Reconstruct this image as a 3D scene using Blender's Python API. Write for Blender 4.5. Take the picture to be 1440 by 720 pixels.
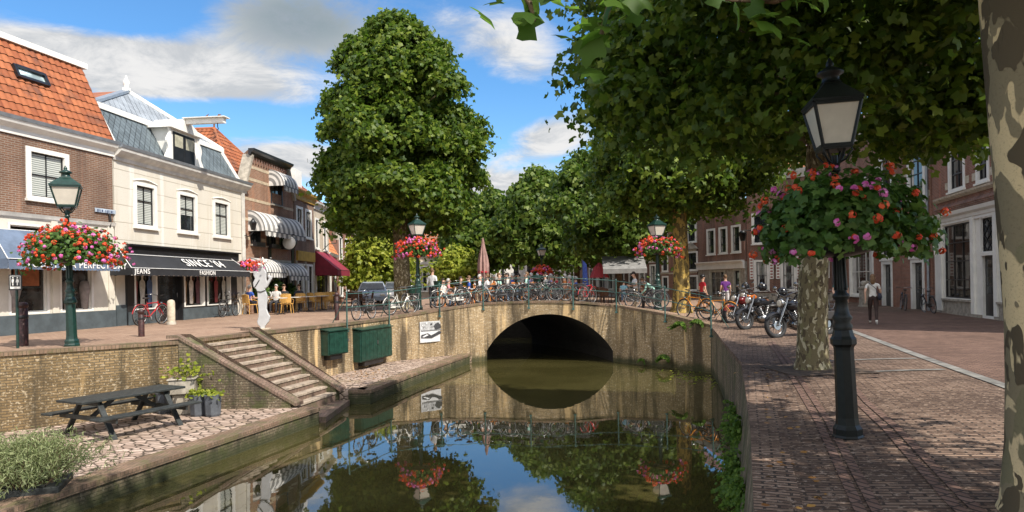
import bpy, bmesh, math, random
import numpy as np
from mathutils import Vector, Matrix, noise as mnoise
from math import radians, sin, cos, pi, sqrt, atan2, hypot
random.seed(7); RNG = np.random.default_rng(7)
for o in list(bpy.data.objects): bpy.data.objects.remove(o)
scene = bpy.context.scene
COL = scene.collection

# ---------------------------------------------------------------- camera
ROLL = radians(1.0); EYE = 1.65; FPX = 960.0; HOR = 398.0
cam_data = bpy.data.cameras.new('camera'); cam = bpy.data.objects.new('camera', cam_data); COL.objects.link(cam)
cam_data.sensor_width = 36; cam_data.lens = 24; cam_data.clip_start = 0.05; cam_data.clip_end = 3000
cam_data.shift_y = (HOR - 360) / 1440.0
cr, sr = cos(ROLL), sin(ROLL)
cam.matrix_world = Matrix(((cr, sr, 0, 0), (0, 0, -1, 0), (-sr, cr, 0, EYE), (0, 0, 0, 1)))
scene.camera = cam

# ---------------------------------------------------------------- sun, sky, exposure
SUN = Vector((0.66, -0.54, 1.0)).normalized()          # direction towards the sun
SUN_STRENGTH = 3.9; SKY_STRENGTH = 0.15; EXPOSURE = 0.74
sl = bpy.data.lights.new('sun', 'SUN'); sl.energy = SUN_STRENGTH; sl.angle = radians(0.6); sl.color = (1.0, 0.94, 0.85)
so = bpy.data.objects.new('sun', sl); COL.objects.link(so)
so.rotation_euler = SUN.to_track_quat('Z', 'Y').to_euler(); so.location = (20, -20, 40)
scene.view_settings.view_transform = 'Standard'; scene.view_settings.look = 'None'
scene.view_settings.exposure = EXPOSURE; scene.view_settings.gamma = 1.0; scene.view_settings.use_curve_mapping = False

def pix_dir(px, py):
    du, dv = px - 720, HOR - py
    return Vector(((du * cr + dv * sr) / FPX, 1.0, (dv * cr - du * sr) / FPX))

class NT:
    """small helper round a node tree"""
    def __init__(s, nt): s.nt = nt; nt.nodes.clear()
    def n(s, typ, **kw):
        nd = s.nt.nodes.new(typ)
        ins = kw.pop('ins', {})
        for k, v in kw.items(): setattr(nd, k, v)
        for k, v in ins.items():
            sock = nd.inputs[k]
            if isinstance(v, bpy.types.NodeSocket): s.nt.links.new(v, sock)
            else:
                if sock.type == 'RGBA' and len(v) == 3: v = (*v, 1)
                sock.default_value = v
        return nd
    def math(s, op, a, b=0.0, c=None, clamp=False):
        ins = {0: a, 1: b}
        if c is not None: ins[2] = c
        return s.n('ShaderNodeMath', operation=op, use_clamp=clamp, ins=ins).outputs[0]
    def vmath(s, op, a, b=(0, 0, 0)):
        return s.n('ShaderNodeVectorMath', operation=op, ins={0: a, 1: b})
    def mix(s, fac, a, b, blend='MIX'):
        nd = s.n('ShaderNodeMix', data_type='RGBA', blend_type=blend, clamp_factor=True)
        for i, v in ((0, fac), (6, a), (7, b)):
            if isinstance(v, bpy.types.NodeSocket): s.nt.links.new(v, nd.inputs[i])
            else: nd.inputs[i].default_value = v if i == 0 else (*v[:3], 1)
        return nd.outputs[2]
    def noise(s, vec, scale, detail=4, rough=0.55, dist=0.0):
        ins = {'Scale': scale, 'Detail': detail, 'Roughness': rough, 'Distortion': dist}
        if vec is not None: ins['Vector'] = vec
        return s.n('ShaderNodeTexNoise', ins=ins).outputs[0]
    def ramp(s, fac, stops, interp='LINEAR'):
        nd = s.n('ShaderNodeValToRGB', ins={0: fac}); cr_ = nd.color_ramp; cr_.interpolation = interp
        while len(cr_.elements) < len(stops): cr_.elements.new(0.5)
        for e, (p, c) in zip(cr_.elements, stops):
            e.position = p; e.color = (*c, 1) if len(c) == 3 else c
        return nd.outputs[0]
    def mapr(s, v, a, b, c=0.0, d=1.0):
        return s.n('ShaderNodeMapRange', clamp=True, interpolation_type='SMOOTHSTEP', ins={0: v, 1: a, 2: b, 3: c, 4: d}).outputs[0]
    def link(s, a, b): s.nt.links.new(a, b)

world = bpy.data.worlds.new('World'); scene.world = world; world.use_nodes = True
w = NT(world.node_tree)
gen = w.n('ShaderNodeTexCoord').outputs['Generated']
sky = w.n('ShaderNodeTexSky', sky_type='NISHITA', sun_disc=False, sun_elevation=math.asin(SUN.z), sun_rotation=atan2(SUN.x, SUN.y),
          air_density=1.0, dust_density=0.6, ozone_density=2.5)
skycol = w.mix(0.58, sky.outputs[0], w.n('ShaderNodeHueSaturation', ins={'Saturation': 1.6, 'Value': 0.72, 'Color': sky.outputs[0]}).outputs[0])
sep = w.n('ShaderNodeSeparateXYZ', ins={0: gen})
zc = w.math('MAXIMUM', sep.outputs[2], 0.02)
den = w.math('ADD', zc, 0.16)
pl = w.n('ShaderNodeCombineXYZ', ins={0: w.math('DIVIDE', sep.outputs[0], den), 1: w.math('DIVIDE', sep.outputs[1], den), 2: 0.0}).outputs[0]
n1 = w.noise(pl, 1.35, 9, 0.62, 0.35)
n2 = w.noise(pl, 4.2, 10, 0.68, 0.5)
n3 = w.noise(w.vmath('ADD', pl, (3.1, 1.7, 0)).outputs[0], 1.1, 6, 0.55)
def blob(px, py, rx, ry, tilt=0.0):
    """a cloud bank at a place in the sky (a direction), soft elliptical reach"""
    c = pix_dir(px, py).normalized()
    d = w.vmath('SUBTRACT', gen, tuple(c)).outputs[0]
    right = Vector((c.y, -c.x, 0)).normalized(); up = right.cross(c)
    r2 = right * cos(tilt) + up * sin(tilt); u2 = -right * sin(tilt) + up * cos(tilt)
    a = w.vmath('DOT_PRODUCT', d, tuple(r2 / rx)).outputs['Value']; b = w.vmath('DOT_PRODUCT', d, tuple(u2 / ry)).outputs['Value']
    q = w.math('ADD', w.math('MULTIPLY', a, a), w.math('MULTIPLY', b, b))
    return w.math('POWER', 2.718, w.math('MULTIPLY', q, -1.0))
def total(bl):
    t = 0.0
    for wt, b in bl: t = w.math('ADD', w.math('MULTIPLY', b, wt), t)
    return t
bias = total([(0.55, blob(60, 85, .20, .045, -.10)), (0.55, blob(260, 105, .16, .035, -.12)), (0.55, blob(420, 30, .17, .075, 0)),
              (0.22, blob(690, 30, .12, .06, .1)), (0.34, blob(740, 85, .08, .05, -.4)), (0.62, blob(780, 188, .075, .030, .05)), (0.42, blob(415, 222, .10, .035, 0)),
              (0.45, blob(700, 262, .13, .03, 0)), (0.3, blob(560, 250, .3, .04, 0)),
              (-0.45, blob(170, 8, .09, .030, .1)), (-0.45, blob(360, 163, .14, .022, -.05)), (-0.40, blob(690, 155, .07, .035, .1)), (-0.3, blob(20, 140, .1, .03, -.2))])
dens = w.math('ADD', w.math('ADD', w.math('MULTIPLY', n1, 0.9), w.math('MULTIPLY', n2, 0.45)), bias)
cover = w.mapr(dens, 0.87, 1.20)
grey = w.math('ADD', total([(0.85, blob(420, 28, .15, .068, .0)), (-0.3, blob(330, 120, .16, .03, -.15))]), w.math('MULTIPLY', n3, 0.5))
shade = w.mapr(grey, 0.32, 1.15)
cloud = w.mix(shade, (3.5, 3.48, 3.46), (1.1, 1.4, 1.6))
cloud = w.mix(w.mapr(n2, 0.36, 0.62), w.mix(0.6, cloud, (1.55, 1.75, 2.0)), cloud)
behind = w.mapr(w.math('SUBTRACT', w.math('MULTIPLY', sep.outputs[2], 0.9), sep.outputs[1]), -0.15, 0.9)   # unseen clouds overhead and behind the camera, made bright to add fill light
cover = w.math('MAXIMUM', cover, w.math('MULTIPLY', behind, 0.55))
cloud = w.mix(behind, cloud, (8.5, 8.0, 7.3))
final = w.mix(cover, skycol, cloud)
bg = w.n('ShaderNodeBackground', ins={0: final, 1: SKY_STRENGTH})
out = w.n('ShaderNodeOutputWorld'); w.link(bg.outputs[0], out.inputs[0])

# ---------------------------------------------------------------- places in the world
def ray(px, py, Y):
    d = pix_dir(px, py); return Vector((d.x * Y, Y, EYE + d.z * Y))
def ground_hit(px, py, z=0.0):
    d = pix_dir(px, py); return ray(px, py, (z - EYE) / d.z)
def seg_hit(px, py, A, B):
    """where the line of sight meets the upright plane through A and B: (X, Y, z)"""
    d = pix_dir(px, py); ax, ay = A; bx, by = B
    nx, ny = by - ay, -(bx - ax)
    t = (nx * ax + ny * ay) / (nx * d.x + ny * d.y)
    return Vector((d.x * t, t, EYE + d.z * t))
def ss(a, b, x):
    t = min(1, max(0, (x - a) / (b - a))); return t * t * (3 - 2 * t)

# ---------------------------------------------------------------- mesh building
class MB:
    def __init__(s): s.v = []; s.f = []; s.m = []; s.s = []
    def add(s, vs, fs, mat=0, smooth=False, M=None):
        o = len(s.v)
        for p in vs: s.v.append(tuple(M @ Vector(p)) if M else tuple(p))
        for f in fs: s.f.append([i + o for i in f]); s.m.append(mat); s.s.append(smooth)
        return s
    def box(s, x0, x1, y0, y1, z0, z1, mat=0, M=None):
        vs = [(x, y, z) for z in (z0, z1) for y in (y0, y1) for x in (x0, x1)]
        return s.add(vs, [(0, 2, 3, 1), (4, 5, 7, 6), (0, 1, 5, 4), (2, 6, 7, 3), (0, 4, 6, 2), (1, 3, 7, 5)], mat, False, M)
    def beam(s, p, q, wd, ht, mat=0, up=(0, 0, 1)):
        p, q = Vector(p), Vector(q); d = (q - p).normalized(); u = Vector(up)
        if abs(d.dot(u)) > 0.98: u = Vector((1, 0, 0))
        r = d.cross(u).normalized() * wd / 2; t = r.cross(d).normalized() * ht / 2
        vs = [p - r - t, p + r - t, p + r + t, p - r + t, q - r - t, q + r - t, q + r + t, q - r + t]
        return s.add(vs, [(0, 3, 2, 1), (4, 5, 6, 7), (0, 1, 5, 4), (1, 2, 6, 5), (2, 3, 7, 6), (3, 0, 4, 7)] if True else [], mat)
    def tube(s, pts, r, n=8, mat=0, closed=False, smooth=True, caps=True):
        pts = [Vector(p) for p in pts]; k = len(pts)
        rs = r if isinstance(r, (list, tuple)) else [r] * k
        vs = []; prev = None
        for i, p in enumerate(pts):
            if closed: d = pts[(i + 1) % k] - pts[i - 1]
            else: d = pts[min(i + 1, k - 1)] - pts[max(i - 1, 0)]
            d = d.normalized() if d.length > 1e-9 else Vector((0, 0, 1))
            if prev is None:
                u = Vector((0, 0, 1)) if abs(d.z) < 0.9 else Vector((1, 0, 0))
                a = d.cross(u).normalized()
            else: a = (prev - d * prev.dot(d)).normalized()
            prev = a; b = d.cross(a)
            for j in range(n):
                t = 2 * pi * j / n; vs.append(p + (a * cos(t) + b * sin(t)) * rs[i])
        fs = []
        for i in range(k if closed else k - 1):
            for j in range(n):
                i2 = (i + 1) % k; fs.append((i * n + j, i * n + (j + 1) % n, i2 * n + (j + 1) % n, i2 * n + j))
        s.add(vs, fs, mat, smooth)
        if not closed and caps:
            s.add(vs[:n], [tuple(reversed(range(n)))], mat); s.add(vs[-n:], [tuple(range(n))], mat)
        return s
    def lathe(s, prof, n=12, c=(0, 0, 0), mat=0, smooth=True, rot=0.0, M=None):
        vs = []; k = len(prof)
        for r, z in prof:
            for j in range(n):
                t = 2 * pi * j / n + rot; vs.append((c[0] + r * cos(t), c[1] + r * sin(t), c[2] + z))
        fs = [(i * n + j, i * n + (j + 1) % n, (i + 1) * n + (j + 1) % n, (i + 1) * n + j) for i in range(k - 1) for j in range(n)]
        s.add(vs, fs, mat, smooth, M)
        s.add(vs[:n], [tuple(reversed(range(n)))], mat, False, M); s.add(vs[-n:], [tuple(range(n))], mat, False, M)
        return s
    def ell(s, c, r, n=12, m=7, mat=0, M=None):
        if not isinstance(r, (list, tuple)): r = (r, r, r)
        vs = [(c[0], c[1], c[2] - r[2])]
        for i in range(1, m):
            a = -pi / 2 + pi * i / m
            for j in range(n):
                t = 2 * pi * j / n; vs.append((c[0] + r[0] * cos(a) * cos(t), c[1] + r[1] * cos(a) * sin(t), c[2] + r[2] * sin(a)))
        vs.append((c[0], c[1], c[2] + r[2])); L = len(vs) - 1
        fs = [(0, 1 + (j + 1) % n, 1 + j) for j in range(n)]
        for i in range(m - 2):
            for j in range(n):
                a = 1 + i * n; fs.append((a + j, a + (j + 1) % n, a + n + (j + 1) % n, a + n + j))
        a = 1 + (m - 2) * n
        fs += [(a + j, a + (j + 1) % n, L) for j in range(n)]
        return s.add(vs, fs, mat, True, M)
    def prism(s, poly, vec, mat=0, smooth=False, matside=None):
        """poly: 3-D outline, extruded by vec"""
        n = len(poly); vec = Vector(vec); P = [Vector(p) for p in poly]
        ms = mat if matside is None else matside
        s.add(P, [tuple(reversed(range(n)))], mat); s.add([p + vec for p in P], [tuple(range(n))], mat)
        s.add(P + [p + vec for p in P], [(i, (i + 1) % n, n + (i + 1) % n, n + i) for i in range(n)], ms, smooth)
        return s
    def quad(s, a, b, c, d, mat=0): return s.add([a, b, c, d], [(0, 1, 2, 3)], mat)
    def grid(s, fn, nu, nv, mat=0, smooth=True):
        vs = [fn(i / nu, j / nv) for j in range(nv + 1) for i in range(nu + 1)]
        fs = [(j * (nu + 1) + i, j * (nu + 1) + i + 1, (j + 1) * (nu + 1) + i + 1, (j + 1) * (nu + 1) + i) for j in range(nv) for i in range(nu)]
        if callable(mat):
            o = len(s.v); s.v += [tuple(p) for p in vs]
            for k, f in enumerate(fs): s.f.append([i + o for i in f]); s.m.append(mat(k % nu, k // nu)); s.s.append(smooth)
            return s
        return s.add(vs, fs, mat, smooth)
    def mesh(s, name, mats, uv='box', uvs=None):
        me = bpy.data.meshes.new(name); me.from_pydata(s.v, [], s.f)
        for m in (mats if isinstance(mats, (list, tuple)) else [mats]): me.materials.append(m)
        me.polygons.foreach_set('material_index', s.m); me.polygons.foreach_set('use_smooth', s.s)
        me.update(); box_uv(me); return me
    def build(s, name, mats, parent=None, loc=None, rot=None, bevel=0.0, recalc=True):
        me = s.mesh(name, mats)
        if recalc:
            b = bmesh.new(); b.from_mesh(me); bmesh.ops.recalc_face_normals(b, faces=b.faces); b.to_mesh(me); b.free(); box_uv(me)
        o = bpy.data.objects.new(name, me); COL.objects.link(o)
        if parent: o.parent = parent
        if loc is not None: o.location = loc
        if rot is not None: o.rotation_euler = rot
        if bevel > 0:
            bm = o.modifiers.new('bevel', 'BEVEL'); bm.width = bevel; bm.segments = 1; bm.limit_method = 'ANGLE'
        return o

def box_uv(me):
    n = len(me.loops)
    if not n: return
    uvl = me.uv_layers.active or me.uv_layers.new(name='UVMap')
    co = np.empty(len(me.vertices) * 3, 'f'); me.vertices.foreach_get('co', co); co = co.reshape(-1, 3)
    vi = np.empty(n, 'i'); me.loops.foreach_get('vertex_index', vi)
    nf = len(me.polygons); no = np.empty(nf * 3, 'f'); me.polygons.foreach_get('normal', no); no = no.reshape(-1, 3)
    lt = np.empty(nf, 'i'); me.polygons.foreach_get('loop_total', lt)
    ln = np.repeat(no, lt, axis=0); p = co[vi]
    h = np.hypot(ln[:, 0], ln[:, 1]); flat = np.abs(ln[:, 2]) > 0.72
    hs = np.where(h < 1e-6, 1, h); tx, ty = -ln[:, 1] / hs, ln[:, 0] / hs
    u = np.where(flat, p[:, 0], p[:, 0] * tx + p[:, 1] * ty); v = np.where(flat, p[:, 1], p[:, 2])
    uvl.data.foreach_set('uv', np.stack([u, v], 1).astype('f').ravel())

def tag(o, label=None, cat=None, group=None, kind=None):
    if label: o['label'] = label
    if cat: o['category'] = cat
    if group: o['group'] = group
    if kind: o['kind'] = kind
    return o
def thing(name, label, cat, loc=(0, 0, 0), rotz=0.0, group=None, rot=None):
    o = bpy.data.objects.new(name, None); COL.objects.link(o); o.empty_display_size = 0.2
    o.location = loc; o.rotation_euler = rot if rot else (0, 0, rotz)
    return tag(o, label, cat, group)
KIDS = {}
def copy_tree(o, parent=None):
    c = o.copy(); COL.objects.link(c)
    if parent is not None: c.parent = parent
    for ch in list(o.children): copy_tree(ch, c)
    return c
def dup(root, loc, rotz, label, group=None, scale=None):
    c = copy_tree(root); c.location = loc; c.rotation_euler = (0, 0, rotz); c['label'] = label
    if group: c['group'] = group
    if scale: c.scale = (scale,) * 3
    return c
def recolor(o, old, new):
    """give one copied part another material without touching the shared mesh"""
    for sl_ in o.material_slots:
        if sl_.material == old: sl_.link = 'OBJECT'; sl_.material = new
def text_part(name, body, size, mat, parent, M, extrude=0.006, bold=0.0, sx=1.0, align='CENTER'):
    cu = bpy.data.curves.new(name, 'FONT'); cu.body = body; cu.size = size; cu.extrude = extrude; cu.offset = bold
    cu.space_character = 1.15; cu.align_x = align; cu.align_y = 'CENTER'
    tmp = bpy.data.objects.new(name + '_tmp', cu); COL.objects.link(tmp)
    dg = bpy.context.evaluated_depsgraph_get(); me = bpy.data.meshes.new_from_object(tmp.evaluated_get(dg))
    bpy.data.objects.remove(tmp); me.transform(Matrix.Diagonal((sx, 1, 1, 1))); me.transform(M)
    me.materials.clear(); me.materials.append(mat)
    o = bpy.data.objects.new(name, me); COL.objects.link(o)
    if parent: o.parent = parent
    return o
# ---------------------------------------------------------------- materials
def newmat(name):
    m = bpy.data.materials.new(name); m.use_nodes = True; return m, NT(m.node_tree)
def finish(t, col, rough=0.6, metal=0.0, bump=None, bstr=0.3, bdist=0.01, spec=0.5, **kw):
    ins = {'Base Color': col, 'Roughness': rough, 'Metallic': metal, 'Specular IOR Level': spec}
    ins.update(kw)
    p = t.n('ShaderNodeBsdfPrincipled', ins=ins)
    if bump is not None:
        b = t.n('ShaderNodeBump', ins={'Strength': bstr, 'Distance': bdist, 'Height': bump}); t.link(b.outputs[0], p.inputs['Normal'])
    o = t.n('ShaderNodeOutputMaterial'); t.link(p.outputs[0], o.inputs[0]); return p
def objco(t): return t.n('ShaderNodeTexCoord').outputs['Object']
def uvco(t): return t.n('ShaderNodeTexCoord').outputs['UV']
def plain(name, col, rough=0.6, metal=0.0, var=0.25, scale=6.0, bump=0.15, spec=0.5, rnd=0.0):
    m, t = newmat(name); oc = objco(t)
    n = t.noise(oc, scale, 5, 0.6); f = t.noise(oc, scale * 9, 3)
    c = t.mix(t.mapr(n, 0.3, 0.72), tuple(x * (1 - var) for x in col), tuple(min(1, x * (1 + var * 0.6)) for x in col))
    c = t.mix(t.math('MULTIPLY', t.mapr(f, 0.55, 0.75), var * 0.6), c, tuple(x * 0.5 for x in col))
    if rnd:
        r = t.n('ShaderNodeObjectInfo').outputs['Random']
        c = t.n('ShaderNodeHueSaturation', ins={'Hue': 0.5, 'Value': t.math('MULTIPLY_ADD', r, rnd, 1 - rnd / 2), 'Color': c}).outputs[0]
    finish(t, c, rough, metal, f if bump else None, bump, 0.004, spec); return m
def brick(name, c1, c2, mortar, bw=0.21, bh=0.062, ms=0.011, stain=None, stain_amt=0.5, big=0.35, rot=0.0, speck=None, bump=0.5, rough=0.85, moss=None, offset=0.5, water=False):
    m, t = newmat(name); uv = uvco(t); oc = objco(t)
    if rot: uv = t.n('ShaderNodeMapping', ins={0: uv, 2: (0, 0, rot)}).outputs[0]
    wob = t.noise(oc, 1.3, 2); wuv = t.vmath('ADD', uv, t.n('ShaderNodeCombineXYZ', ins={0: t.math('MULTIPLY', wob, 0.02), 1: t.math('MULTIPLY', wob, 0.03)}).outputs[0]).outputs[0]
    b = t.n('ShaderNodeTexBrick', offset=offset, ins={'Vector': wuv, 'Color1': c1, 'Color2': c2, 'Mortar': mortar, 'Scale': 1.0, 'Mortar Size': ms,
            'Mortar Smooth': 0.25, 'Bias': -0.1, 'Brick Width': bw, 'Row Height': bh})
    c = b.outputs[0]
    n = t.noise(oc, 0.55, 6, 0.6); c = t.mix(t.math('MULTIPLY', t.mapr(n, 0.35, 0.7), big), c, tuple(x * 0.45 for x in c1))
    f = t.noise(oc, 26, 4, 0.7); c = t.mix(t.math('MULTIPLY', t.mapr(f, 0.5, 0.75), 0.45), c, tuple(x * 0.35 for x in c1))
    if speck: c = t.mix(t.math('MULTIPLY', t.mapr(t.noise(oc, 17, 3, 0.75), 0.54, 0.66), 0.75), c, speck)
    if stain:
        mp = t.n('ShaderNodeMapping', ins={0: oc, 3: (1.7, 1.7, 0.16)}).outputs[0]
        s_ = t.noise(mp, 1.0, 6, 0.62, 0.3); c = t.mix(t.math('MULTIPLY', t.mapr(s_, 0.47, 0.62), stain_amt), c, stain)
        s2 = t.noise(t.vmath('ADD', mp, (9, 4, 2)).outputs[0], 1.2, 6, 0.62, 0.3); c = t.mix(t.math('MULTIPLY', t.mapr(s2, 0.57, 0.68), stain_amt * 0.7), c, tuple(min(1, x * 2.4) for x in c1))
    if moss:
        mz = t.noise(oc, 2.6, 6, 0.7); c = t.mix(t.math('MULTIPLY', t.mapr(mz, 0.47, 0.62), 0.75), c, moss)
    if water:                    # algae and damp just above the canal's level
        pz = t.n('ShaderNodeSeparateXYZ', ins={0: t.n('ShaderNodeNewGeometry').outputs['Position']}).outputs[2]
        wl = t.math('ADD', pz, t.math('MULTIPLY', t.math('SUBTRACT', t.noise(oc, 1.6, 5, .65), .5), .55))
        c = t.mix(t.math('MULTIPLY', t.mapr(wl, -1.22, -1.52), .85), c, (.030, .036, .012))
    h = t.math('SUBTRACT', t.math('MULTIPLY', f, 0.5), b.outputs['Fac'])
    finish(t, c, rough, 0, h, bump, 0.012, 0.3); return m
def setts(name, c1, c2, joint, moss):
    m, t = newmat(name); oc = objco(t); uv = t.n('ShaderNodeMapping', ins={0: uvco(t), 2: (0, 0, radians(-28)), 3: (4.6, 6.6, 1)}).outputs[0]
    e = t.n('ShaderNodeTexVoronoi', feature='DISTANCE_TO_EDGE', ins={'Vector': uv, 'Scale': 1.0, 'Randomness': .55}).outputs['Distance']
    k = t.n('ShaderNodeTexVoronoi', feature='F1', ins={'Vector': uv, 'Scale': 1.0, 'Randomness': .55}).outputs['Color']
    r = t.n('ShaderNodeSeparateXYZ', ins={0: k}).outputs[0]; f = t.noise(oc, 24, 4, .7)
    c = t.mix(r, c1, c2); c = t.mix(t.math('MULTIPLY', t.mapr(f, .5, .75), .4), c, tuple(x * .5 for x in c1)); c = t.mix(t.math('MULTIPLY', t.mapr(t.noise(oc, .8, 5), .5, .7), .5), c, moss)
    j = t.mapr(e, .03, .11); c = t.mix(j, joint, c); finish(t, c, .85, 0, t.math('ADD', t.mapr(e, .02, .22), t.math('MULTIPLY', f, .3)), .9, .02, .25); return m
def tiles(name, c1, c2, dirt):
    """one colour per pantile: the mesh's own UV counts tiles"""
    m, t = newmat(name); uv = uvco(t); oc = objco(t)
    fl = t.vmath('FLOOR', uv).outputs[0]; wn = t.n('ShaderNodeTexWhiteNoise', noise_dimensions='2D', ins={'Vector': fl}).outputs[0]
    c = t.mix(wn, c1, c2); n = t.noise(oc, 1.4, 6, 0.65)
    c = t.mix(t.math('MULTIPLY', t.mapr(n, 0.5, 0.68), 0.7), c, dirt)
    f = t.noise(oc, 22, 4, 0.7); c = t.mix(t.math('MULTIPLY', t.mapr(f, 0.52, 0.72), 0.5), c, dirt)
    finish(t, c, 0.75, 0, f, 0.3, 0.01, 0.3); return m
def slate(name, c):
    m, t = newmat(name); uv = uvco(t); oc = objco(t)
    mp = t.n('ShaderNodeMapping', ins={0: uv, 2: (0, 0, radians(45))}).outputs[0]
    b = t.n('ShaderNodeTexBrick', offset=0.0, ins={'Vector': mp, 'Color1': c, 'Color2': tuple(x * 1.5 for x in c), 'Mortar': tuple(x * 0.25 for x in c), 'Scale': 1.0,
            'Mortar Size': 0.014, 'Mortar Smooth': 0.3, 'Brick Width': 0.21, 'Row Height': 0.21})
    cc = t.mix(t.math('MULTIPLY', t.mapr(t.noise(oc, 1.5, 5), 0.4, 0.7), 0.5), b.outputs[0], tuple(x * 1.9 for x in c))
    finish(t, cc, 0.7, 0, t.math('SUBTRACT', 1.0, b.outputs['Fac']), 0.5, 0.01, 0.4); return m
def leafmat(name, c1, c2, c3, transl=0.35, rough=0.5):
    m, t = newmat(name); g = t.n('ShaderNodeNewGeometry').outputs['Random Per Island']
    c = t.ramp(g, [(0.0, c1), (0.5, c2), (0.9, c3), (1.0, tuple(min(1, x * 1.3) for x in c3))])
    p = t.n('ShaderNodeBsdfPrincipled', ins={'Base Color': c, 'Roughness': rough, 'Specular IOR Level': 0.28})
    tr = t.n('ShaderNodeBsdfTranslucent', ins={0: t.mix(0.5, c, (0.15, 0.29, 0.03), 'MIX')})
    mx = t.n('ShaderNodeMixShader', ins={0: transl, 1: p.outputs[0], 2: tr.outputs[0]})
    o = t.n('ShaderNodeOutputMaterial'); t.link(mx.outputs[0], o.inputs[0]); return m
def bark(name, base, dark, pale, green, scale=1.0, pale_t=0.56, dark_t=0.55):
    m, t = newmat(name); oc = objco(t); mp = t.n('ShaderNodeMapping', ins={0: oc, 3: (1, 1, 0.55)}).outputs[0]
    n1 = t.noise(mp, 5.5 * scale, 3, 0.45, 0.4); n2 = t.noise(t.vmath('ADD', mp, (5, 3, 8)).outputs[0], 6.5 * scale, 3, 0.45, 0.4); n3 = t.noise(t.vmath('ADD', mp, (1, 7, 2)).outputs[0], 4 * scale, 3, 0.5, 0.3)
    f = t.noise(oc, 60, 4, 0.7)
    c = t.mix(t.math('GREATER_THAN', n3, 0.55), base, green); c = t.mix(t.mapr(n1, pale_t, pale_t + .015), c, pale); c = t.mix(t.mapr(n2, dark_t, dark_t + .015), c, dark)
    c = t.mix(t.math('MULTIPLY', t.mapr(f, 0.5, 0.75), 0.5), c, tuple(x * 0.4 for x in base))
    h = t.math('ADD', t.math('MULTIPLY', f, 0.3), t.math('ADD', t.math('MULTIPLY', t.mapr(n1, pale_t, pale_t + .02), -0.5), t.math('MULTIPLY', t.mapr(n2, dark_t, dark_t + .02), 0.5)))
    finish(t, c, 0.85, 0, h, 0.6, 0.012, 0.2); return m
def glassmat(name, col=(0.015, 0.018, 0.02), rough=0.04):
    m, t = newmat(name); oc = objco(t); n = t.noise(oc, 1.6, 4, 0.6)
    c = t.mix(t.mapr(n, 0.45, 0.7), col, tuple(x * 3.5 for x in col)); finish(t, c, rough, 0, t.noise(oc, 0.9, 2), 0.05, 0.02, 0.8); return m

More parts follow.
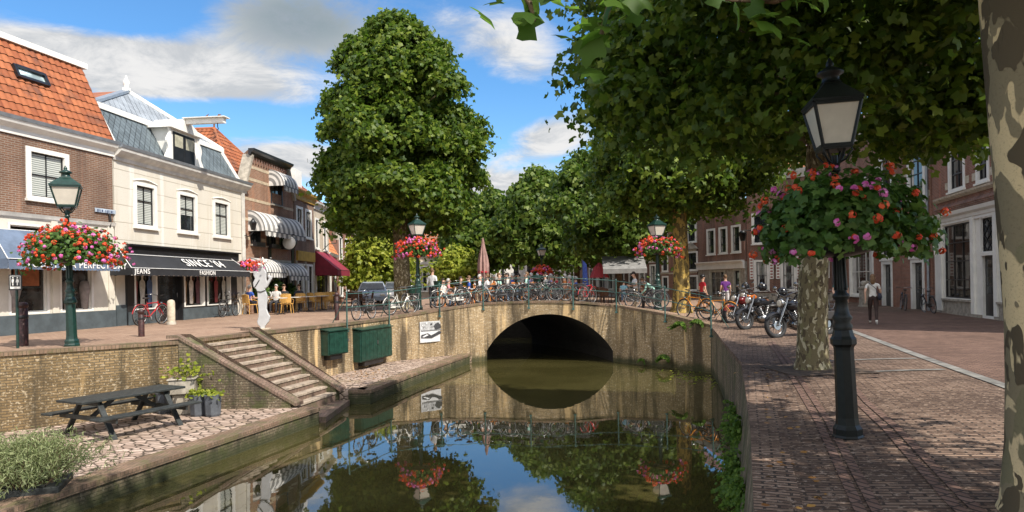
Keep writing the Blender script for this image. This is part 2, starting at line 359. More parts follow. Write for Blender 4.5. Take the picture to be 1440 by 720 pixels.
M_ = {}
def mk():
    M = M_
    M['brick_brown'] = brick('brown brick', (.17, .085, .052), (.24, .125, .075), (.30, .25, .20), stain=(.07, .045, .035), stain_amt=.35)
    M['brick_red'] = brick('red brick', (.25, .092, .056), (.36, .15, .09), (.31, .25, .20), stain=(.08, .045, .03), stain_amt=.35)
    M['brick_dark'] = brick('dark brick', (.20, .085, .058), (.29, .125, .08), (.28, .24, .20), stain=(.06, .035, .03), stain_amt=.4)
    M['brick_band'] = brick('orange brick', (.27, .115, .06), (.36, .17, .09), (.36, .30, .24), stain=(.12, .06, .04), stain_amt=.3)
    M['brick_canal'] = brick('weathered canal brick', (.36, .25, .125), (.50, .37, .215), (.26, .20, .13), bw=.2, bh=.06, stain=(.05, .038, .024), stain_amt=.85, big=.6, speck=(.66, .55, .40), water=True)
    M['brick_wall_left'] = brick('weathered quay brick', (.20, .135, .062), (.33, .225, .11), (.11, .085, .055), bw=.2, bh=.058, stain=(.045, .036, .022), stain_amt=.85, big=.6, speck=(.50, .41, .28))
    M['brick_damp'] = brick('dark damp brick', (.17, .13, .085), (.27, .21, .14), (.10, .08, .055), bw=.2, bh=.06, stain=(.035, .03, .022), stain_amt=.75, big=.6, moss=(.07, .08, .025), speck=(.36, .31, .22), water=True)  # damp, mossy brick with algae at the waterline
    M['brick_arch_shade'] = brick('arch brick darkened as shade', (.035, .03, .024), (.06, .05, .04), (.025, .022, .018), big=.6)  # near-black colour paints in the shade inside and beyond the arch
    M['coping'] = brick('brick coping', (.21, .135, .09), (.30, .20, .14), (.12, .09, .06), bw=.075, bh=.42, ms=.008, stain=(.08, .07, .045), stain_amt=.5, big=.5, moss=(.11, .10, .045))
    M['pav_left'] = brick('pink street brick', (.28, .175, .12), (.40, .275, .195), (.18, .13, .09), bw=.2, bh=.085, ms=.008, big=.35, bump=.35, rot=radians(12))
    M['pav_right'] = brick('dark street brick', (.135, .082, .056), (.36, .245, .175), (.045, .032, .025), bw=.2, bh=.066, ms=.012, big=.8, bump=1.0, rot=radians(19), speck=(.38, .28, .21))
    M['pav_road'] = brick('brown road brick', (.14, .08, .056), (.28, .17, .125), (.065, .045, .035), bw=.2, bh=.072, ms=.011, big=.5, bump=.8, rot=radians(17))
    M['strip'] = brick('brick strip', (.17, .10, .075), (.25, .155, .12), (.04, .03, .025), bw=.075, bh=.21, ms=.01, big=.4, bump=.8, rot=radians(-17))
    M['cobble'] = setts('quay setts', (.30, .215, .165), (.52, .40, .325), (.07, .052, .036), (.27, .21, .12))
    M['deckpav'] = brick('grey bridge paving', (.34, .30, .26), (.44, .38, .33), (.22, .19, .16), bw=.21, bh=.1, ms=.007, big=.35, bump=.3)
    M['step'] = brick('brick step', (.19, .125, .092), (.29, .20, .15), (.11, .08, .06), bw=.075, bh=.3, ms=.007, big=.5, bump=.5, moss=(.12, .105, .06))  # dark tone stands in for shaded risers; the moss is its own
    M['stone'] = plain('weathered stone', (.36, .32, .26), .8, 0, .35, 5)
    M['stone_lt'] = plain('pale sandstone', (.52, .45, .34), .8, 0, .3, 5)
    M['soil'] = plain('bare soil', (.09, .06, .04), .95, 0, .5, 8, .8)
    M['white'] = plain('white paint', (.78, .76, .70), .5, 0, .10, 2)
    M['cream'] = plain('cream render', (.64, .60, .51), .7, 0, .14, 1.2)
    M['white_dirty'] = plain('weathered white paint', (.62, .60, .55), .6, 0, .22, 2.5)
    M['black'] = plain('black paint', (.018, .018, .02), .35, 0, .3, 5, .05)
    M['black_wood'] = plain('black stained wood', (.028, .032, .03), .55, 0, .5, 9, .4)
    M['plinth'] = plain('blue grey plinth paint', (.075, .095, .105), .55, 0, .25, 3)
    M['green_paint'] = plain('dark green paint', (.012, .05, .036), .32, 0, .35, 7, .1)
    M['lamp_black'] = plain('black green iron', (.006, .008, .007), .42, 0, .4, 12, .3, .3)
    M['lamp_green'] = plain('green iron paint', (.009, .036, .028), .33, 0, .35, 12, .2)
    M['rail_green'] = plain('grey green rail paint', (.06, .13, .115), .4, .2, .3, 9)
    M['frost'] = plain('frosted lantern glass', (.62, .57, .48), .25, 0, .12, 3, .05)
    M['frost_dim'] = M['frost']
    M['slate'] = slate('slate', (.085, .105, .115))
    M['slate_lt'] = slate('pale slate', (.20, .22, .24))
    M['lead'] = plain('lead sheet', (.30, .33, .36), .45, .3, .2, 4)
    M['tile'] = tiles('orange pantile', (.24, .07, .028), (.37, .125, .05), (.10, .05, .035))
    M['tile_old'] = tiles('old red pantile', (.20, .075, .04), (.34, .13, .065), (.07, .045, .035))
    M['tile_plain'] = tiles('bright orange tile', (.50, .17, .06), (.60, .24, .10), (.30, .11, .05))
    M['glass'] = glassmat('window glass'); M['glass_shop'] = glassmat('shop window glass', (.02, .017, .014), .03)
    M['glass_sky'] = glassmat('skylight glass', (.22, .27, .27), .06)
    M['navy'] = plain('navy awning canvas', (.115, .155, .225), .75, 0, .25, 2.5)
    M['blk_canvas'] = plain('black awning canvas', (.02, .021, .024), .7, 0, .3, 2.5)
    M['red_canvas'] = plain('burgundy awning canvas', (.22, .014, .03), .75, 0, .3, 2.5)
    M['wht_canvas'] = plain('white awning canvas', (.72, .70, .66), .75, 0, .15, 3)
    M['gry_canvas'] = plain('grey awning canvas', (.24, .235, .225), .75, 0, .2, 3)
    M['letter'] = plain('white lettering', (.80, .79, .76), .5, 0, .08, 8, 0)
    M['ochre'] = plain('ochre paint', (.48, .29, .05), .6, 0, .25, 3)
    M['sage'] = plain('pale stone paint', (.46, .43, .34), .6, 0, .2, 3)
    M['bollard'] = plain('oxblood painted bollard', (.05, .016, .014), .5, 0, .6, 16, .5)
    M['wicker'] = plain('honey wicker', (.68, .38, .10), .55, 0, .35, 30, .5)
    M['wicker_or'] = plain('orange wicker', (.60, .22, .05), .55, 0, .35, 30, .5)
    M['wood_brown'] = plain('brown terrace wood', (.13, .055, .025), .6, 0, .4, 10, .3)
    M['tyre'] = plain('black rubber', (.016, .016, .017), .75, 0, .3, 10)
    M['chrome'] = plain('chrome', (.30, .30, .30), .22, 1.0, .1, 10, 0)
    M['steel'] = plain('dull steel', (.22, .22, .22), .4, .8, .2, 10, 0)
    M['rim'] = plain('pale rim', (.30, .30, .30), .35, .6, .15, 10, 0)
    M['leather'] = plain('dark leather', (.022, .018, .016), .45, 0, .3, 10)
    M['leaf_mid'] = leafmat('plane leaves sunny', (.026, .058, .007), (.078, .130, .012), (.155, .200, .022), .38)  # shared by several planes; tone varies at random per leaf
    M['leaf_dark'] = M['leaf_mid']
    M['leaf_far'] = leafmat('plane leaves far', (.036, .072, .010), (.084, .138, .018), (.160, .205, .034), .38)
    M['leaf_gold'] = leafmat('golden green leaves', (.14, .18, .018), (.26, .30, .03), (.36, .37, .05), .4)
    M['leaf_close'] = leafmat('close plane leaves', (.040, .090, .014), (.075, .15, .018), (.11, .19, .03), .62)
    M['leaf_ger'] = leafmat('geranium leaves', (.030, .075, .012), (.055, .12, .02), (.10, .17, .035), .3)
    M['leaf_ger_dk'] = M['leaf_ger']
    M['leaf_bush'] = leafmat('grey green herb', (.11, .14, .05), (.19, .22, .095), (.29, .32, .155), .2)
    M['fern'] = leafmat('wall fern', (.05, .11, .014), (.09, .17, .022), (.15, .24, .035), .45)
    M['petal_red'] = leafmat('red petals', (.62, .045, .02), (.78, .075, .03), (.85, .13, .05), .3)
    M['petal_pink'] = leafmat('pink petals', (.62, .07, .32), (.74, .14, .46), (.82, .30, .60), .3)
    M['leaf_brown'] = leafmat('fallen leaves', (.22, .09, .025), (.32, .15, .04), (.40, .22, .06), .1)
    M['bark_near'] = bark('plane bark', (.20, .165, .10), (.085, .066, .04), (.56, .44, .25), (.17, .15, .085), .85, .525, .555)
    M['bark_mid'] = bark('speckled plane bark', (.155, .125, .07), (.085, .065, .04), (.42, .37, .25), (.17, .15, .075), 2.3, .56, .57)
    M['bark_yel'] = bark('yellowed plane bark', (.17, .125, .05), (.08, .055, .03), (.46, .32, .09), (.20, .155, .055), 1.2, .50, .62)
    M['bark_brown'] = bark('brown bark', (.13, .085, .05), (.075, .05, .03), (.20, .14, .09), (.11, .08, .045), 2.0, .58, .56)
    M['skin'] = plain('skin', (.60, .36, .25), .5, 0, .1, 6, 0)
    M['hair_dk'] = plain('dark hair', (.03, .018, .012), .6, 0, .4, 30, .3); M['hair_gr'] = plain('grey hair', (.5, .48, .45), .6, 0, .3, 30, .3); M['hair_lt'] = plain('brown hair', (.16, .085, .035), .6, 0, .4, 30, .3)
mk()
CLOTH = {}
def cloth(name, col):
    if name not in CLOTH: CLOTH[name] = plain(name + ' cloth', col, .85, 0, .2, 8, .1)
    return CLOTH[name]
def paint(name, col, rough=.3):
    k = 'paint ' + name
    if k not in CLOTH: CLOTH[k] = plain(name + ' paint', col, rough, 0, .15, 8, 0)
    return CLOTH[k]
# ---------------------------------------------------------------- the setting: water, quays, streets
M_['stone_grey'] = plain('worn grey gutter stone', (.21, .20, .18), .8, 0, .5, 4)
WATER = -1.6; LOWQ = -1.25
LW = [(-16, 10.5, .42), (-10.4, 14.2, .40), (-8.0, 16.4, .40), (-7.2, 19.1, .40), (-5.7, 22.7, .40), (-4.7, 25.8, .42), (-3.1, 27.4, .62)]
BR = [(-1.2, 28.5, .84), (1.4, 28.0, .90), (4.1, 27.5, .70)]
RW = [(5.6, 25.6, .42), (6.85, 23.66, .08), (6.3, 21, 0), (5.5, 17.7, 0), (4.53, 13.46, 0), (3.66, 10.72, 0), (2.67, 7.62, 0), (1.72, 4.83, 0), (1.0, 2.4, 0), (.25, 0, 0), (-.6, -3, 0), (-2, -8, 0)]
A_LINE = LW + BR + RW
B_LINE = [(-24, 14), (-20, 18), (-18, 22), (-17, 27), (-17, 33), (-17, 42), (-17, 75), (-9, 120), (0, 125), (12, 120), (32, 95), (32, 70), (32, 55), (30, 44), (28, 36), (27, 30), (26, 24), (25, 18), (24, 12), (23, 6), (22, -2), (20, -10)]
def zb(x, y):
    base = .42 + (.05 + .2 * ss(25, 45, y) - .42) * ss(-2, 9, x)
    return base + .4 * math.exp(-((x - 1) / 4) ** 2) * ss(24, 27, y) * (1 - ss(36, 50, y))
def gz(x, y):
    best = (1e9, 0)
    for (x0, y0, z0), (x1, y1, z1) in zip(A_LINE, A_LINE[1:]):
        dx, dy = x1 - x0, y1 - y0; t = max(0, min(1, ((x - x0) * dx + (y - y0) * dy) / (dx * dx + dy * dy)))
        d = hypot(x - x0 - t * dx, y - y0 - t * dy)
        if d < best[0]: best = (d, z0 + t * (z1 - z0))
    return best[1] + (zb(x, y) - best[1]) * ss(0, 3.5, best[0])
def subdiv(line, n):
    out = []
    for p, q in zip(line, line[1:]):
        for k in range(n): out.append(tuple(a + (b - a) * k / n for a, b in zip(p, q)))
    return out + [tuple(line[-1])]
SA = subdiv(A_LINE, 3); SB = subdiv(B_LINE, 3)
WELL = (-3.9, 1.2, 37.4, 40.6)          # hole cut in the street to let daylight into the vault's far end
def street(name, i0, i1, mat):
    rows = [0, .03, .07, .12, .18, .25, .33, .42, .52, .63, .75, .87, 1.0]
    m = MB(); n = i1 - i0 + 1; vs = []
    for t in rows:
        for i in range(i0, i1 + 1):
            a, b = SA[i], SB[i]; tt = t ** 1.5 if t else 0
            x = a[0] + (b[0] - a[0]) * tt; y = a[1] + (b[1] - a[1]) * tt
            vs.append((x, y, a[2] if t == 0 else gz(x, y)))
    fs = []
    for r in range(len(rows) - 1):
        for i in range(n - 1):
            f = (r * n + i, r * n + i + 1, (r + 1) * n + i + 1, (r + 1) * n + i)
            cx = sum(vs[k][0] for k in f) / 4; cy = sum(vs[k][1] for k in f) / 4
            if not (WELL[0] < cx < WELL[1] and WELL[2] < cy < WELL[3]): fs.append(tuple(reversed(f)))
    m.add(vs, fs, 0, True); o = m.build(name, mat, recalc=False); o['kind'] = 'structure'; return o
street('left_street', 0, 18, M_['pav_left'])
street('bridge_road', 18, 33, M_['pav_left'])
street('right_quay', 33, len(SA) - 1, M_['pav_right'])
def sheet(name, pts, mat, dz=.004, kind='structure', sub=6):
    """thin sheet laid on the street: pts are pairs of left / right edge points"""
    m = MB(); vs = []
    P = subdiv([(*a, *b) for a, b in pts], sub)
    for a in P: vs += [(a[0], a[1], gz(a[0], a[1]) + dz), (a[2], a[3], gz(a[2], a[3]) + dz)]
    m.add(vs, [(2 * i, 2 * i + 1, 2 * i + 3, 2 * i + 2) for i in range(len(P) - 1)], 0, True)
    o = m.build(name, mat); o['kind'] = kind; return o
KERB = [(12.6, 29.0), (9.95, 19.96), (8.4, 14.7), (6.96, 9.87), (5.2, 4.2), (4.0, 0), (2.5, -6)]
def off(line, d):
    out = []
    for i, p in enumerate(line):
        a = line[max(0, i - 1)]; b = line[min(len(line) - 1, i + 1)]; dx, dy = b[0] - a[0], b[1] - a[1]; L = hypot(dx, dy)
        out.append((p[0] - dy / L * d, p[1] + dx / L * d))
    return out
sheet('road', [(a, (22 + i * .4, a[1] + 2)) for i, a in enumerate(off(KERB, 0.0))], M_['pav_road'], .006)
def wk(name, line, w0, w1, mat, dz): return sheet(name, list(zip(off(line, w0), off(line, w1))), mat, dz)
wk('gutter_strip', KERB, -.10, .10, M_['stone_grey'], .012)
wk('gutter_strip', KERB, .17, .27, M_['strip'], .011)
S1 = [(6.6, 17.5), (5.35, 13.4), (4.39, 10.49), (3.45, 7.6), (2.46, 4.79), (1.4, 1.5)]
S2 = [(7.3, 17.2), (6.0, 13.0), (4.40, 8.63), (3.9, 7.05), (3.08, 4.76), (2.2, 1.8)]
for S in (S1, S2):
    wk('brick_strip', S, -.09, -.015, M_['strip'], .008); wk('brick_strip', S, .015, .09, M_['strip'], .008)
for y0, y1 in ((11.33, 11.46), (13.05, 13.17)):
    xa = 5.75; xb = 7.2 if y0 < 12 else 7.75
    sheet('stone_band', [((xa, y0 - .1), (xa, y1 - .1)), ((xb, y0 + .02), (xb, y1 + .02))], M_['stone_grey'], .009, sub=4)
sheet('tree_pit', [((4.65, 11.2), (4.6, 12.9)), ((6.0, 11.1), (5.95, 12.8))], M_['soil'], .011, sub=3)
# canal bed, open country under and beyond everything
m = MB(); m.quad((-700, -700, -2.6), (700, -700, -2.6), (700, 900, -2.6), (-700, 900, -2.6)); m.build('terrain', M_['soil'])['kind'] = 'structure'
def water_mat():
    m, t = newmat('canal water'); oc = objco(t)
    mp = t.n('ShaderNodeMapping', ins={0: oc, 3: (1, .55, 1)}).outputs[0]
    n1 = t.noise(mp, 2.2, 3, 0.5, .5); n2 = t.noise(mp, 11, 3, 0.5)
    patch = t.mapr(t.noise(oc, .35, 3), .42, .62)
    h = t.math('ADD', t.math('MULTIPLY', n1, 1.0), t.math('MULTIPLY', n2, t.math('MULTIPLY_ADD', patch, .16, .03)))
    c = t.mix(t.mapr(t.noise(oc, .5, 4), .35, .7), (.045, .040, .013), (.066, .058, .020))
    finish(t, c, 0.015, 0, h, 0.055, 0.02, 0.5, IOR=2.45); return m
m = MB(); m.quad((-30, -14, WATER), (30, -14, WATER), (30, 60, WATER), (-30, 60, WATER)); m.build('canal_water', water_mat())['kind'] = 'structure'

def quay_wall(name, line, label, mat, thick=.34, bottom=-2.4, side=1, cop=True, copw=.36, copm=None, coph=.07, batter=0.0, group=None):
    """upright wall under a street edge: line of (x, y, top), its face on the canal side"""
    t = thing(name, label, 'wall', (line[0][0], line[0][1], 0), group=group)
    O = Vector((line[0][0], line[0][1], 0))
    P = subdiv(line, 4); fr = off([(p[0], p[1]) for p in P], 0.0); bk = off([(p[0], p[1]) for p in P], -thick * side); lo = off([(p[0], p[1]) for p in P], batter * side)
    m = MB(); n = len(P); vs = []
    for i, p in enumerate(P):
        zt = p[2] - .008 - (coph if cop else 0)
        vs += [(fr[i][0], fr[i][1], zt), (lo[i][0], lo[i][1], bottom), (bk[i][0], bk[i][1], bottom), (bk[i][0], bk[i][1], zt)]
    vs = [tuple(Vector(v) - O) for v in vs]
    fs = []
    for i in range(n - 1):
        for k in range(4):
            fs.append((4 * i + k, 4 * i + (k + 1) % 4, 4 * i + 4 + (k + 1) % 4, 4 * i + 4 + k))
    fs += [(0, 1, 2, 3), (4 * n - 1, 4 * n - 2, 4 * n - 3, 4 * n - 4)]
    m.add(vs, fs); m.build('wall_face', mat, t)
    if cop:
        c = MB(); f2 = off([(p[0], p[1]) for p in P], .035 * side); b2 = off([(p[0], p[1]) for p in P], -copw * side); vs = []
        for i, p in enumerate(P):
            for (q, z) in ((f2[i], p[2] + .012), (f2[i], p[2] - .008 - coph), (b2[i], p[2] - .008 - coph), (b2[i], p[2] + .012)): vs.append(tuple(Vector((q[0], q[1], z)) - O))
        c.add(vs, [f for f in fs]); c.build('coping', copm or M_['coping'], t)
    return t
quay_wall('quay_wall', [LW[0], LW[1], LW[2]], 'long weathered yellow brick wall behind the picnic table', M_['brick_wall_left'], side=-1)
quay_wall('quay_wall', [LW[3], LW[4], LW[5]], 'yellow brick quay wall carrying the two green cabinets', M_['brick_canal'], side=-1)
quay_wall('quay_wall', [RW[1], RW[2], RW[3], RW[4]], 'dark damp canal wall below the motorcycles', M_['brick_damp'], side=-1, copw=.26, copm=M_['pav_right'])
quay_wall('quay_wall', RW[4:], 'mossy dark canal wall with thick coping beside the big lamp post', M_['brick_damp'], side=-1, thick=.5, copw=.30, copm=M_['pav_right'], batter=.28)
quay_wall('quay_wall', [LW[2], LW[3]], 'short wall under the street edge at the top of the stairs', M_['brick_wall_left'], side=-1)
# low quays at the water
def low_quay(name, outline, front, label, z=LOWQ):
    m = MB(); m.prism([(x, y, -2.4) for x, y in outline], (0, 0, z + 2.4)); o = m.build(name, M_['cobble']); o['kind'] = 'structure'
    t = quay_wall('quay_edge', [(x, y, z + .03) for x, y in front], label, M_['brick_damp'], side=-1, thick=.30, copw=.44)
    return t
F1 = [(-7.9, 4.0), (-7.15, 7.2), (-6.33, 10.27), (-5.6, 12.75), (-4.62, 16.15)]
low_quay('low_quay', [(x - .02, y) for x, y in F1] + [(-5.3, 16.4), (-8.0, 16.4), (-10.4, 14.2), (-16, 10.5), (-16, 4)], F1, 'mossy low brick edge along the water below the picnic table')
F2 = [(-4.55, 18.75), (-3.95, 18.75), (-3.2, 22.2), (-1.9, 27.4), (-1.75, 28.1)]
low_quay('low_quay', [(-4.8, 18.79), (-3.97, 18.77), (-3.22, 22.2), (-1.92, 27.4), (-1.72, 28.2), (-3.1, 27.4), (-4.7, 25.8), (-5.7, 22.7), (-7.15, 19.2)], F2, 'low brick edge running to the bridge below the picture board')
# the stairs down to the water
TL, TR, BL, BRr = Vector((-8.0, 16.4)), Vector((-7.2, 19.1)), Vector((-5.35, 16.4)), Vector((-4.8, 18.8))
M_['tread'] = plain('lit-tone step stone', (.36, .29, .22), .85, 0, .45, 6, .3)  # treads coloured lighter than the risers, as light would fall on them
st = thing('stone_staircase', 'wide brick staircase going down from the street to the canal', 'stairs', (-7.6, 17.7, LOWQ))
O = Vector((-7.6, 17.7, LOWQ)); NS = 10
def stp(a, b, s): return a + (b - a) * s
for k in range(NS):
    s0, s1 = k / NS, (k + 1) / NS; zt = .40 - (k + 1) * (1.65 / NS) + .02
    q = [stp(stp(TL, BL, s0), stp(TR, BRr, s0), .12), stp(stp(TL, BL, s0), stp(TR, BRr, s0), .90), stp(stp(TL, BL, s1), stp(TR, BRr, s1), .90), stp(stp(TL, BL, s1), stp(TR, BRr, s1), .12)]
    m = MB(); m.prism([tuple(Vector((p.x, p.y, -2.0)) - O) for p in q], (0, 0, zt + 2.0 - .05)); m.build('step', M_['step'], st)
    d = (BL - TL).normalized() * .025
    q2 = [q[0], q[1], q[2] + d, q[3] + d]
    m = MB(); m.prism([tuple(Vector((p.x, p.y, zt - .05)) - O) for p in q2], (0, 0, .05)); m.build('tread', M_['tread'], st)
for a, b, w0, w1 in ((TL, BL, -.02, .115), (TR, BRr, .905, 1.04)):
    def e(s, t): return stp(stp(TL, BL, s), stp(TR, BRr, s), t)
    m = MB(); c = MB()
    z0, z1 = .46, LOWQ + .10
    vs = [(*e(0, w0), z0), (*e(0, w1), z0), (*e(1.0, w1), z1), (*e(1.0, w0), z1)]
    lo = [(x, y, -2.0) for x, y, z in vs]
    m.add([tuple(Vector(v) - O) for v in vs + lo], [(0, 1, 2, 3), (4, 7, 6, 5), (0, 4, 5, 1), (1, 5, 6, 2), (2, 6, 7, 3), (3, 7, 4, 0)]); m.build('stair_wall', M_['brick_damp'], st)
    e_ = .02; up = Vector((0, 0, .075))
    vs = [(*e(-.10, w0 - e_ * .5), z0 + .002), (*e(-.10, w1 + e_ * .5), z0 + .002), (*e(0, w1 + e_ * .5), z0 + .002), (*e(1.05, w1 + e_ * .5), z1 - .06), (*e(1.05, w0 - e_ * .5), z1 - .06), (*e(0, w0 - e_ * .5), z0 + .002)]
    c.prism([tuple(Vector(v) - O) for v in vs], up); c.build('stair_coping', M_['step'], st)
m = MB(); m.box(-5.35, -4.5, 16.3, 18.7, -2.2, -1.47, M=Matrix.Translation(-O)); m.build('landing', M_['step'], st)
# ---------------------------------------------------------------- the bridge
br = thing('stone_bridge', 'old yellow brick arch bridge over the canal', 'bridge', (1.4, 28.0, WATER)); OB = Vector((1.4, 28.0, WATER))
face = subdiv(LW[5:] + BR + RW[:2], 4)
m = MB(); a0 = Vector((-1.2, 28.5)); a1 = Vector((4.1, 27.5)); Lb = (a1 - a0).length; dirb = (a1 - a0) / Lb
def archz(s): # s 0..1 along the span
    return -1.15 + 1.50 / 52 * (sqrt(106.5 ** 2 - (91.5 * (2 * s - 1)) ** 2) - 54.5)
cols = [(Vector((p[0], p[1])), p[2]) for p in subdiv(LW[5:] + BR[:1], 5)]
nA = 44; span0, span1 = .02, .985
def topz(s): return .84 + (.9 - .84) * ss(0, .5, s) if s < .5 else .9 - .2 * ss(.4, 1.0, s)
left = subdiv(LW[5:] + BR[:1], 6); right = subdiv(BR[-1:] + RW[:2], 6)
def col(p, zt, zb_): return [(p[0], p[1], zt - .06), (p[0], p[1], zb_)]
strips = []
strips.append([col(p, p[2], -2.4) for p in left] + [col(a0 + dirb * Lb * span0, topz(0), -2.4)])
strips.append([col(a0 + dirb * Lb * (span0 + (span1 - span0) * i / nA), topz(span0 + (span1 - span0) * i / nA), archz(i / nA)) for i in range(nA + 1)])
strips.append([col(a0 + dirb * Lb * span1, topz(1), -2.4)] + [col(p, p[2], -2.4) for p in right])
for S in strips:
    vs = [tuple(Vector(v) - OB) for c in S for v in c]
    m.add(vs, [(2 * i, 2 * i + 1, 2 * i + 3, 2 * i + 2) for i in range(len(S) - 1)])
m.build('bridge_face', M_['brick_canal'], br, recalc=False)
# vault
m = MB(); nD = 14; vs = []
for j in range(nD + 1):
    t = j / nD; sh = Vector((-1.1 * t - 1.9 * t * t, 9.0 * t))
    for i in range(nA + 1):
        q = a0 + dirb * Lb * (span0 + (span1 - span0) * i / nA) + sh; vs.append((q.x, q.y, archz(i / nA)))
    for i, sgn in ((0, 0), (nA, 0)):
        pass
fs = [(j * (nA + 1) + i, j * (nA + 1) + i + 1, (j + 1) * (nA + 1) + i + 1, (j + 1) * (nA + 1) + i) for j in range(nD) for i in range(nA)]
m.add([tuple(Vector(v) - OB) for v in vs], fs, 0, True)
for i in (0, nA):
    vv = []
    for j in range(nD + 1):
        x, y, z = vs[j * (nA + 1) + i]; vv += [(x, y, z), (x, y, -2.4)]
    m.add([tuple(Vector(v) - OB) for v in vv], [(2 * j, 2 * j + 1, 2 * j + 3, 2 * j + 2) for j in range(nD)])
m.build('vault', M_['brick_arch_shade'], br, recalc=False)
# stone ring of the arch: bricks on end, 2 mm proud
m = MB(); ring = []
for i in range(nA + 1):
    s = i / nA; q = a0 + dirb * Lb * (span0 + (span1 - span0) * s); nrm = Vector((dirb.y, -dirb.x))
    dxs = (s - .5) * 2; nv = Vector((dxs * .75, 0, 1 - .45 * abs(dxs))).normalized() * .24
    p0 = Vector((q.x, q.y, archz(s))) + Vector((nrm.x, nrm.y, 0)) * .012; p1 = p0 + Vector((dirb.x * nv.x, dirb.y * nv.x, nv.z)); ring += [p0, p1]
m.add([tuple(v - OB) for v in ring], [(2 * i, 2 * i + 1, 2 * i + 3, 2 * i + 2) for i in range(nA)]); m.build('arch_ring', M_['brick_canal'], br)
cl = subdiv(LW[5:] + [(-1.2, 28.5, .84), (.1, 28.25, .88), (1.4, 28.0, .9), (2.75, 27.75, .84), (4.1, 27.5, .70)] + RW[:2], 4)
m = MB(); f2 = off([(p[0], p[1]) for p in cl], -.03); b2 = off([(p[0], p[1]) for p in cl], .34); vs = []
for i, p in enumerate(cl):
    for q, z in ((f2[i], p[2] + .014), (f2[i], p[2] - .075), (b2[i], p[2] - .075), (b2[i], p[2] + .014)): vs.append(tuple(Vector((q[0], q[1], z)) - OB))
n = len(cl); m.add(vs, [(4 * i + k, 4 * i + (k + 1) % 4, 4 * i + 4 + (k + 1) % 4, 4 * i + 4 + k) for i in range(n - 1) for k in range(4)] + [(0, 1, 2, 3), (4 * n - 1, 4 * n - 2, 4 * n - 3, 4 * n - 4)])
m.build('coping', M_['coping'], br)
# canal walls round the added light opening behind the bridge
bw = thing('basin_wall', 'dark canal wall seen through the arch at the far end', 'wall', (-1.5, 40.6, WATER))
m = MB(); m.box(-5.2, 2.2, 0, .4, -.8, 2.1, M=Matrix.Translation((1.5, 0, 0))); m.box(-6.6, -6.2, -4.6, 0, -.8, 2.1, M=Matrix.Translation((1.5, 0, 0))); m.build('wall_face', M_['brick_arch_shade'], bw)  # wall colour darkened to stand for shade below the opening
# ---------------------------------------------------------------- houses
M_['cream_course'] = brick('coursed cream render', (.63, .59, .505), (.65, .61, .525), (.36, .32, .25), bw=40.0, bh=.60, ms=.014, big=.12, bump=.2, stain=(.50, .44, .34), stain_amt=.35)
M_['band'] = plain('sandstone band', (.50, .40, .28), .8, 0, .25, 4)
M_['beige'] = plain('beige render', (.52, .44, .33), .8, 0, .2, 2); M_['offwhite'] = plain('off white render', (.60, .58, .54), .8, 0, .2, 2)
M_['interior'] = plain('shop interior dark', (.03, .026, .022), .8, 0, .5, 2)
def blindmat():
    m, t = newmat('venetian blind'); uv = t.n('ShaderNodeSeparateXYZ', ins={0: uvco(t)}).outputs[1]
    s_ = t.math('FRACT', t.math('MULTIPLY', uv, 16.0)); c = t.mix(t.mapr(s_, .35, .6), (.20, .22, .20), (.58, .60, .55)); finish(t, c, .5, 0, s_, .4, .01); return m
M_['blind'] = blindmat()
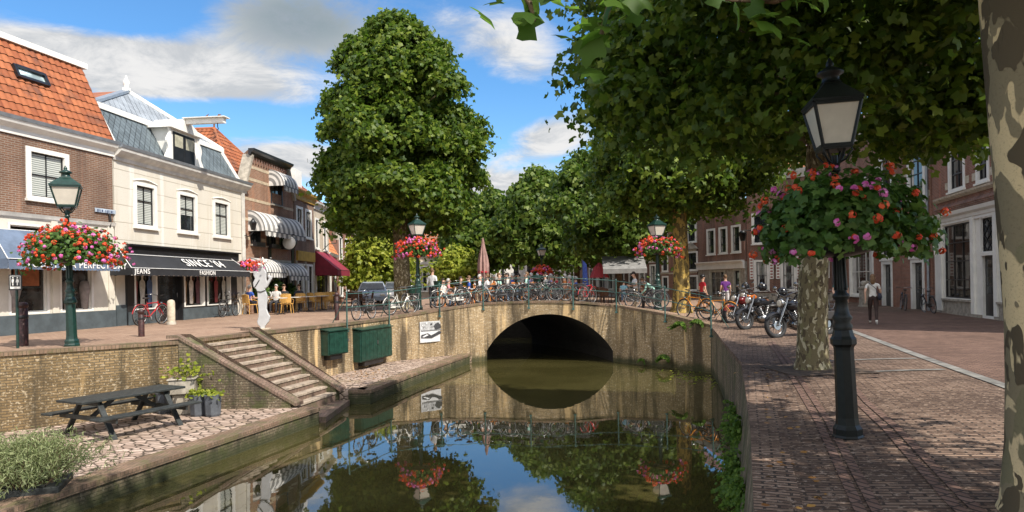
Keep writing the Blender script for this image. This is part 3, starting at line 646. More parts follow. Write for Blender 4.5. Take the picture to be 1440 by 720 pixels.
class House:
    def __init__(s, name, label, A, B, zb=.4, group=None, cat='house'):
        s.A, s.B, s.zb = A, B, zb; s.W = hypot(B[0] - A[0], B[1] - A[1]); s.ang = atan2(B[1] - A[1], B[0] - A[0])
        s.root = thing(name, label, cat, (A[0], A[1], zb), s.ang, group)
        s.ux = Vector((cos(s.ang), sin(s.ang), 0)); s.uy = Vector((-sin(s.ang), cos(s.ang), 0)); s.holes = []
    def L(s, px, py, off=0.0):
        """point of the (shifted) front plane a photo place falls on: x along the front, z above its foot"""
        a = Vector((s.A[0], s.A[1], 0)) - s.uy * off; b = a + s.ux * s.W
        h = seg_hit(px, py, (a.x, a.y), (b.x, b.y)); d = h - a
        return d.dot(s.ux), h.z - s.zb
    def R(s, x0, y0, x1, y1, off=0.0):
        a = s.L(x0, y0, off); b = s.L(x1, y1, off); return (min(a[0], b[0]), max(a[0], b[0]), min(a[1], b[1]), max(a[1], b[1]))
    def walls(s, mat, H, D=8.0, x0=0.0, x1=None, z0=-.6, holes=(), y=0.0, name='wall', outline=None, reveal=.22):
        x1 = s.W if x1 is None else x1; m = MB()
        xs = sorted({x0, x1, *[h[0] for h in holes], *[h[1] for h in holes]}); zs = sorted({z0, H, *[h[2] for h in holes], *[h[3] for h in holes]})
        xs = [x for x in xs if x0 <= x <= x1]; zs = [z for z in zs if z0 <= z <= H]
        for i in range(len(xs) - 1):
            for k in range(len(zs) - 1):
                cx, cz = (xs[i] + xs[i + 1]) / 2, (zs[k] + zs[k + 1]) / 2
                if any(h[0] < cx < h[1] and h[2] < cz < h[3] for h in holes): continue
                m.quad((xs[i], y, zs[k]), (xs[i + 1], y, zs[k]), (xs[i + 1], y, zs[k + 1]), (xs[i], y, zs[k + 1]))
        for a, b, c, d in holes:
            c2 = max(c, z0)
            for q in (((a, y, c2), (a, y, d), (a, y + reveal, d), (a, y + reveal, c2)), ((b, y, c2), (b, y + reveal, c2), (b, y + reveal, d), (b, y, d)), ((a, y, d), (b, y, d), (b, y + reveal, d), (a, y + reveal, d)), ((a, y, c2), (a, y + reveal, c2), (b, y + reveal, c2), (b, y, c2))): m.quad(*q)
        if D: 
            m.quad((x0, y, z0), (x0, y, H), (x0, y + D, H), (x0, y + D, z0)); m.quad((x1, y, z0), (x1, y + D, z0), (x1, y + D, H), (x1, y, H))
            m.quad((x0, y + D, z0), (x0, y + D, H), (x1, y + D, H), (x1, y + D, z0)); m.quad((x0, y, H), (x1, y, H), (x1, y + D, H), (x0, y + D, H))
        return m.build(name, mat, s.root, recalc=False)
    def box(s, name, mat, x0, x1, y0, y1, z0, z1, bevel=0.0, parent=None):
        return MB().box(x0, x1, y0, y1, z0, z1).build(name, mat, parent or s.root, bevel=bevel)
    def cornice(s, name, mat, x0, x1, z, prof, parent=None):
        """moulding: prof = (out, dz) outline swept along the front"""
        m = MB(); m.prism([(x0, -o, z + dz) for o, dz in prof], (x1 - x0, 0, 0)); return m.build(name, mat, parent or s.root)
    def window(s, h, cols=2, rows=2, casing='white', sash='black', cw=.08, y=.10, sill=True, blind=None, glass='glass', name='window', sashw=.035, proud=.03, split=None, sillm='white', head=None, curtain=None):
        a, b, c, d = h; m = MB()
        if casing:
            m.box(a - cw * .3, a + cw, -proud, y + .02, c, d); m.box(b - cw, b + cw * .3, -proud, y + .02, c, d); m.box(a + cw, b - cw, -proud, y + .02, d - cw, d); m.box(a + cw, b - cw, -proud + .004, y + .02, c, c + cw * .7)
        else: cw = .02; m.box(a, a + cw, .05, y, c, d); m.box(b - cw, b, .05, y, c, d)
        w = m.build(name, M_[casing or sash], s.root)
        ia, ib, ic, id_ = a + cw, b - cw, c + cw * .7, d - cw; m = MB(); e = sashw
        m.box(ia, ia + e, y - .05, y, ic, id_); m.box(ib - e, ib, y - .05, y, ic, id_); m.box(ia + e, ib - e, y - .05, y, id_ - e, id_); m.box(ia + e, ib - e, y - .05, y, ic, ic + e)
        for i in range(1, cols): x = ia + (ib - ia) * i / cols; m.box(x - e * .4, x + e * .4, y - .045, y - .004, ic + e, id_ - e)
        zs = split or [k / rows for k in range(1, rows)]
        for k in zs: z = ic + (id_ - ic) * k; m.box(ia + e, ib - e, y - .052, y - .006, z - e * .45, z + e * .45)
        m.build('sash', M_[sash], w)
        MB().quad((ia, y - .012, ic), (ib, y - .012, ic), (ib, y - .012, id_), (ia, y - .012, id_)).build('pane', M_['blind' if blind == 'full' else glass], w, recalc=False)
        if blind is not None and blind != 'full': MB().quad((ia + e, y - .016, ic + (id_ - ic) * blind), (ib - e, y - .016, ic + (id_ - ic) * blind), (ib - e, y - .016, id_ - e), (ia + e, y - .016, id_ - e)).build('blind', M_['blind'], w, recalc=False)
        if curtain:
            for x0, x1 in ((ia + e, ia + (ib - ia) * curtain), (ib - (ib - ia) * curtain, ib - e)): MB().quad((x0, y - .016, ic + e), (x1, y - .016, ic + e), (x1, y - .016, id_ - e), (x0, y - .016, id_ - e)).build('curtain', M_['white_dirty'], w, recalc=False)
        if sill: MB().box(a - .08, b + .08, -.10, .06, c - .075, c - .003).build('sill', M_[sillm], w)
        if head:
            q = MB(); n = 8; pts = [(a - .06 + (b - a + .12) * i / n, -.035, d + .01 + .10 * sin(pi * i / n)) for i in range(n + 1)]
            q.tube(pts, .03, 5); q.build('arch_trim', M_[head], w)
        return w
    def door(s, h, mat='black', casing='white', cw=.10, y=.16, panes=(2, 3), transom=.0):
        a, b, c, d = h; m = MB()
        if casing: m.box(a - .01, a + cw, -.035, y + .02, c, d); m.box(b - cw, b + .01, -.035, y + .02, c, d); m.box(a + cw, b - cw, -.035, y + .02, d - cw, d)
        else: cw = .0
        fr = m.build('door_frame', M_[casing], s.root) if casing else s.root
        ia, ib, id_ = a + cw, b - cw, d - cw; m = MB(); m.box(ia, ib, y - .04, y, c, id_); dd = m.build('door', M_[mat], s.root)
        g = MB(); w_ = (ib - ia)
        for i in range(panes[0]):
            for k in range(panes[1]):
                x0 = ia + w_ * (.12 + .76 * i / panes[0]) + .015; x1 = ia + w_ * (.12 + .76 * (i + 1) / panes[0]) - .015
                z0 = c + (id_ - c) * (.36 + .58 * k / panes[1]) + .015; z1 = c + (id_ - c) * (.36 + .58 * (k + 1) / panes[1]) - .015
                g.quad((x0, y - .044, z0), (x1, y - .044, z0), (x1, y - .044, z1), (x0, y - .044, z1))
        g.build('door_pane', M_['glass'], dd, recalc=False)
        MB().tube([(ib - .1, y - .09, c + (id_ - c) * .42), (ib - .1, y - .09, c + (id_ - c) * .50)], .014, 6).build('handle', M_['steel'], dd)
        return dd
def tile_roof(name, root, P, U, V, mat, tw=.23, th=.30, amp=.035, step=.028, clip=None):
    """pantiles laid from P along U (eaves) and up V; clip(u, v) in 0..1 keeps a face"""
    P, U, V = Vector(P), Vector(U), Vector(V); N = U.cross(V).normalized()
    nu = max(1, round(U.length / tw)); nv = max(1, round(V.length / th)); su = 5
    vs = []; uvs = []; fs = []
    W = nu * su + 1
    prof = [0, .55, .95, 1.0, .55]
    for k in range(nv):
        for e in (0, 1):
            for i in range(W):
                u = i / (nu * su); v = (k + e * 1.04) / nv
                hgt = prof[i % su] * amp + (step if e == 0 else 0)
                vs.append(P + U * u + V * min(v, 1.0) + N * hgt)
        b = k * 2 * W
        for i in range(W - 1):
            if clip and not clip((i + .5) / (nu * su), (k + .5) / nv): continue
            fs.append((b + i, b + i + 1, b + W + i + 1, b + W + i)); uvs.append((i // su + .5, k + .5))
    me = bpy.data.meshes.new(name); me.from_pydata([tuple(v) for v in vs], [], fs); me.materials.append(mat)
    ul = me.uv_layers.new(name='UVMap')
    for p, uvv in zip(me.polygons, uvs):
        p.use_smooth = True
        for li in p.loop_indices: ul.data[li].uv = uvv
    o = bpy.data.objects.new(name, me); COL.objects.link(o); o.parent = root; return o
def flat_awning(s, name, mat, x0, x1, zt, zf, d, hip, val, stripe=None, piping=None, parent=None):
    """sloping shop awning with closed ends, and a valance hanging from the front bar"""
    m = MB(); a = (x0 + hip, -.02, zt); b = (x1 - hip, -.02, zt); c = (x1, -d, zf); e = (x0, -d, zf); f0 = (x0, -.02, zf); f1 = (x1, -.02, zf)
    n = 14
    def pt(p, q, t): return tuple(p[i] + (q[i] - p[i]) * t for i in range(3))
    m.grid(lambda u, v: (lambda p: (p[0], p[1], p[2] - .03 * sin(pi * v)))(pt(pt(e, c, u), pt(a, b, u), v)), n, 6, 0)
    m.add([f0, e, a], [(0, 1, 2)]); m.add([f1, c, b], [(0, 2, 1)])
    for k in range(n * 2):
        u0, u1 = k / (n * 2), (k + 1) / (n * 2); p, q = pt(e, c, u0), pt(e, c, u1)
        m.add([(p[0], -d - .012, zf), (q[0], -d - .012, zf), (q[0], -d - .02, zf - val), ((p[0] + q[0]) / 2, -d - .02, zf - val * 1.10), (p[0], -d - .02, zf - val)], [(0, 4, 3, 2, 1)])
    m.box(x0, x0 + .006, -d, -.02, zf - val, zf); m.box(x1 - .006, x1, -d, -.02, zf - val, zf)
    o = m.build(name, mat, s.root, recalc=False)
    if piping:
        q = MB()
        for p1, p2 in ((e, c), (e, a), (c, b), (a, b), ((x0, -d, zf - val), (x1, -d, zf - val))): q.tube([p1, p2], .013, 5)
        q.build('piping', piping, o)
    r = MB(); r.tube([(x0 + .03, -d, zf - .02), (x1 - .03, -d, zf - .02)], .022, 6)
    for x in (x0 + .25, x1 - .25): r.tube([(x, -.02, zf - .25), (x, -d, zf - .03)], .016, 6)
    r.build('awning_frame', M_['black'], o)
    return o
def barrel_awning(s, x0, x1, zt, zf, d, nstripe, val=.2, name='awning', endfan=True):
    """rounded striped canopy with fan-shaped ends and a scalloped valance"""
    m = MB(); na = 9; H = zt - zf
    def pr_(x, t): a = pi / 2 * t; return (x, -d * sin(a), zf + H * cos(a))
    for k in range(nstripe):
        u0 = x0 + (x1 - x0) * k / nstripe; u1 = x0 + (x1 - x0) * (k + 1) / nstripe
        for i in range(na): m.add([pr_(u0, i / na), pr_(u1, i / na), pr_(u1, (i + 1) / na), pr_(u0, (i + 1) / na)], [(0, 3, 2, 1)], k % 2, True)
        w_ = u1 - u0; pts = [(u0, -d - .004, zf), (u1, -d - .004, zf)] + [(u1 - w_ * j / 4, -d - .01, zf - val + .05 * sin(pi * j / 4) * -1) for j in range(5)]
        m.add(pts, [tuple(reversed(range(len(pts))))], 1 if k % 2 == 0 else 0)
    for x, sg in ((x0, 1), (x1, -1)):
        for i in range(na):
            for j, (r0, r1) in enumerate(((0, .3), (.3, .5), (.5, .66), (.66, .8), (.8, .92), (.92, 1))):
                def q(r, t): p = pr_(x, t); return (x, p[1] * r, zf + (p[2] - zf) * r)
                f = [q(r0, i / na), q(r1, i / na), q(r1, (i + 1) / na), q(r0, (i + 1) / na)]
                m.add(f, [(0, 1, 2, 3) if sg > 0 else (0, 3, 2, 1)], j % 2)
    o = m.build(name, [M_['wht_canvas'], M_['gry_canvas']], s.root, recalc=False)
    r = MB(); r.tube([(x0, -d, zf), (x1, -d, zf)], .02, 6)
    for x in (x0 + .02, x1 - .02): r.tube([(x, -.02, zf), (x, -d, zf)], .018, 6)
    r.build('awning_frame', M_['black'], o); return o
def facing(x, y, z, tilt=0.0):
    """text matrix: reads along the front, upright, facing the street; tilt leans the top back"""
    return Matrix.Translation((x, y, z)) @ Matrix.Rotation(pi / 2 - tilt, 4, 'X')

# ---- brown brick house with the orange roof
h = House('brick_house', 'brown brick shop house with orange pantile roof and skylight', (-15.1, 15.0), (-13.4, 23.0), .40)
zt = h.L(163, 215)[1]; zsh = h.L(150, 314)[1]; zp = h.L(150, 436.5)[1]
w1 = h.R(37, 205, 96, 286); w0 = (w1[0] - 3.4, w1[1] - 3.4, w1[2], w1[3])
sw1 = h.R(10, 330, 69, 437); sw1 = (sw1[0], sw1[1], zp + .02, zsh - .25); sw2 = h.R(82, 330, 131, 436); sw2 = (sw2[0], sw2[1], zp + .02, zsh - .25)
sw0 = (sw1[0] - 2.6, sw1[0] - .9, zp + .02, zsh - .25)
h.walls(M_['brick_brown'], zt, 7.0, z0=zsh, holes=[w0, w1])
h.walls(M_['cream'], zsh, 7.0, z0=zp, holes=[sw0, sw1, sw2], name='shop_front', y=-.03, reveal=.2)
h.box('plinth', M_['plinth'], 0, h.W, -.06, .4, -.6, zp - .003)
for w_ in (w0, w1): h.window(w_, 2, 2, cw=.13, blind=.0, head=None)
h.window(sw1, 1, 1, cw=.07, glass='glass_shop', sash='white', sill=False, name='shop_window'); h.window(sw2, 1, 1, cw=.07, glass='glass_shop', sash='white', sill=False, name='shop_window'); h.window(sw0, 1, 1, cw=.07, glass='glass_shop', sash='white', sill=False, name='shop_window')
a = h.R(22, 372, 58, 402); MB().box(a[0], a[1], .07, .08, a[2], a[3] + .3).build('shop_banner', plain('rust banner', (.30, .10, .04), .8), h.root)
for a in ((6, 386, 13, 410),):
    b = h.R(*a); MB().box(b[0] + .12, b[1] + .12, .07, .078, b[2], b[3]).build('shop_notice', M_['white'], h.root)
for x, wd in ((sw1[0] + .2, .5), (sw2[0] + .35, .42), (sw2[0] + 1.0, .4)):
    m = MB(); m.lathe([(.03, zp + .05), (.1, zp + .08), (.12, zp + .3), (wd * .45, zp + .75), (.14, zp + .95), (.05, zp + 1.0)], 10, (x, .08, 0)); m.build('display_figure', plain('display clothes', (.28, .24, .22), .9), h.root)
for x in (.02, sw1[1] + .07, h.W - .3):
    h.box('pilaster', M_['cream'], x, x + .22, -.07, -.034, zp + .003, zsh - .02)
h.cornice('shop_cornice', M_['white_dirty'], 0, h.W, zsh - .02, [(.02, -.12), (.09, -.06), (.11, .0), (.13, .05), (.02, .06)])
h.cornice('cornice', M_['white'], 0, h.W + .1, zt, [(.0, -.16), (.05, -.16), (.06, .0), (.12, .04), (.22, .12), (.26, .22), (.0, .22)])
h.cornice('gutter', M_['lead'], 0, h.W + .15, zt + .223, [(.0, .0), (.28, .0), (.32, .10), (.29, .10), (.26, .03), (.0, .03)])
zr0 = zt + .25; zr1 = h.L(129, 101, -1.05)[1]
tile_roof('roof', h.root, (0, -.12, zr0), (h.W, 0, 0), (0, 1.25, zr1 - zr0), M_['tile'])
m = MB(); m.prism([(h.W - .02, -.14, zr0 - .02), (h.W - .02, 1.16, zr1), (h.W - .02, 6.9, zr1), (h.W - .02, 6.9, zr0 - .02)], (.06, 0, 0)); m.build('gable_end', M_['brick_brown'], h.root)
h.box('ridge_board', M_['white'], -.1, h.W + .12, 1.02, 1.35, zr1 + .02, zr1 + .2); h.box('flat_roof', M_['lead'], 0, h.W, 1.36, 6.9, zr1 - .1, zr1 + .1)
a = h.R(11, 86, 62, 130, -.75); sk = MB(); zc = (a[2] + a[3]) / 2; Vs = Vector((0, 1.25, zr1 - zr0)).normalized(); Nn = Vector((0, -Vs.z, Vs.y)); cc = Vector(((a[0] + a[1]) / 2, -.12 + 1.25 * (zc - zr0) / (zr1 - zr0), zc)); hw = (a[1] - a[0]) / 2 - .05; hh = (a[3] - a[2]) / 2 - .08
def skq(x0, x1, v0, v1, n0, n1, mm):
    o = [cc + Vector((x, 0, 0)) + Vs * v + Nn * n for n in (n0, n1) for v in (v0, v1) for x in (x0, x1)]
    return mm.add(o, [(0, 2, 3, 1), (4, 5, 7, 6), (0, 1, 5, 4), (2, 6, 7, 3), (0, 4, 6, 2), (1, 3, 7, 5)])
skq(-hw, -hw + .09, -hh, hh, -.02, .14, sk); skq(hw - .09, hw, -hh, hh, -.02, .14, sk); skq(-hw + .09, hw - .09, hh - .1, hh, -.02, .15, sk); skq(-hw + .09, hw - .09, -hh, -hh + .09, -.02, .13, sk)
sko = sk.build('skylight', M_['black'], h.root); g = MB(); skq(-hw + .09, hw - .09, -hh + .09, hh - .1, .0, .07, g); g.build('pane', M_['glass_sky'], sko)
d_ = .9; x0 = h.L(11, 367, d_)[0]; x1 = h.L(168, 368, d_)[0]; zf = h.L(90, 366, d_)[1]; zv = h.L(90, 379, d_)[1]; zu = h.L(70, 327)[1]
aw = flat_awning(h, 'awning', M_['navy'], x0, x1, min(zu, zsh - .1), zf, d_, .28, zf - zv, piping=M_['letter'])
text_part('lettering', 'TODAY IS A PERFECT DAY', .27, M_['letter'], aw, facing(x0 + (x1 - x0) * .60, -d_ - .034, (zf + zv) / 2), .004, .004, sx=1.0)
sg = h.R(132, 293, 161, 302); sgn = h.box('street_sign', plain('pale blue enamel', (.45, .52, .60), .35), sg[0], sg[1], -.05, -.032, sg[2] + .02, sg[3] + .02)
m = MB(); sw_ = sg[1] - sg[0]
for k in range(11):
    if k != 4: x = sg[0] + sw_ * (.1 + .074 * k); zm_ = (sg[2] + sg[3]) / 2; m.box(x, x + sw_ * (.03 + .02 * (k % 3 == 0)), -.054, -.051, zm_ - .05 + .02 * (k % 2), zm_ + .05)
m.build('worn_lettering', plain('sign blue letters', (.03, .05, .12), .5), sgn)
m = MB(); b = h.L(152, 305); m.tube([(b[0], -.06, b[1] + .1), (b[0], -.1, b[1] - .15), (b[0], -.06, b[1] - .35)], .035, 6); m.build('wall_anchor', M_['black'], h.root)

# ---- cream house with the slate mansard
h = House('cream_house', 'cream rendered shop house with slate mansard, hoist dormer and black awning', (-13.38, 23.05), (-12.5, 31.9), .38)
zt = h.L(163, 221)[1]; zsh = h.L(250, 352)[1]; zp = h.L(300, 429)[1]
ws = [h.R(188, 254, 220, 321), h.R(249.5, 268, 277, 329), h.R(299.5, 279.5, 323, 335.5)]
zlo = sum(a[2] for a in ws) / 3; zhi = sum(a[3] for a in ws) / 3; ws = [(a[0], a[1], zlo, zhi) for a in ws]
xe0 = h.L(176, 400)[0]; xe1 = h.L(331, 400)[0]
shop = [h.R(186, 385, 218, 428), h.R(256, 385, 285, 428), h.R(288.5, 385, 322, 428)]; shop = [(a[0], a[1], zp, zsh - .55) for a in shop]
dr = h.R(221, 385, 254, 450); dr = (dr[0], dr[1], .02, zsh - .55)
h.walls(M_['cream_course'], zt, 7.5, z0=zsh, holes=ws)
h.walls(M_['cream'], zsh, 7.5, x0=0, x1=xe0, name='side_pier'); h.walls(M_['cream'], zsh, 7.5, x0=xe1, x1=h.W, name='side_pier')
h.walls(M_['black'], zsh - .003, 3.0, x0=xe0, x1=xe1, y=-.08, holes=shop + [dr], name='shop_front', z0=-.6)
h.box('plinth', M_['plinth'], xe0 + .02, dr[0] - .05, -.11, -.083, -.5, zp - .06); h.box('plinth', M_['plinth'], dr[1] + .05, xe1 - .02, -.11, -.083, -.5, zp - .06)
h.box('plinth', M_['plinth'], -.01, xe0 - .004, -.04, -.004, -.5, .75)
for a in shop: h.window((a[0], a[1], a[2], a[3]), 1, 1, casing='white', cw=.06, glass='glass_shop', sash='black', sill=False, name='shop_window', y=.12, proud=.10)
h.door(dr, 'black', None, y=.15, panes=(1, 2))
cols_ = [(.25, .05, .05), (.5, .48, .42), (.08, .12, .22), (.35, .22, .1), (.6, .55, .5), (.12, .05, .06), (.2, .25, .2)]
k = 0
for a in shop:
    for i in range(3):
        x = a[0] + (a[1] - a[0]) * (i + .5) / 3; m = MB(); m.lathe([(.03, a[2] + .1), (.13, a[2] + .12), (.12, a[2] + .45), (.17, a[2] + .85), (.15, a[2] + 1.0), (.05, a[2] + 1.08), (.07, a[2] + 1.2), (.03, a[2] + 1.28)], 10, (x, .085, 0)); m.v = [(v[0], .06 + (v[1] - .085) * .12, v[2]) for v in m.v]; m.build('display_figure', plain('garment', cols_[k % 7], .9), h.root); k += 1
for a in ws: h.window(a, 2, 2, cw=.13, sash='black', blind=.0 if a is not ws[1] else .45, head='white', split=[.62], sashw=.05)
h.cornice('cornice', M_['white_dirty'], -.02, h.W + .25, zt, [(.0, -.10), (.05, -.10), (.08, .02), (.20, .10), (.30, .20), (.32, .30), (.0, .30)])
h.cornice('gutter', M_['lead'], -.05, h.W + .3, zt + .303, [(.0, .0), (.34, .0), (.38, .10), (.35, .10), (.31, .03), (.0, .03)])
h.box('downpipe', M_['white_dirty'], h.W - .22, h.W - .10, -.14, -.03, 0, zt - .12)
zm0 = zt + .34; zm1 = h.L(175, 162, -.75)[1]; ym = .85
m = MB(); m.quad((.12, .05, zm0), (h.W - .12, .05, zm0), (h.W - .35, ym, zm1), (.2, ym, zm1)); m.build('mansard', M_['slate'], h.root, recalc=False)
m = MB(); m.beam((.1, .02, zm0), (.2, ym - .02, zm1), .24, .1); m.beam((h.W - .1, .02, zm0), (h.W - .35, ym - .02, zm1), .24, .1); m.beam((.05, ym - .02, zm1 + .04), (h.W - .25, ym - .02, zm1 + .04), .16, .2); m.build('mansard_trim', M_['white'], h.root)
m = MB(); m.prism([(.12, .1, zm0), (.2, ym + .02, zm1), (.2, 7.4, zm1), (.12, 7.4, zm0)], (.02, 0, 0)); m.prism([(h.W - .12, .1, zm0), (h.W - .35, ym + .02, zm1), (h.W - .35, 7.4, zm1), (h.W - .12, 7.4, zm0)], (-.02, 0, 0)); m.build('mansard_side', M_['tile_old'], h.root)
best = min(((abs((lambda w_: 720 + FPX * (w_.x / w_.y) - 183)(Vector((h.A[0], h.A[1], 0)) + h.ux * (h.W * .5) + h.uy * (b / 20))), b / 20) for b in range(20, 120)))[1]
best = max(1.6, min(best, 4.5)); zA = seg_hit(185, 131, (h.A[0] + h.uy.x * best, h.A[1] + h.uy.y * best), (h.B[0] + h.uy.x * best, h.B[1] + h.uy.y * best)).z - h.zb
xa = h.W * .5; ap = Vector((xa, best, zA)); bk = Vector((xa, 7.0, zA))
l0, r0 = Vector((.15, ym, zm1 + .1)), Vector((h.W - .3, ym, zm1 + .1)); l1, r1 = Vector((.15, 7.4, zm1 + .1)), Vector((h.W - .3, 7.4, zm1 + .1))
m = MB(); m.add([l0, r0, ap], [(0, 1, 2)]); m.build('front_hip', M_['slate_lt'], h.root, recalc=False)
m = MB(); m.add([l0, ap, bk, l1], [(0, 1, 2, 3)]); m.add([r0, r1, bk, ap], [(0, 1, 2, 3)]); m.build('roof', M_['tile_old'], h.root, recalc=False)
m = MB(); m.beam(r0, ap, .20, .14); m.build('hip_board', M_['white'], h.root); m = MB(); m.beam(l0, ap, .26, .10); m.build('hip_flashing', M_['lead'], h.root)
m = MB(); m.lathe([(.16, 0), (.16, .1), (.07, .14), (.12, .24), (.14, .36), (.05, .5), (.03, .62)], 10, tuple(ap)); m.build('finial', M_['white'], h.root)
dz0 = zt + .32; a = h.R(242, 188, 273, 246, .0); dx0, dx1 = a[0] - .05, a[1] + .05; dzt = h.L(258, 187)[1]; dm = MB()
dm.box(dx0 - .12, dx1 + .12, -.02, 1.4, dz0, dzt); do = dm.build('dormer', M_['white'], h.root)
dm = MB(); xm = (dx0 + dx1) / 2; dm.box(dx0 + .06, xm - .02, -.05, -.022, dz0 + .05, dzt - .1); dm.box(xm + .02, dx1 - .06, -.05, -.022, dz0 + .05, dzt - .1); dh = dm.build('hoist_door', M_['black'], do)
dm = MB()
for x0_, x1_ in ((dx0 + .14, xm - .10), (xm + .10, dx1 - .14)): dm.quad((x0_, -.054, dz0 + (dzt - dz0) * .52), (x1_, -.054, dz0 + (dzt - dz0) * .52), (x1_, -.054, dzt - .2), (x0_, -.054, dzt - .2))
dm.build('pane', plain('pale curtain behind glass', (.42, .40, .30), .3), dh, recalc=False)
for sgn, xx in ((-1, dx0 - .12), (1, dx1 + .12)):
    sc = MB(); pts = []; n = 18; H_ = dzt - dz0
    for i in range(n + 1):
        t = i / n; r = .36 * (1 - t * .55) + .07 * sin(t * 4 * pi); pts.append((xx + sgn * max(.06, r), -.01, dz0 + t * H_))
    sc.prism([(xx, -.01, dz0)] + pts + [(xx, -.01, dz0 + H_)], (0, -.07, 0)); sc.build('scroll_board', M_['white'], do)
dm = MB(); dm.prism([(dx0 - .35, -.18, dzt), (dx1 + .35, -.18, dzt), (xm, -.18, dzt + .55)], (0, 2.4, 0)); dm.build('dormer_roof', M_['white'], do)
dm = MB(); dm.beam((xm, .6, dzt + .42), (xm, -1.75, dzt + .42), .2, .2); dm.box(xm - .22, xm + .22, -1.85, -.1, dzt + .525, dzt + .56); ho = dm.build('hoist_beam', M_['white'], do)
dm = MB(); dm.tube([(xm, -1.45, dzt + .32), (xm, -1.45, dzt + .18), (xm + .05, -1.45, dzt + .12), (xm, -1.45, dzt + .06)], .02, 6); dm.build('hook', M_['black'], ho)
d_ = .80; x0 = h.L(185, 375, d_)[0]; x1 = h.L(351, 378, d_)[0]; zf = h.L(265, 379, d_)[1]; zv = h.L(265, 388, d_)[1]; zu = h.L(260, 352)[1]
h.box('fascia', M_['black'], xe0 - .02, xe1 + .05, -.16, -.083, zsh - .28, zsh + .02); h.box('fascia_cap', M_['black'], xe0 - .06, xe1 + .09, -.26, -.083, zsh + .023, zsh + .08)
zu = zsh - .1
aw = flat_awning(h, 'awning', M_['blk_canvas'], x0, x1, zu, zf, d_, .45, zf - zv, piping=M_['letter'])
tl = atan2(d_, zu - zf)
xc = h.L(288, 372, d_ * .7)[0]
def on_slope(x, t, lift): # t from 0 (front bar) to 1 (wall)
    y = -d_ + d_ * t; z = zf + (zu - zf) * t; nn = Vector((0, -(zu - zf), d_)).normalized()
    return facing(x, y - .0 + nn.y * -0 - lift * (zu - zf) / hypot(d_, zu - zf), z + lift * d_ / hypot(d_, zu - zf), tl)
q = MB(); p0 = on_slope(x0 + .35, .70, .02).translation; p1 = on_slope(x1 - .35, .70, .02).translation; q.tube([p0, p1], .012, 5); q.build('piping', M_['letter'], aw)
text_part('lettering', "SINCE '04", .62, M_['letter'], aw, on_slope(xc, .33, .05), .006, .0, sx=.98)
text_part('lettering', 'FASHION', .24, M_['letter'], aw, facing(h.L(291, 384, d_)[0], -d_ - .036, (zf + zv) / 2), .004, .003, sx=1.05)
text_part('lettering', 'JEANS', .24, M_['letter'], aw, facing(h.L(199, 380, d_)[0], -d_ - .036, (zf + zv) / 2), .004, .003, sx=1.15)

# ---- banded brick gable with striped awnings
h = House('gabled_brick_house', 'banded brick gable house with striped awnings over a cafe terrace', (-12.48, 31.95), (-11.95, 37.5), .36)
zt = h.L(372, 226)[1]; W = h.W
wm = [h.R(351, 321, 364.5, 345), h.R(373.5, 320, 386, 347), h.R(391, 320, 404, 350)]; z0_ = wm[1][2]; z1_ = wm[1][3] + .3; wm = [(a[0] + .1, a[1] + .1, z0_, z1_) for a in wm]
wt = h.R(374, 240, 388, 288); wt = (wt[0] + .5, wt[1] + .75, wt[2], wt[3])
lw = [(.5, 2.3, .5, 2.7), (2.9, 5.1, .1, 2.7)]
zE = zt - 1.5
h.walls(M_['brick_band'], zE, 7.0, holes=wm + lw)
zg = zE + .003
g = MB(); sl_ = [(0, zg), (W, zg), (W - .75, zt), (.75, zt)]
for (xa_, xb_) in ((0, wt[0]), (wt[1], W)): pass
def gx(z, side): t = (z - zg) / (zt - zg); return .75 * t if side == 0 else W - .75 * t
zs_ = [zg, max(zg, wt[2]), min(wt[3], zt - .15), zt]
for za, zb2 in zip(zs_, zs_[1:]):
    if zb2 - za < .01: continue
    mid = (za + zb2) / 2
    if wt[2] < mid < wt[3]:
        g.quad((gx(za, 0), 0, za), (wt[0], 0, za), (wt[0], 0, zb2), (gx(zb2, 0), 0, zb2)); g.quad((wt[1], 0, za), (gx(za, 1), 0, za), (gx(zb2, 1), 0, zb2), (wt[1], 0, zb2))
    else: g.quad((gx(za, 0), 0, za), (gx(za, 1), 0, za), (gx(zb2, 1), 0, zb2), (gx(zb2, 0), 0, zb2))
g.build('gable', M_['brick_band'], h.root, recalc=False)
g = MB(); g.prism([(gx(zg, 0), .3, zg), (gx(zg, 1), .3, zg), (gx(zt, 1), .3, zt), (gx(zt, 0), .3, zt)], (0, .12, 0)); g.build('gable_back', M_['brick_dark'], h.root)
for q_ in (((-.05, .1, zg - .1), (.72, .1, zt + .02)), ((W + .05, .1, zg - .1), (W - .72, .1, zt + .02))): MB().beam(*q_, .5, .16).build('gable_coping', M_['stone'], h.root)
h.cornice('gable_cornice', M_['black'], .5, W - .5, zt, [(0, 0), (.10, 0), (.16, .12), (.28, .2), (.30, .30), (0, .30)])
for z in (zE - .62, zE - 1.6, zE - 2.5, zt - .55, zt - 1.15):
    i0 = 0 if z < zE else gx(z, 0) + .15; i1 = W if z < zE else gx(z, 1) - .15
    segs = [(i0, i1)]
    for a in wm + [wt]:
        if a[2] - .1 < z < a[3] + .1: segs = [q for (p0_, p1_) in segs for q in ((p0_, min(p1_, a[0] - .12)), (max(p0_, a[1] + .12), p1_)) if q[1] - q[0] > .05]
    for p0_, p1_ in segs: h.box('stone_band', M_['band'], p0_, p1_, -.012, -.001, z - .07, z + .07)
for i in range(14): x = .95 + (W - 1.9) * i / 13; h.box('dentil', M_['brick_dark'], x - .05, x + .05, -.06, -.001, zt - .34, zt - .05)
for a in wm + [wt]: h.window(a, 2, 2, casing='black', sash='black', cw=.06, sillm='stone', name='window')
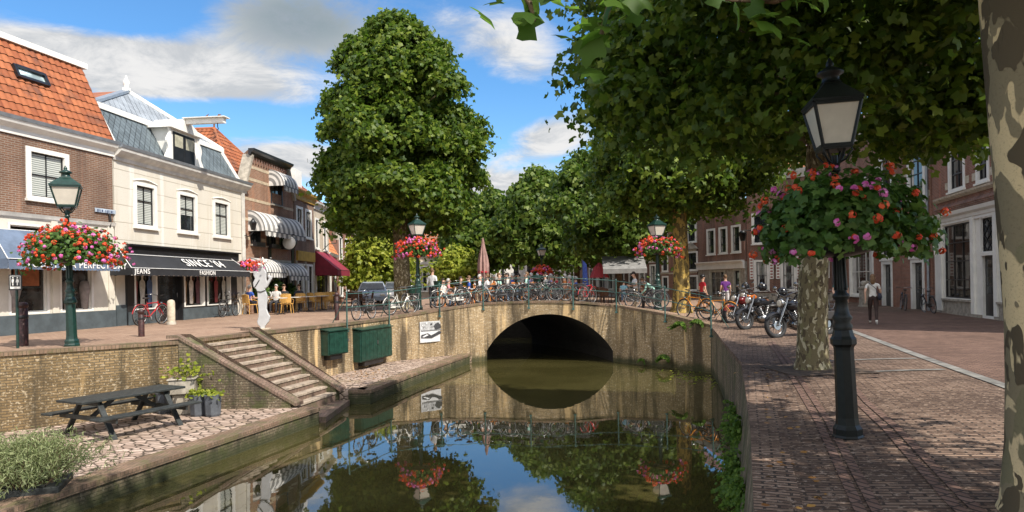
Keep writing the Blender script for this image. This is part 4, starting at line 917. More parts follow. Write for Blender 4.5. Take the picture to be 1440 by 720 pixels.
for a in lw: h.window(a, 3, 1, casing='sage', sash='black', cw=.12, glass='glass_shop', name='shop_window', sill=False, y=.16)
for x in (2.42, 5.2): h.box('iron_pilaster', M_['black'], x, x + .28, -.05, -.002, 0, wm[0][3] + .4)
a = h.R(375, 236, 409, 262, .7); barrel_awning(h, wt[0] - .2, wt[1] + .25, wt[3] + .12, wt[3] - .72, .8, 9)
zf = h.L(390, 327, .85)[1]; barrel_awning(h, wm[0][0] - .25, wm[2][1] + .35, zf + 1.0, zf, .85, 17)
zf = h.L(372, 383, .95)[1]; barrel_awning(h, .25, 2.4, zf + .72, zf, .95, 15); zf = h.L(412, 388, .95)[1]; barrel_awning(h, 2.75, 5.25, zf + .72, zf, .95, 11)
for i in range(3):
    m = MB(); a = wm[i]; m.box(a[0], a[1], -.28, -.06, a[2] - .1, a[2] + .1); m.build('flower_box', M_['black'], h.root)
lan = MB(); q = h.L(356, 322, .5); lan.tube([(q[0] - .1, 0, q[1] - .25), (q[0] - .05, -.3, q[1] - .35), (q[0], -.5, q[1] - .15)], .02, 6); lan.lathe([(.09, -.05), (.16, .25), (.19, .27), (.08, .42), (.03, .5)], 6, (q[0], -.5, q[1])); lan.build('wall_lantern', M_['black'], h.root)
q = h.L(416, 342, .9); s_ = MB(); s_.lathe([(.02, -.1), (.34, -.1), (.34, .1), (.02, .1)], 18, (0, 0, 0), M=Matrix.Translation((q[0] - .4, -.75, q[1])) @ Matrix.Rotation(pi / 2, 4, 'Y')); hs = s_.build('hanging_sign', M_['white'], h.root); s_ = MB(); s_.tube([(q[0] - .4, 0, q[1] + .42), (q[0] - .4, -1.0, q[1] + .42)], .02, 6); s_.lathe([(.345, -.06), (.36, -.06), (.36, .06), (.345, .06)], 18, (0, 0, 0), M=Matrix.Translation((q[0] - .4, -.75, q[1])) @ Matrix.Rotation(pi / 2, 4, 'Y')); s_.build('sign_bracket', M_['black'], hs)
def hip_roof(h, apx, apy, zbase, y0, D, mat, x0, x1, rooster=False):
    xa = (x0 + x1) / 2
    best = min(((abs(720 + FPX * ((h.A[0] + h.ux.x * xa + h.uy.x * b / 20) / (h.A[1] + h.ux.y * xa + h.uy.y * b / 20)) - apx + 4), b / 20) for b in range(10, 140)))[1]
    best = max(1.2, min(best, 5.0)); c = Vector((h.A[0], h.A[1], 0)) + h.uy * best
    zA = seg_hit(apx, apy, (c.x, c.y), (c.x + h.ux.x, c.y + h.ux.y)).z - h.zb
    ap = Vector((xa, best, zA)); l0, r0 = Vector((x0, y0, zbase)), Vector((x1, y0, zbase)); l1, r1 = Vector((x0, D, zbase)), Vector((x1, D, zbase)); bk = Vector((xa, D, zA))
    V = (ap - (l0 + r0) / 2); tile_roof('roof', h.root, l0, r0 - l0, V, mat, clip=lambda u, v: abs(u - .5) < (1 - v) * .5 + .02)
    V2 = (ap - l0); U2 = l0 - l1; V2 = ap - l0 - U2 * ((ap - l0).dot(U2) / U2.dot(U2)); fr = (best - y0) / (D - y0)
    tile_roof('roof', h.root, l1, U2, V2, mat, clip=lambda u, v: (1 - u) > v * fr)
    tile_roof('roof', h.root, r0, -U2, V2 + Vector((x0 - x1, 0, 0)) * 1.0, mat, clip=lambda u, v: u > v * fr)
    m = MB(); m.tube([l0, ap], .09, 6); m.tube([r0, ap], .09, 6); m.tube([ap, bk], .09, 6); m.build('ridge_tiles', mat, h.root)
    return ap
ap = hip_roof(h, 309, 184, zE + .3, .5, 7.0, M_['tile'], -.2, W + .1)
m = MB(); m.ell((ap.x, ap.y, ap.z + .38), (.1, .26, .16), 8, 6); m.tube([(ap.x, ap.y - .16, ap.z + .42), (ap.x, ap.y - .26, ap.z + .62), (ap.x, ap.y - .28, ap.z + .72)], [.09, .07, .05], 6); m.tube([(ap.x, ap.y - .3, ap.z + .7), (ap.x, ap.y - .42, ap.z + .68)], [.03, .005], 5)
for k in range(4): m.tube([(ap.x, ap.y + .2, ap.z + .4), (ap.x, ap.y + .38, ap.z + .55 + k * .04), (ap.x, ap.y + .44 - k * .06, ap.z + .68 + k * .03)], [.05, .04, .01], 5)
m.tube([(ap.x, ap.y, ap.z), (ap.x, ap.y, ap.z + .3)], .05, 6); m.build('rooster_finial', plain('rusty rooster', (.22, .09, .04), .8), h.root)

# ---- narrow houses further along the left side
h = House('narrow_house', 'narrow brick house with tall white windows and yellow signboard', (-11.93, 37.6), (-11.9, 41.2), .36)
W = h.W; zt = h.L(428, 278)[1]; u1 = h.R(420, 290, 426.5, 334); u2 = h.R(429.5, 294, 436.5, 340); zl, zh = u1[2], u1[3]; uw = [(.35, 1.45, zl, zh), (1.95, 3.1, zl, zh)]
gw = [(.4, 1.3, .5, 2.6), (2.3, 3.2, .5, 2.6)]; gd = (1.4, 2.2, 0, 2.6)
h.walls(M_['brick_brown'], zt, 7, holes=uw + gw + [gd])
for a in uw: h.window(a, 2, 3, cw=.14, curtain=.25)
for a in gw: h.window(a, 1, 2, cw=.12, glass='glass_shop')
h.door(gd); h.box('signboard', M_['ochre'], .2, W - .2, -.12, -.003, 2.75, 3.3)
h.cornice('cornice', M_['ochre'], -.1, W + .1, zt, [(0, -.25), (.08, -.25), (.1, 0), (.3, .12), (.34, .25), (0, .25)])
for x in (.1, W / 2 - .1, W - .32): h.box('pilaster', M_['sage'], x, x + .2, -.05, -.004, 0, 2.74)
tile_roof('roof', h.root, (0, -.1, zt + .25), (W, 0, 0), (0, 2.6, 2.2), M_['tile_old']); m = MB(); m.box(1.1, 2.4, .3, 1.8, zt + .3, zt + 1.6); m.build('dormer', M_['white'], h.root)
m = MB(); m.prism([(W - .01, 0, zt + .2), (W - .01, 2.5, zt + 2.45), (W - .01, 5.0, zt + .2)], (.02, 0, 0)); m.prism([(-.01, 0, zt + .2), (-.01, 2.5, zt + 2.45), (-.01, 5.0, zt + .2)], (.02, 0, 0)); m.build('gable_end', M_['brick_brown'], h.root)
h = House('pale_house', 'pale plastered house behind the burgundy awning', (-11.95, 41.3), (-12.1, 45.3), .36)
W = h.W; zt = h.L(448, 292)[1]; uw = [(.4, 1.3, zt - 2.6, zt - .7), (2.5, 3.4, zt - 2.6, zt - .7)]; gw = [(.4, 3.6, .4, 2.8)]
h.walls(M_['beige'], zt, 7, holes=uw + gw)
for a in uw: h.window(a, 2, 3, cw=.12)
h.window(gw[0], 3, 1, cw=.12, glass='glass_shop', name='shop_window')
h.cornice('cornice', M_['white_dirty'], -.05, W + .05, zt, [(0, -.2), (.08, -.2), (.1, 0), (.28, .12), (.3, .22), (0, .22)])
d_ = 1.35; zf = h.L(466, 378, d_)[1]; aw = flat_awning(h, 'awning', M_['red_canvas'], .15, W - .1, zf + 1.15, zf, d_, .05, .35)
q = h.L(452, 326, .8); lan = MB(); lan.tube([(2.2, 0, q[1] - .9), (2.2, -.4, q[1] - .5), (2.2, -.9, q[1] - .45), (2.2, -.9, q[1] - .25)], .025, 6); lan.build('lantern_bracket', M_['lamp_green'], h.root)
lg = MB(); lg.lathe([(.16, -.25), (.28, .35)], 6, (2.2, -.9, q[1])); lgo = lg.build('lantern_glass', M_['frost'], h.root); lg = MB(); lg.lathe([(.33, .352), (.30, .40), (.1, .62), (.05, .8)], 6, (2.2, -.9, q[1])); lg.build('lantern_roof', M_['lamp_green'], lgo)
h = House('tiled_house', 'small house with bright orange tiled roof beyond the red awning', (-12.5, 46.5), (-13.2, 51.5), .36)
W = h.W; zt = h.L(465, 358)[1]; h.walls(M_['brick_red'], zt, 6, holes=[(.4, 1.5, .4, zt - .4), (3.2, 4.4, .4, zt - .4)])
for a in ((.4, 1.5, .4, zt - .4), (3.2, 4.4, .4, zt - .4)): h.window(a, 2, 2, cw=.12)
h.cornice('gutter', M_['white'], -.1, W + .1, zt, [(0, -.1), (.1, -.1), (.2, .1), (0, .1)]); zr = h.L(462, 316, -1.2)[1]; tile_roof('roof', h.root, (-.1, -.1, zt + .1), (W + .2, 0, 0), (0, 1.6, zr - zt), M_['tile_plain'])
m = MB(); m.prism([(-.05, 0, zt + .05), (-.05, 1.5, zr), (-.05, 4.5, zr), (-.05, 6, zt + .05)], (.1, 0, 0)); m.build('gable_end', M_['brick_red'], h.root)
h = House('corner_house', 'red brick house with white windows at the end of the left row', (-13.25, 52), (-13.6, 62), .36)
W = h.W; zt = h.L(480, 322)[1]; uw = [(.6 + 2.3 * i, 1.7 + 2.3 * i, zt - 2.4, zt - .6) for i in range(4)]; gw = [(.6 + 2.3 * i, 1.7 + 2.3 * i, .5, 2.5) for i in range(4)]
h.walls(M_['brick_red'], zt, 7, holes=uw + gw)
for a in uw + gw: h.window(a, 2, 3, cw=.13)
h.cornice('cornice', M_['sage'], -.1, W + .1, zt, [(0, -.2), (.1, -.2), (.25, .1), (.28, .22), (0, .22)]); tile_roof('roof', h.root, (-.1, -.1, zt + .2), (W + .2, 0, 0), (0, 2.6, 2.4), M_['tile'])
m = MB(); m.prism([(0, 0, zt + .1), (0, 2.5, zt + 2.55), (0, 7, zt + .1)], (.1, 0, 0)); m.build('gable_end', M_['brick_red'], h.root)
m = MB(); m.tube([(1, 0, zt - 2.4), (1, -1.6, zt - 1.2)], .03, 6); m.build('flagpole', M_['white'], h.root)

# ---- right side
h = House('corner_shop', 'red brick house with white shop front and many-paned black window', (18.5, 29.95), (15.3, 17.0), .05)
W = h.W; zc = h.L(1313, 305)[1]; zc2 = h.L(1313, 316)[1]
sw = h.R(1326, 313.5, 1367, 422); sw = (sw[0], sw[1], sw[2], zc2 - .12); dr = h.R(1380, 360, 1400, 449); dr = (dr[0], dr[0] + 1.05, .1, dr[3]); tr = (dr[0], dr[1], dr[3] + .12, zc2 - .12)
sw2 = (dr[1] + .4, dr[1] + 2.6, sw[2], sw[3]); zt = 9.0
up = [h.R(1334, 229, 1357, 264), h.R(1373, 222, 1391, 250)]; up = [(a[0], max(a[1], a[0] + 1.0), up[0][2], up[0][2] + 2.0) for a in up]; up.append((up[1][0] + 2.2, up[1][1] + 2.2, up[0][2], up[0][3])); up.append((up[1][0] + 4.4, up[1][1] + 4.4, up[0][2], up[0][3]))
h.walls(M_['brick_red'], zt, 7, z0=zc - .003, holes=up); h.walls(M_['white'], zc - .003 - .002, 7, z0=-.2, y=.03, x0=h.L(1315, 400)[0] - .1, holes=[sw, dr, tr, sw2], name='shop_front'); h.walls(M_['brick_dark'], zc - .005, 7, z0=-.2, x1=h.L(1315, 400)[0] - .103, name='wall_pier')
h.window(sw, 3, 4, casing='white', cw=.05, sash='black', sashw=.05, glass='glass_shop', name='shop_window', proud=.0, sillm='stone'); h.window(sw2, 3, 4, casing='white', cw=.05, sash='black', sashw=.05, glass='glass_shop', name='shop_window', proud=.0, sillm='stone')
h.box('stall_riser', M_['stone'], sw[0] - .02, sw[1] + .02, -.03, .026, .12, sw[2] - .08); h.box('stall_riser', M_['stone'], sw2[0] - .02, sw2[1] + .02, -.03, .026, .12, sw2[2] - .08)
h.box('base_course', M_['stone'], 0, dr[0] - .05, -.06, .02, -.2, .115); h.box('base_course', M_['stone'], dr[1] + .05, W, -.06, .02, -.2, .115)
h.door(dr, 'black', None, panes=(2, 4)); t_ = h.window(tr, 1, 1, casing='white', cw=.04, sash='black', name='transom', sill=False)
lz = MB()
for i in range(2):
    x0_ = tr[0] + .06 + (tr[1] - tr[0] - .12) * i / 2; x1_ = x0_ + (tr[1] - tr[0] - .12) / 2; nz = 3
    for k in range(nz):
        za = tr[2] + .06 + (tr[3] - tr[2] - .12) * k / nz; zb2 = za + (tr[3] - tr[2] - .12) / nz; xm = (x0_ + x1_) / 2
        lz.beam((x0_, .07, (za + zb2) / 2), (xm, .07, zb2), .02, .02); lz.beam((xm, .07, zb2), (x1_, .07, (za + zb2) / 2), .02, .02); lz.beam((x0_, .07, (za + zb2) / 2), (xm, .07, za), .02, .02); lz.beam((xm, .07, za), (x1_, .07, (za + zb2) / 2), .02, .02)
lz.build('lattice', M_['black'], t_)
for x in (sw[0] - .36, sw[1] + .06, dr[1] + .06, sw2[1] + .06): h.box('pilaster', M_['white'], x, x + .28, -.07, .026, .12, zc2 - .02)
h.box('door_lintel', M_['white'], dr[0] - .02, dr[1] + .02, -.06, .026, dr[3] + .003, dr[3] + .115)
h.cornice('shop_cornice', M_['white'], h.L(1313, 400)[0] - .12, W, zc2, [(0, 0), (.08, 0), (.10, .12), (.20, .2), (.24, zc - zc2), (0, zc - zc2 + .02)])
h.box('frieze', M_['white'], h.L(1314, 400)[0] - .1, W, -.05, .026, zc2 - .12, zc2 - .003)
for a in up: h.window(a, 2, 3, cw=.14, split=[.33, .66], sashw=.05)
for a in up:
    for z in (a[2] + .15, a[3] - .4): h.box('stone_block', M_['stone_lt'], a[0] - .40, a[0] - .06, -.015, -.002, z, z + .28); h.box('stone_block', M_['stone_lt'], a[1] + .06, a[1] + .40, -.015, -.002, z, z + .28)
h.cornice('string_course', M_['stone_lt'], h.L(1318, 300)[0], W, up[0][2] - .32, [(0, 0), (.05, 0), (.16, .1), (.18, .18), (0, .2)])
h.cornice('ledge', M_['brick_dark'], h.L(1318, 300)[0], W, up[0][2] - .75, [(0, 0), (.05, 0), (.14, .14), (0, .3)])
m = MB(); x = h.L(1309, 400)[0]; m.tube([(x, -.1, .05), (x, -.1, zt - .3)], .055, 8); m.build('downpipe', M_['lead'], h.root)
m = MB(); x = h.L(1316, 320)[0]; m.tube([(x, -.3, zc2 - .05), (x + .05, -.25, zc2 - .35), (x + .08, -.12, zc2 - .85), (x + .08, -.07, zc2 - 1.4)], [.06, .05, .04, .03], 8); m.build('bracket', M_['white'], h.root)
h.cornice('cornice', M_['white'], 0, W, zt, [(0, -.3), (.1, -.3), (.3, .1), (.35, .25), (0, .25)]); tile_roof('roof', h.root, (0, -.1, zt + .25), (W, 0, 0), (0, 3.0, 3.0), M_['tile_old'], tw=.3, th=.4)

h = House('arched_window_house', 'red brick house with arched upper window and black glazed doors', (19.9, 42.0), (18.55, 30.1), .05)
W = h.W; zt = 9.5; tw_ = h.R(1276, 216, 1301, 283); tw2 = h.R(1234, 237, 1255, 290); ar = h.R(1195, 232, 1217, 258)
zU0 = tw_[2]; zU1 = zU0 + 2.75; ups = [(tw_[0], tw_[1], zU0, zU1), (tw2[0], tw2[1], zU0, zU1), (ar[0], ar[1], zU0, zU1 - .5)]
d1 = h.R(1281, 365, 1301, 435); d2 = h.R(1240, 367, 1256, 433); d1 = (d1[0], d1[1], .0, d1[3]); d2 = (d2[0], d2[1], .0, d1[3]); t1 = (d1[0], d1[1], d1[3] + .2, d1[3] + 1.15); t2 = (d2[0], d2[1], d1[3] + .2, d1[3] + 1.15)
gw = h.R(1195, 376, 1229, 417); gw = (gw[0], gw[1], gw[2], d1[3] + .9)
h.walls(M_['brick_red'], zt, 7, holes=ups + [d1, d2, t1, t2, gw])
for a in ups[:2]: h.window(a, 2, 4, cw=.16, split=[.25, .5, .75], sashw=.05, curtain=.2)
w_ = h.window(ups[2], 2, 3, cw=.14)
m = MB(); n = 12; xa_, xb_ = ups[2][0] - .05, ups[2][1] + .05; r = (xb_ - xa_) / 2; zz = ups[2][3] + .02
for i in range(n):
    a0_, a1_ = pi * i / n + .02, pi * (i + 1) / n - .02; xm = (xa_ + xb_) / 2
    m.prism([(xm - cos(a0_) * r, -.03, zz + sin(a0_) * r), (xm - cos(a1_) * r, -.03, zz + sin(a1_) * r), (xm - cos(a1_) * r * 1.35, -.03, zz + sin(a1_) * r * 1.35), (xm - cos(a0_) * r * 1.35, -.03, zz + sin(a0_) * r * 1.35)], (0, .028, 0), i % 2 and 0)
m.build('brick_arch', M_['brick_band'], h.root)
for a in (d1, d2): h.door(a, 'black', 'white', cw=.16, panes=(1, 4))
for a in (t1, t2): h.window(a, 3, 1, cw=.14, name='transom', sill=False); h.box('lintel', M_['white'], a[0] - .12, a[1] + .12, -.08, -.005, a[2] - .19, a[2] - .01)
h.window(gw, 3, 2, cw=.14, sash='white', glass='glass_shop', name='shop_window', curtain=.2)
for a in ups:
    for z in (a[2] + .2, a[3] - .45, (a[2] + a[3]) / 2): h.box('stone_block', M_['stone_lt'], a[0] - .42, a[0] - .06, -.015, -.002, z, z + .26); h.box('stone_block', M_['stone_lt'], a[1] + .06, a[1] + .42, -.015, -.002, z, z + .26)
h.cornice('string_course', M_['stone_lt'], 0, W, d1[3] + 1.5, [(0, 0), (.08, 0), (.14, .12), (0, .16)]); h.cornice('cornice', M_['white'], 0, W, zt, [(0, -.3), (.1, -.3), (.3, .1), (.35, .25), (0, .25)])
tile_roof('roof', h.root, (0, -.1, zt + .25), (W, 0, 0), (0, 3.0, 3.0), M_['tile_old'], tw=.3, th=.4)

h = House('shuttered_house', 'brick house with white framed windows and striped shutters behind the motorcycles', (15.5, 44.9), (19.75, 42.1), .12)
W = h.W; zt = 8.2; z1 = h.L(1066, 343)[1]; up = [(.35 + 1.65 * i, 1.4 + 1.65 * i, z1, z1 + 2.0) for i in range(3)]; gd = [(.45 + 1.65 * i, 1.35 + 1.65 * i, .75, 2.75) for i in range(3)]
h.walls(M_['brick_dark'], zt, 7, holes=up + gd)
for a in up: h.window(a, 2, 3, cw=.13)
for a in gd: h.window(a, 2, 2, cw=.13, curtain=.25)
h.box('base_course', M_['stone'], -.02, W + .02, -.04, -.003, -.3, .6)
m_ = [plain('shutter red', (.30, .045, .03), .5), M_['white']]
for a in gd:
    for x in (a[0] - .30, a[1] + .05):
        s_ = MB(); s_.box(x, x + .25, -.05, -.01, 1.5, 2.9, 1)
        for k in range(7): s_.box(x + .05, x + .20, -.055, -.052, 1.58 + k * .19, 1.66 + k * .19, 0)
        s_.build('shutter', m_, h.root)
h.cornice('cornice', M_['white_dirty'], 0, W, zt, [(0, -.3), (.1, -.3), (.3, .1), (.35, .25), (0, .25)]); tile_roof('roof', h.root, (0, -.1, zt + .25), (W, 0, 0), (0, 3.0, 3.0), M_['tile_old'], tw=.3, th=.4)

h = House('shop_house', 'dark brick house with three sash windows and white fascia over the shop', (13.9, 51.0), (15.35, 45.0), .2)
W = h.W; zc = h.L(1020, 369)[1]; up = [h.R(994, 323, 1006, 358.5), h.R(1011, 320, 1023, 356), h.R(1028.5, 315, 1042, 354)]; za = up[1][2]; zb2 = up[1][3]; up = [(a[0], a[1], za, zb2) for a in up]; zt = zb2 + 1.7
gd = h.R(998, 377, 1020, 420); gd = (gd[0], gd[1], .1, zc - .5); dd = h.R(1031, 377, 1042, 424); dd = (dd[0], dd[1], 0, zc - .5)
h.walls(M_['brick_dark'], zt, 7, z0=zc, holes=up); h.walls(M_['stone'], zc - .003, 7, z0=-.3, holes=[gd, dd], name='shop_front')
for a in up: h.window(a, 2, 3, cw=.14, curtain=.15)
h.window(gd, 3, 2, cw=.12, sash='sage', casing='sage', glass='glass_shop', split=[.75], name='shop_window', sill=False); h.door(dd, 'black', 'sage')
h.cornice('fascia', M_['white'], 0, W, zc - .45, [(0, 0), (.1, 0), (.12, .35), (.25, .48), (.25, .55), (0, .55)]); h.cornice('cornice', M_['white_dirty'], 0, W, zt, [(0, -.3), (.1, -.3), (.3, .1), (.35, .25), (0, .25)])
q = h.L(1037, 332, 1.0); lan = MB(); lan.tube([(q[0] + .6, 0, q[1]), (q[0] + .6, -.5, q[1] + .35), (q[0] + .6, -1.0, q[1] + .3)], .03, 6); lan.lathe([(.14, -.35), (.24, .12), (.28, .14), (.1, .3)], 6, (q[0] + .6, -1.0, q[1])); lan.build('wall_lantern', M_['lamp_black'], h.root)
tile_roof('roof', h.root, (0, -.1, zt + .25), (W, 0, 0), (0, 3.0, 2.5), M_['tile_old'], tw=.3, th=.4)

h = House('pediment_house', 'brick house with small pediment over its tall window behind the yellow trunk', (12.3, 56.5), (13.85, 51.1), .25)
W = h.W; a1 = h.R(966, 354, 981, 380); a0_ = h.R(966, 323, 979, 340); up = [(a0_[0], a0_[1], a0_[2], a0_[3] + .8)]; mid = [(a1[0], a1[1], a1[2], a1[3])]; low = [(a1[0], a1[1], .6, a1[2] - .35)]
ot = [(.3, 1.3, v[2], v[3]) for v in (up[0], mid[0], low[0])]; zt = up[0][3] + 1
h.walls(M_['brick_red'], zt, 7, holes=up + mid + low + ot)
for a in up + mid + low + ot: h.window(a, 2, 2, cw=.13)
a = mid[0]; m = MB(); m.prism([(a[0] - .2, -.12, a[3] + .15), (a[1] + .2, -.12, a[3] + .15), ((a[0] + a[1]) / 2, -.12, a[3] + .7)], (0, .11, 0)); m.build('pediment', M_['stone'], h.root)
for z in (a[2] - .22, a[3] + .02): h.box('stone_band', M_['stone_lt'], 0, W, -.03, -.002, z, z + .11)
h.cornice('cornice', M_['white_dirty'], 0, W, zt, [(0, -.3), (.1, -.3), (.3, .1), (.35, .25), (0, .25)]); tile_roof('roof', h.root, (0, -.1, zt + .25), (W, 0, 0), (0, 3.0, 2.5), M_['tile_old'], tw=.3, th=.4)
def plain_house(name, label, A, B, zb, mat, zt, nw, storeys, roof='tile_old', gf=2.9, group=None):
    h = House(name, label, A, B, zb, group); W = h.W; hs = []; pit = W / nw
    for s_ in range(storeys):
        z0 = .6 if s_ == 0 else gf + .6 + (s_ - 1) * (zt - gf) / max(1, storeys - 1); zz = gf - .2 if s_ == 0 else z0 + (zt - gf) / max(1, storeys - 1) * .62
        for i in range(nw): hs.append((pit * (i + .5) - pit * .27, pit * (i + .5) + pit * .27, z0, zz))
    h.walls(mat, zt, 7, holes=hs)
    for a in hs: h.window(a, 2, 3, cw=.13, curtain=random.choice([None, .2, .3]))
    h.cornice('cornice', M_['white_dirty'], 0, W, zt, [(0, -.3), (.1, -.3), (.3, .1), (.35, .25), (0, .25)]); h.cornice('fascia', M_['white_dirty'], 0, W, gf - .05, [(0, 0), (.06, 0), (.1, .3), (0, .32)])
    if roof: tile_roof('roof', h.root, (0, -.1, zt + .25), (W, 0, 0), (0, 3.0, 2.6), M_[roof], tw=.35, th=.45); m = MB(); [MB().prism([(x, 0, zt + .2), (x, 2.9, zt + 2.8), (x, 6, zt + .2)], (.04, 0, 0)).build('gable_end', mat, h.root) for x in (0, W - .04)]
    return h
plain_house('row_house', 'brown brick row house behind the grey terrace awning', (9.6, 62.5), (12.2, 56.7), .3, M_['brick_dark'], 7.6, 4, 2)
h = plain_house('row_house', 'pale fronted row house between dark brick neighbours', (8.1, 66.0), (9.5, 62.7), .3, M_['offwhite'], 7.2, 2, 2)
plain_house('row_house', 'dark brick row house with shop signs beyond the bridge', (5.6, 73.5), (8.0, 66.2), .3, M_['brick_dark'], 7.4, 5, 2)
plain_house('row_house', 'brick row house at the far end beside the distant trees', (3.2, 82), (5.5, 73.7), .3, M_['brick_brown'], 7.0, 4, 2)
plain_house('end_house', 'white plastered building closing the view under the far trees', (-5.2, 82), (3.0, 84), .3, M_['offwhite'], 5.2, 5, 1, gf=4)
plain_house('end_house', 'beige building with orange roof left of the closed parasol', (-12.5, 74), (-4.6, 76), .3, M_['beige'], 4.6, 4, 1, 'tile', gf=3.6)
# ---------------------------------------------------------------- foliage
def leaf_template(kind):
    if kind == 'plane':        # five-lobed, slightly cupped
        rim = [(-180, .12), (-135, .66), (-104, .62), (-78, .80), (-60, .92), (-44, .70), (-26, .70), (-12, .90), (0, 1.06), (12, .90), (26, .70), (44, .70), (60, .92), (78, .80), (104, .62), (135, .66)]
    elif kind == 'star':
        rim = [(-180, .15), (-110, .65), (-62, .9), (-28, .55), (0, 1.0), (28, .55), (62, .9), (110, .65)]
    elif kind == 'kite': rim = [(-180, .35), (-75, .75), (0, 1.0), (75, .75)]
    elif kind == 'round': rim = [(60 * i - 180, .9 if i else .3) for i in range(6)]
    elif kind == 'petal': rim = [(72 * i, .8 + .2 * (i % 2)) for i in range(5)]
    elif kind == 'blade': rim = [(-180, 1.0), (-90, .16), (0, 1.0), (90, .16)]
    vs = [(0, 0, 0)] + [(r * sin(radians(a)), r * cos(radians(a)), -.30 * r * r) for a, r in rim]
    n = len(rim); return np.array(vs), np.array([(0, 1 + i, 1 + (i + 1) % n) for i in range(n)])
def leaf_mesh(name, C, N, size, mat, kind='plane', parent=None, loc=None, smooth=True):
    """many small leaf faces in one mesh: C centres, N leaf normals"""
    T, F = leaf_template(kind); k = len(C); C = np.asarray(C, float); N = np.asarray(N, float)
    N = N / np.maximum(1e-9, np.linalg.norm(N, axis=1, keepdims=True))
    R_ = RNG.normal(size=(k, 3)); R_[:, 2] -= .8                      # tips hang down a little
    Y = R_ - N * (R_ * N).sum(1, keepdims=True); Y /= np.maximum(1e-9, np.linalg.norm(Y, axis=1, keepdims=True)); X = np.cross(Y, N)
    S = size * (0.65 + .6 * RNG.random(k))[:, None, None]
    V = C[:, None, :] + S * (T[None, :, 0:1] * X[:, None, :] + T[None, :, 1:2] * Y[:, None, :] + T[None, :, 2:3] * N[:, None, :])
    V = V.reshape(-1, 3); FF = (F[None] + (np.arange(k) * len(T))[:, None, None]).reshape(-1, 3)
    me = bpy.data.meshes.new(name); me.vertices.add(len(V)); me.vertices.foreach_set('co', V.astype('f').ravel())
    me.loops.add(FF.size); me.loops.foreach_set('vertex_index', FF.astype('i').ravel())
    me.polygons.add(len(FF)); me.polygons.foreach_set('loop_start', np.arange(0, FF.size, 3, dtype='i')); me.polygons.foreach_set('loop_total', np.full(len(FF), 3, 'i'))
    me.polygons.foreach_set('use_smooth', np.full(len(FF), smooth)); me.update(calc_edges=True); me.materials.append(mat)
    o = bpy.data.objects.new(name, me); COL.objects.link(o)
    if parent: o.parent = parent
    if loc is not None: o.location = loc
    return o
def crown_points(n_cl, per, prof, z0, z1, seed, spread=.35, lump=.2, inner=.35, ecc=(1, 1), flat=.55, nb=0, br=.8):
    """leaf clusters through a crown whose radius at height t (0..1) is prof(t)"""
    r = np.random.default_rng(seed); ph = r.random(6) * 6.28
    t = r.random(n_cl * 4); rad = np.array([prof(x) for x in t]); keep = r.random(len(t)) < rad / rad.max(); t = t[keep][:n_cl]; rad = rad[keep][:n_cl]; k = len(t)
    th = r.random(k) * 2 * pi; z = z0 + (z1 - z0) * t
    lumpf = 1 + lump * (.5 * np.sin(3 * th + ph[0] + z * .8) + .35 * np.sin(5 * th + ph[1] - z * 1.3) + .35 * np.sin(2 * th + ph[2] + z * 2.1) + .25 * np.sin(9 * th + ph[3] + 3 * z)) + .07 * r.normal(size=k)
    rr = np.where(r.random(k) < inner, np.sqrt(r.random(k)) * .85, .86 + .16 * r.random(k))
    R_ = rad * lumpf * rr; c = np.stack([R_ * np.cos(th) * ecc[0], R_ * np.sin(th) * ecc[1], z], 1)
    outw = np.stack([np.cos(th), np.sin(th), (t - .45) * 1.2], 1)
    if nb:                       # gather the clusters into separate boughs with gaps between them
        bc = c[:nb] * np.array([.93, .93, 1]); d2 = ((c[:, None] - bc[None]) ** 2).sum(2); near = d2.argmin(1); q = bc[near]
        v = c - q; L = np.linalg.norm(v, axis=1, keepdims=True); sh = np.minimum(1, br / np.maximum(L, 1e-6)); c = q + v * sh * np.array([.82, .82, .62]); c[:, 2] -= .16 * (v[:, 0] ** 2 + v[:, 1] ** 2) * sh[:, 0] ** 2
        w2 = v / np.maximum(L, 1e-6); outw = outw * .55 + w2 * .75
    off_ = r.normal(size=(k, per, 3)) * spread; off_[:, :, 2] *= flat; off_[:, :, 2] -= .25 * (off_[:, :, 0] ** 2 + off_[:, :, 1] ** 2) / spread
    C = (c[:, None, :] + off_).reshape(-1, 3)
    N = (outw[:, None, :] * .55 + np.array([0, 0, .75]) + r.normal(size=(k, per, 3)) * .85 + off_ * .7).reshape(-1, 3)
    return C, N, c
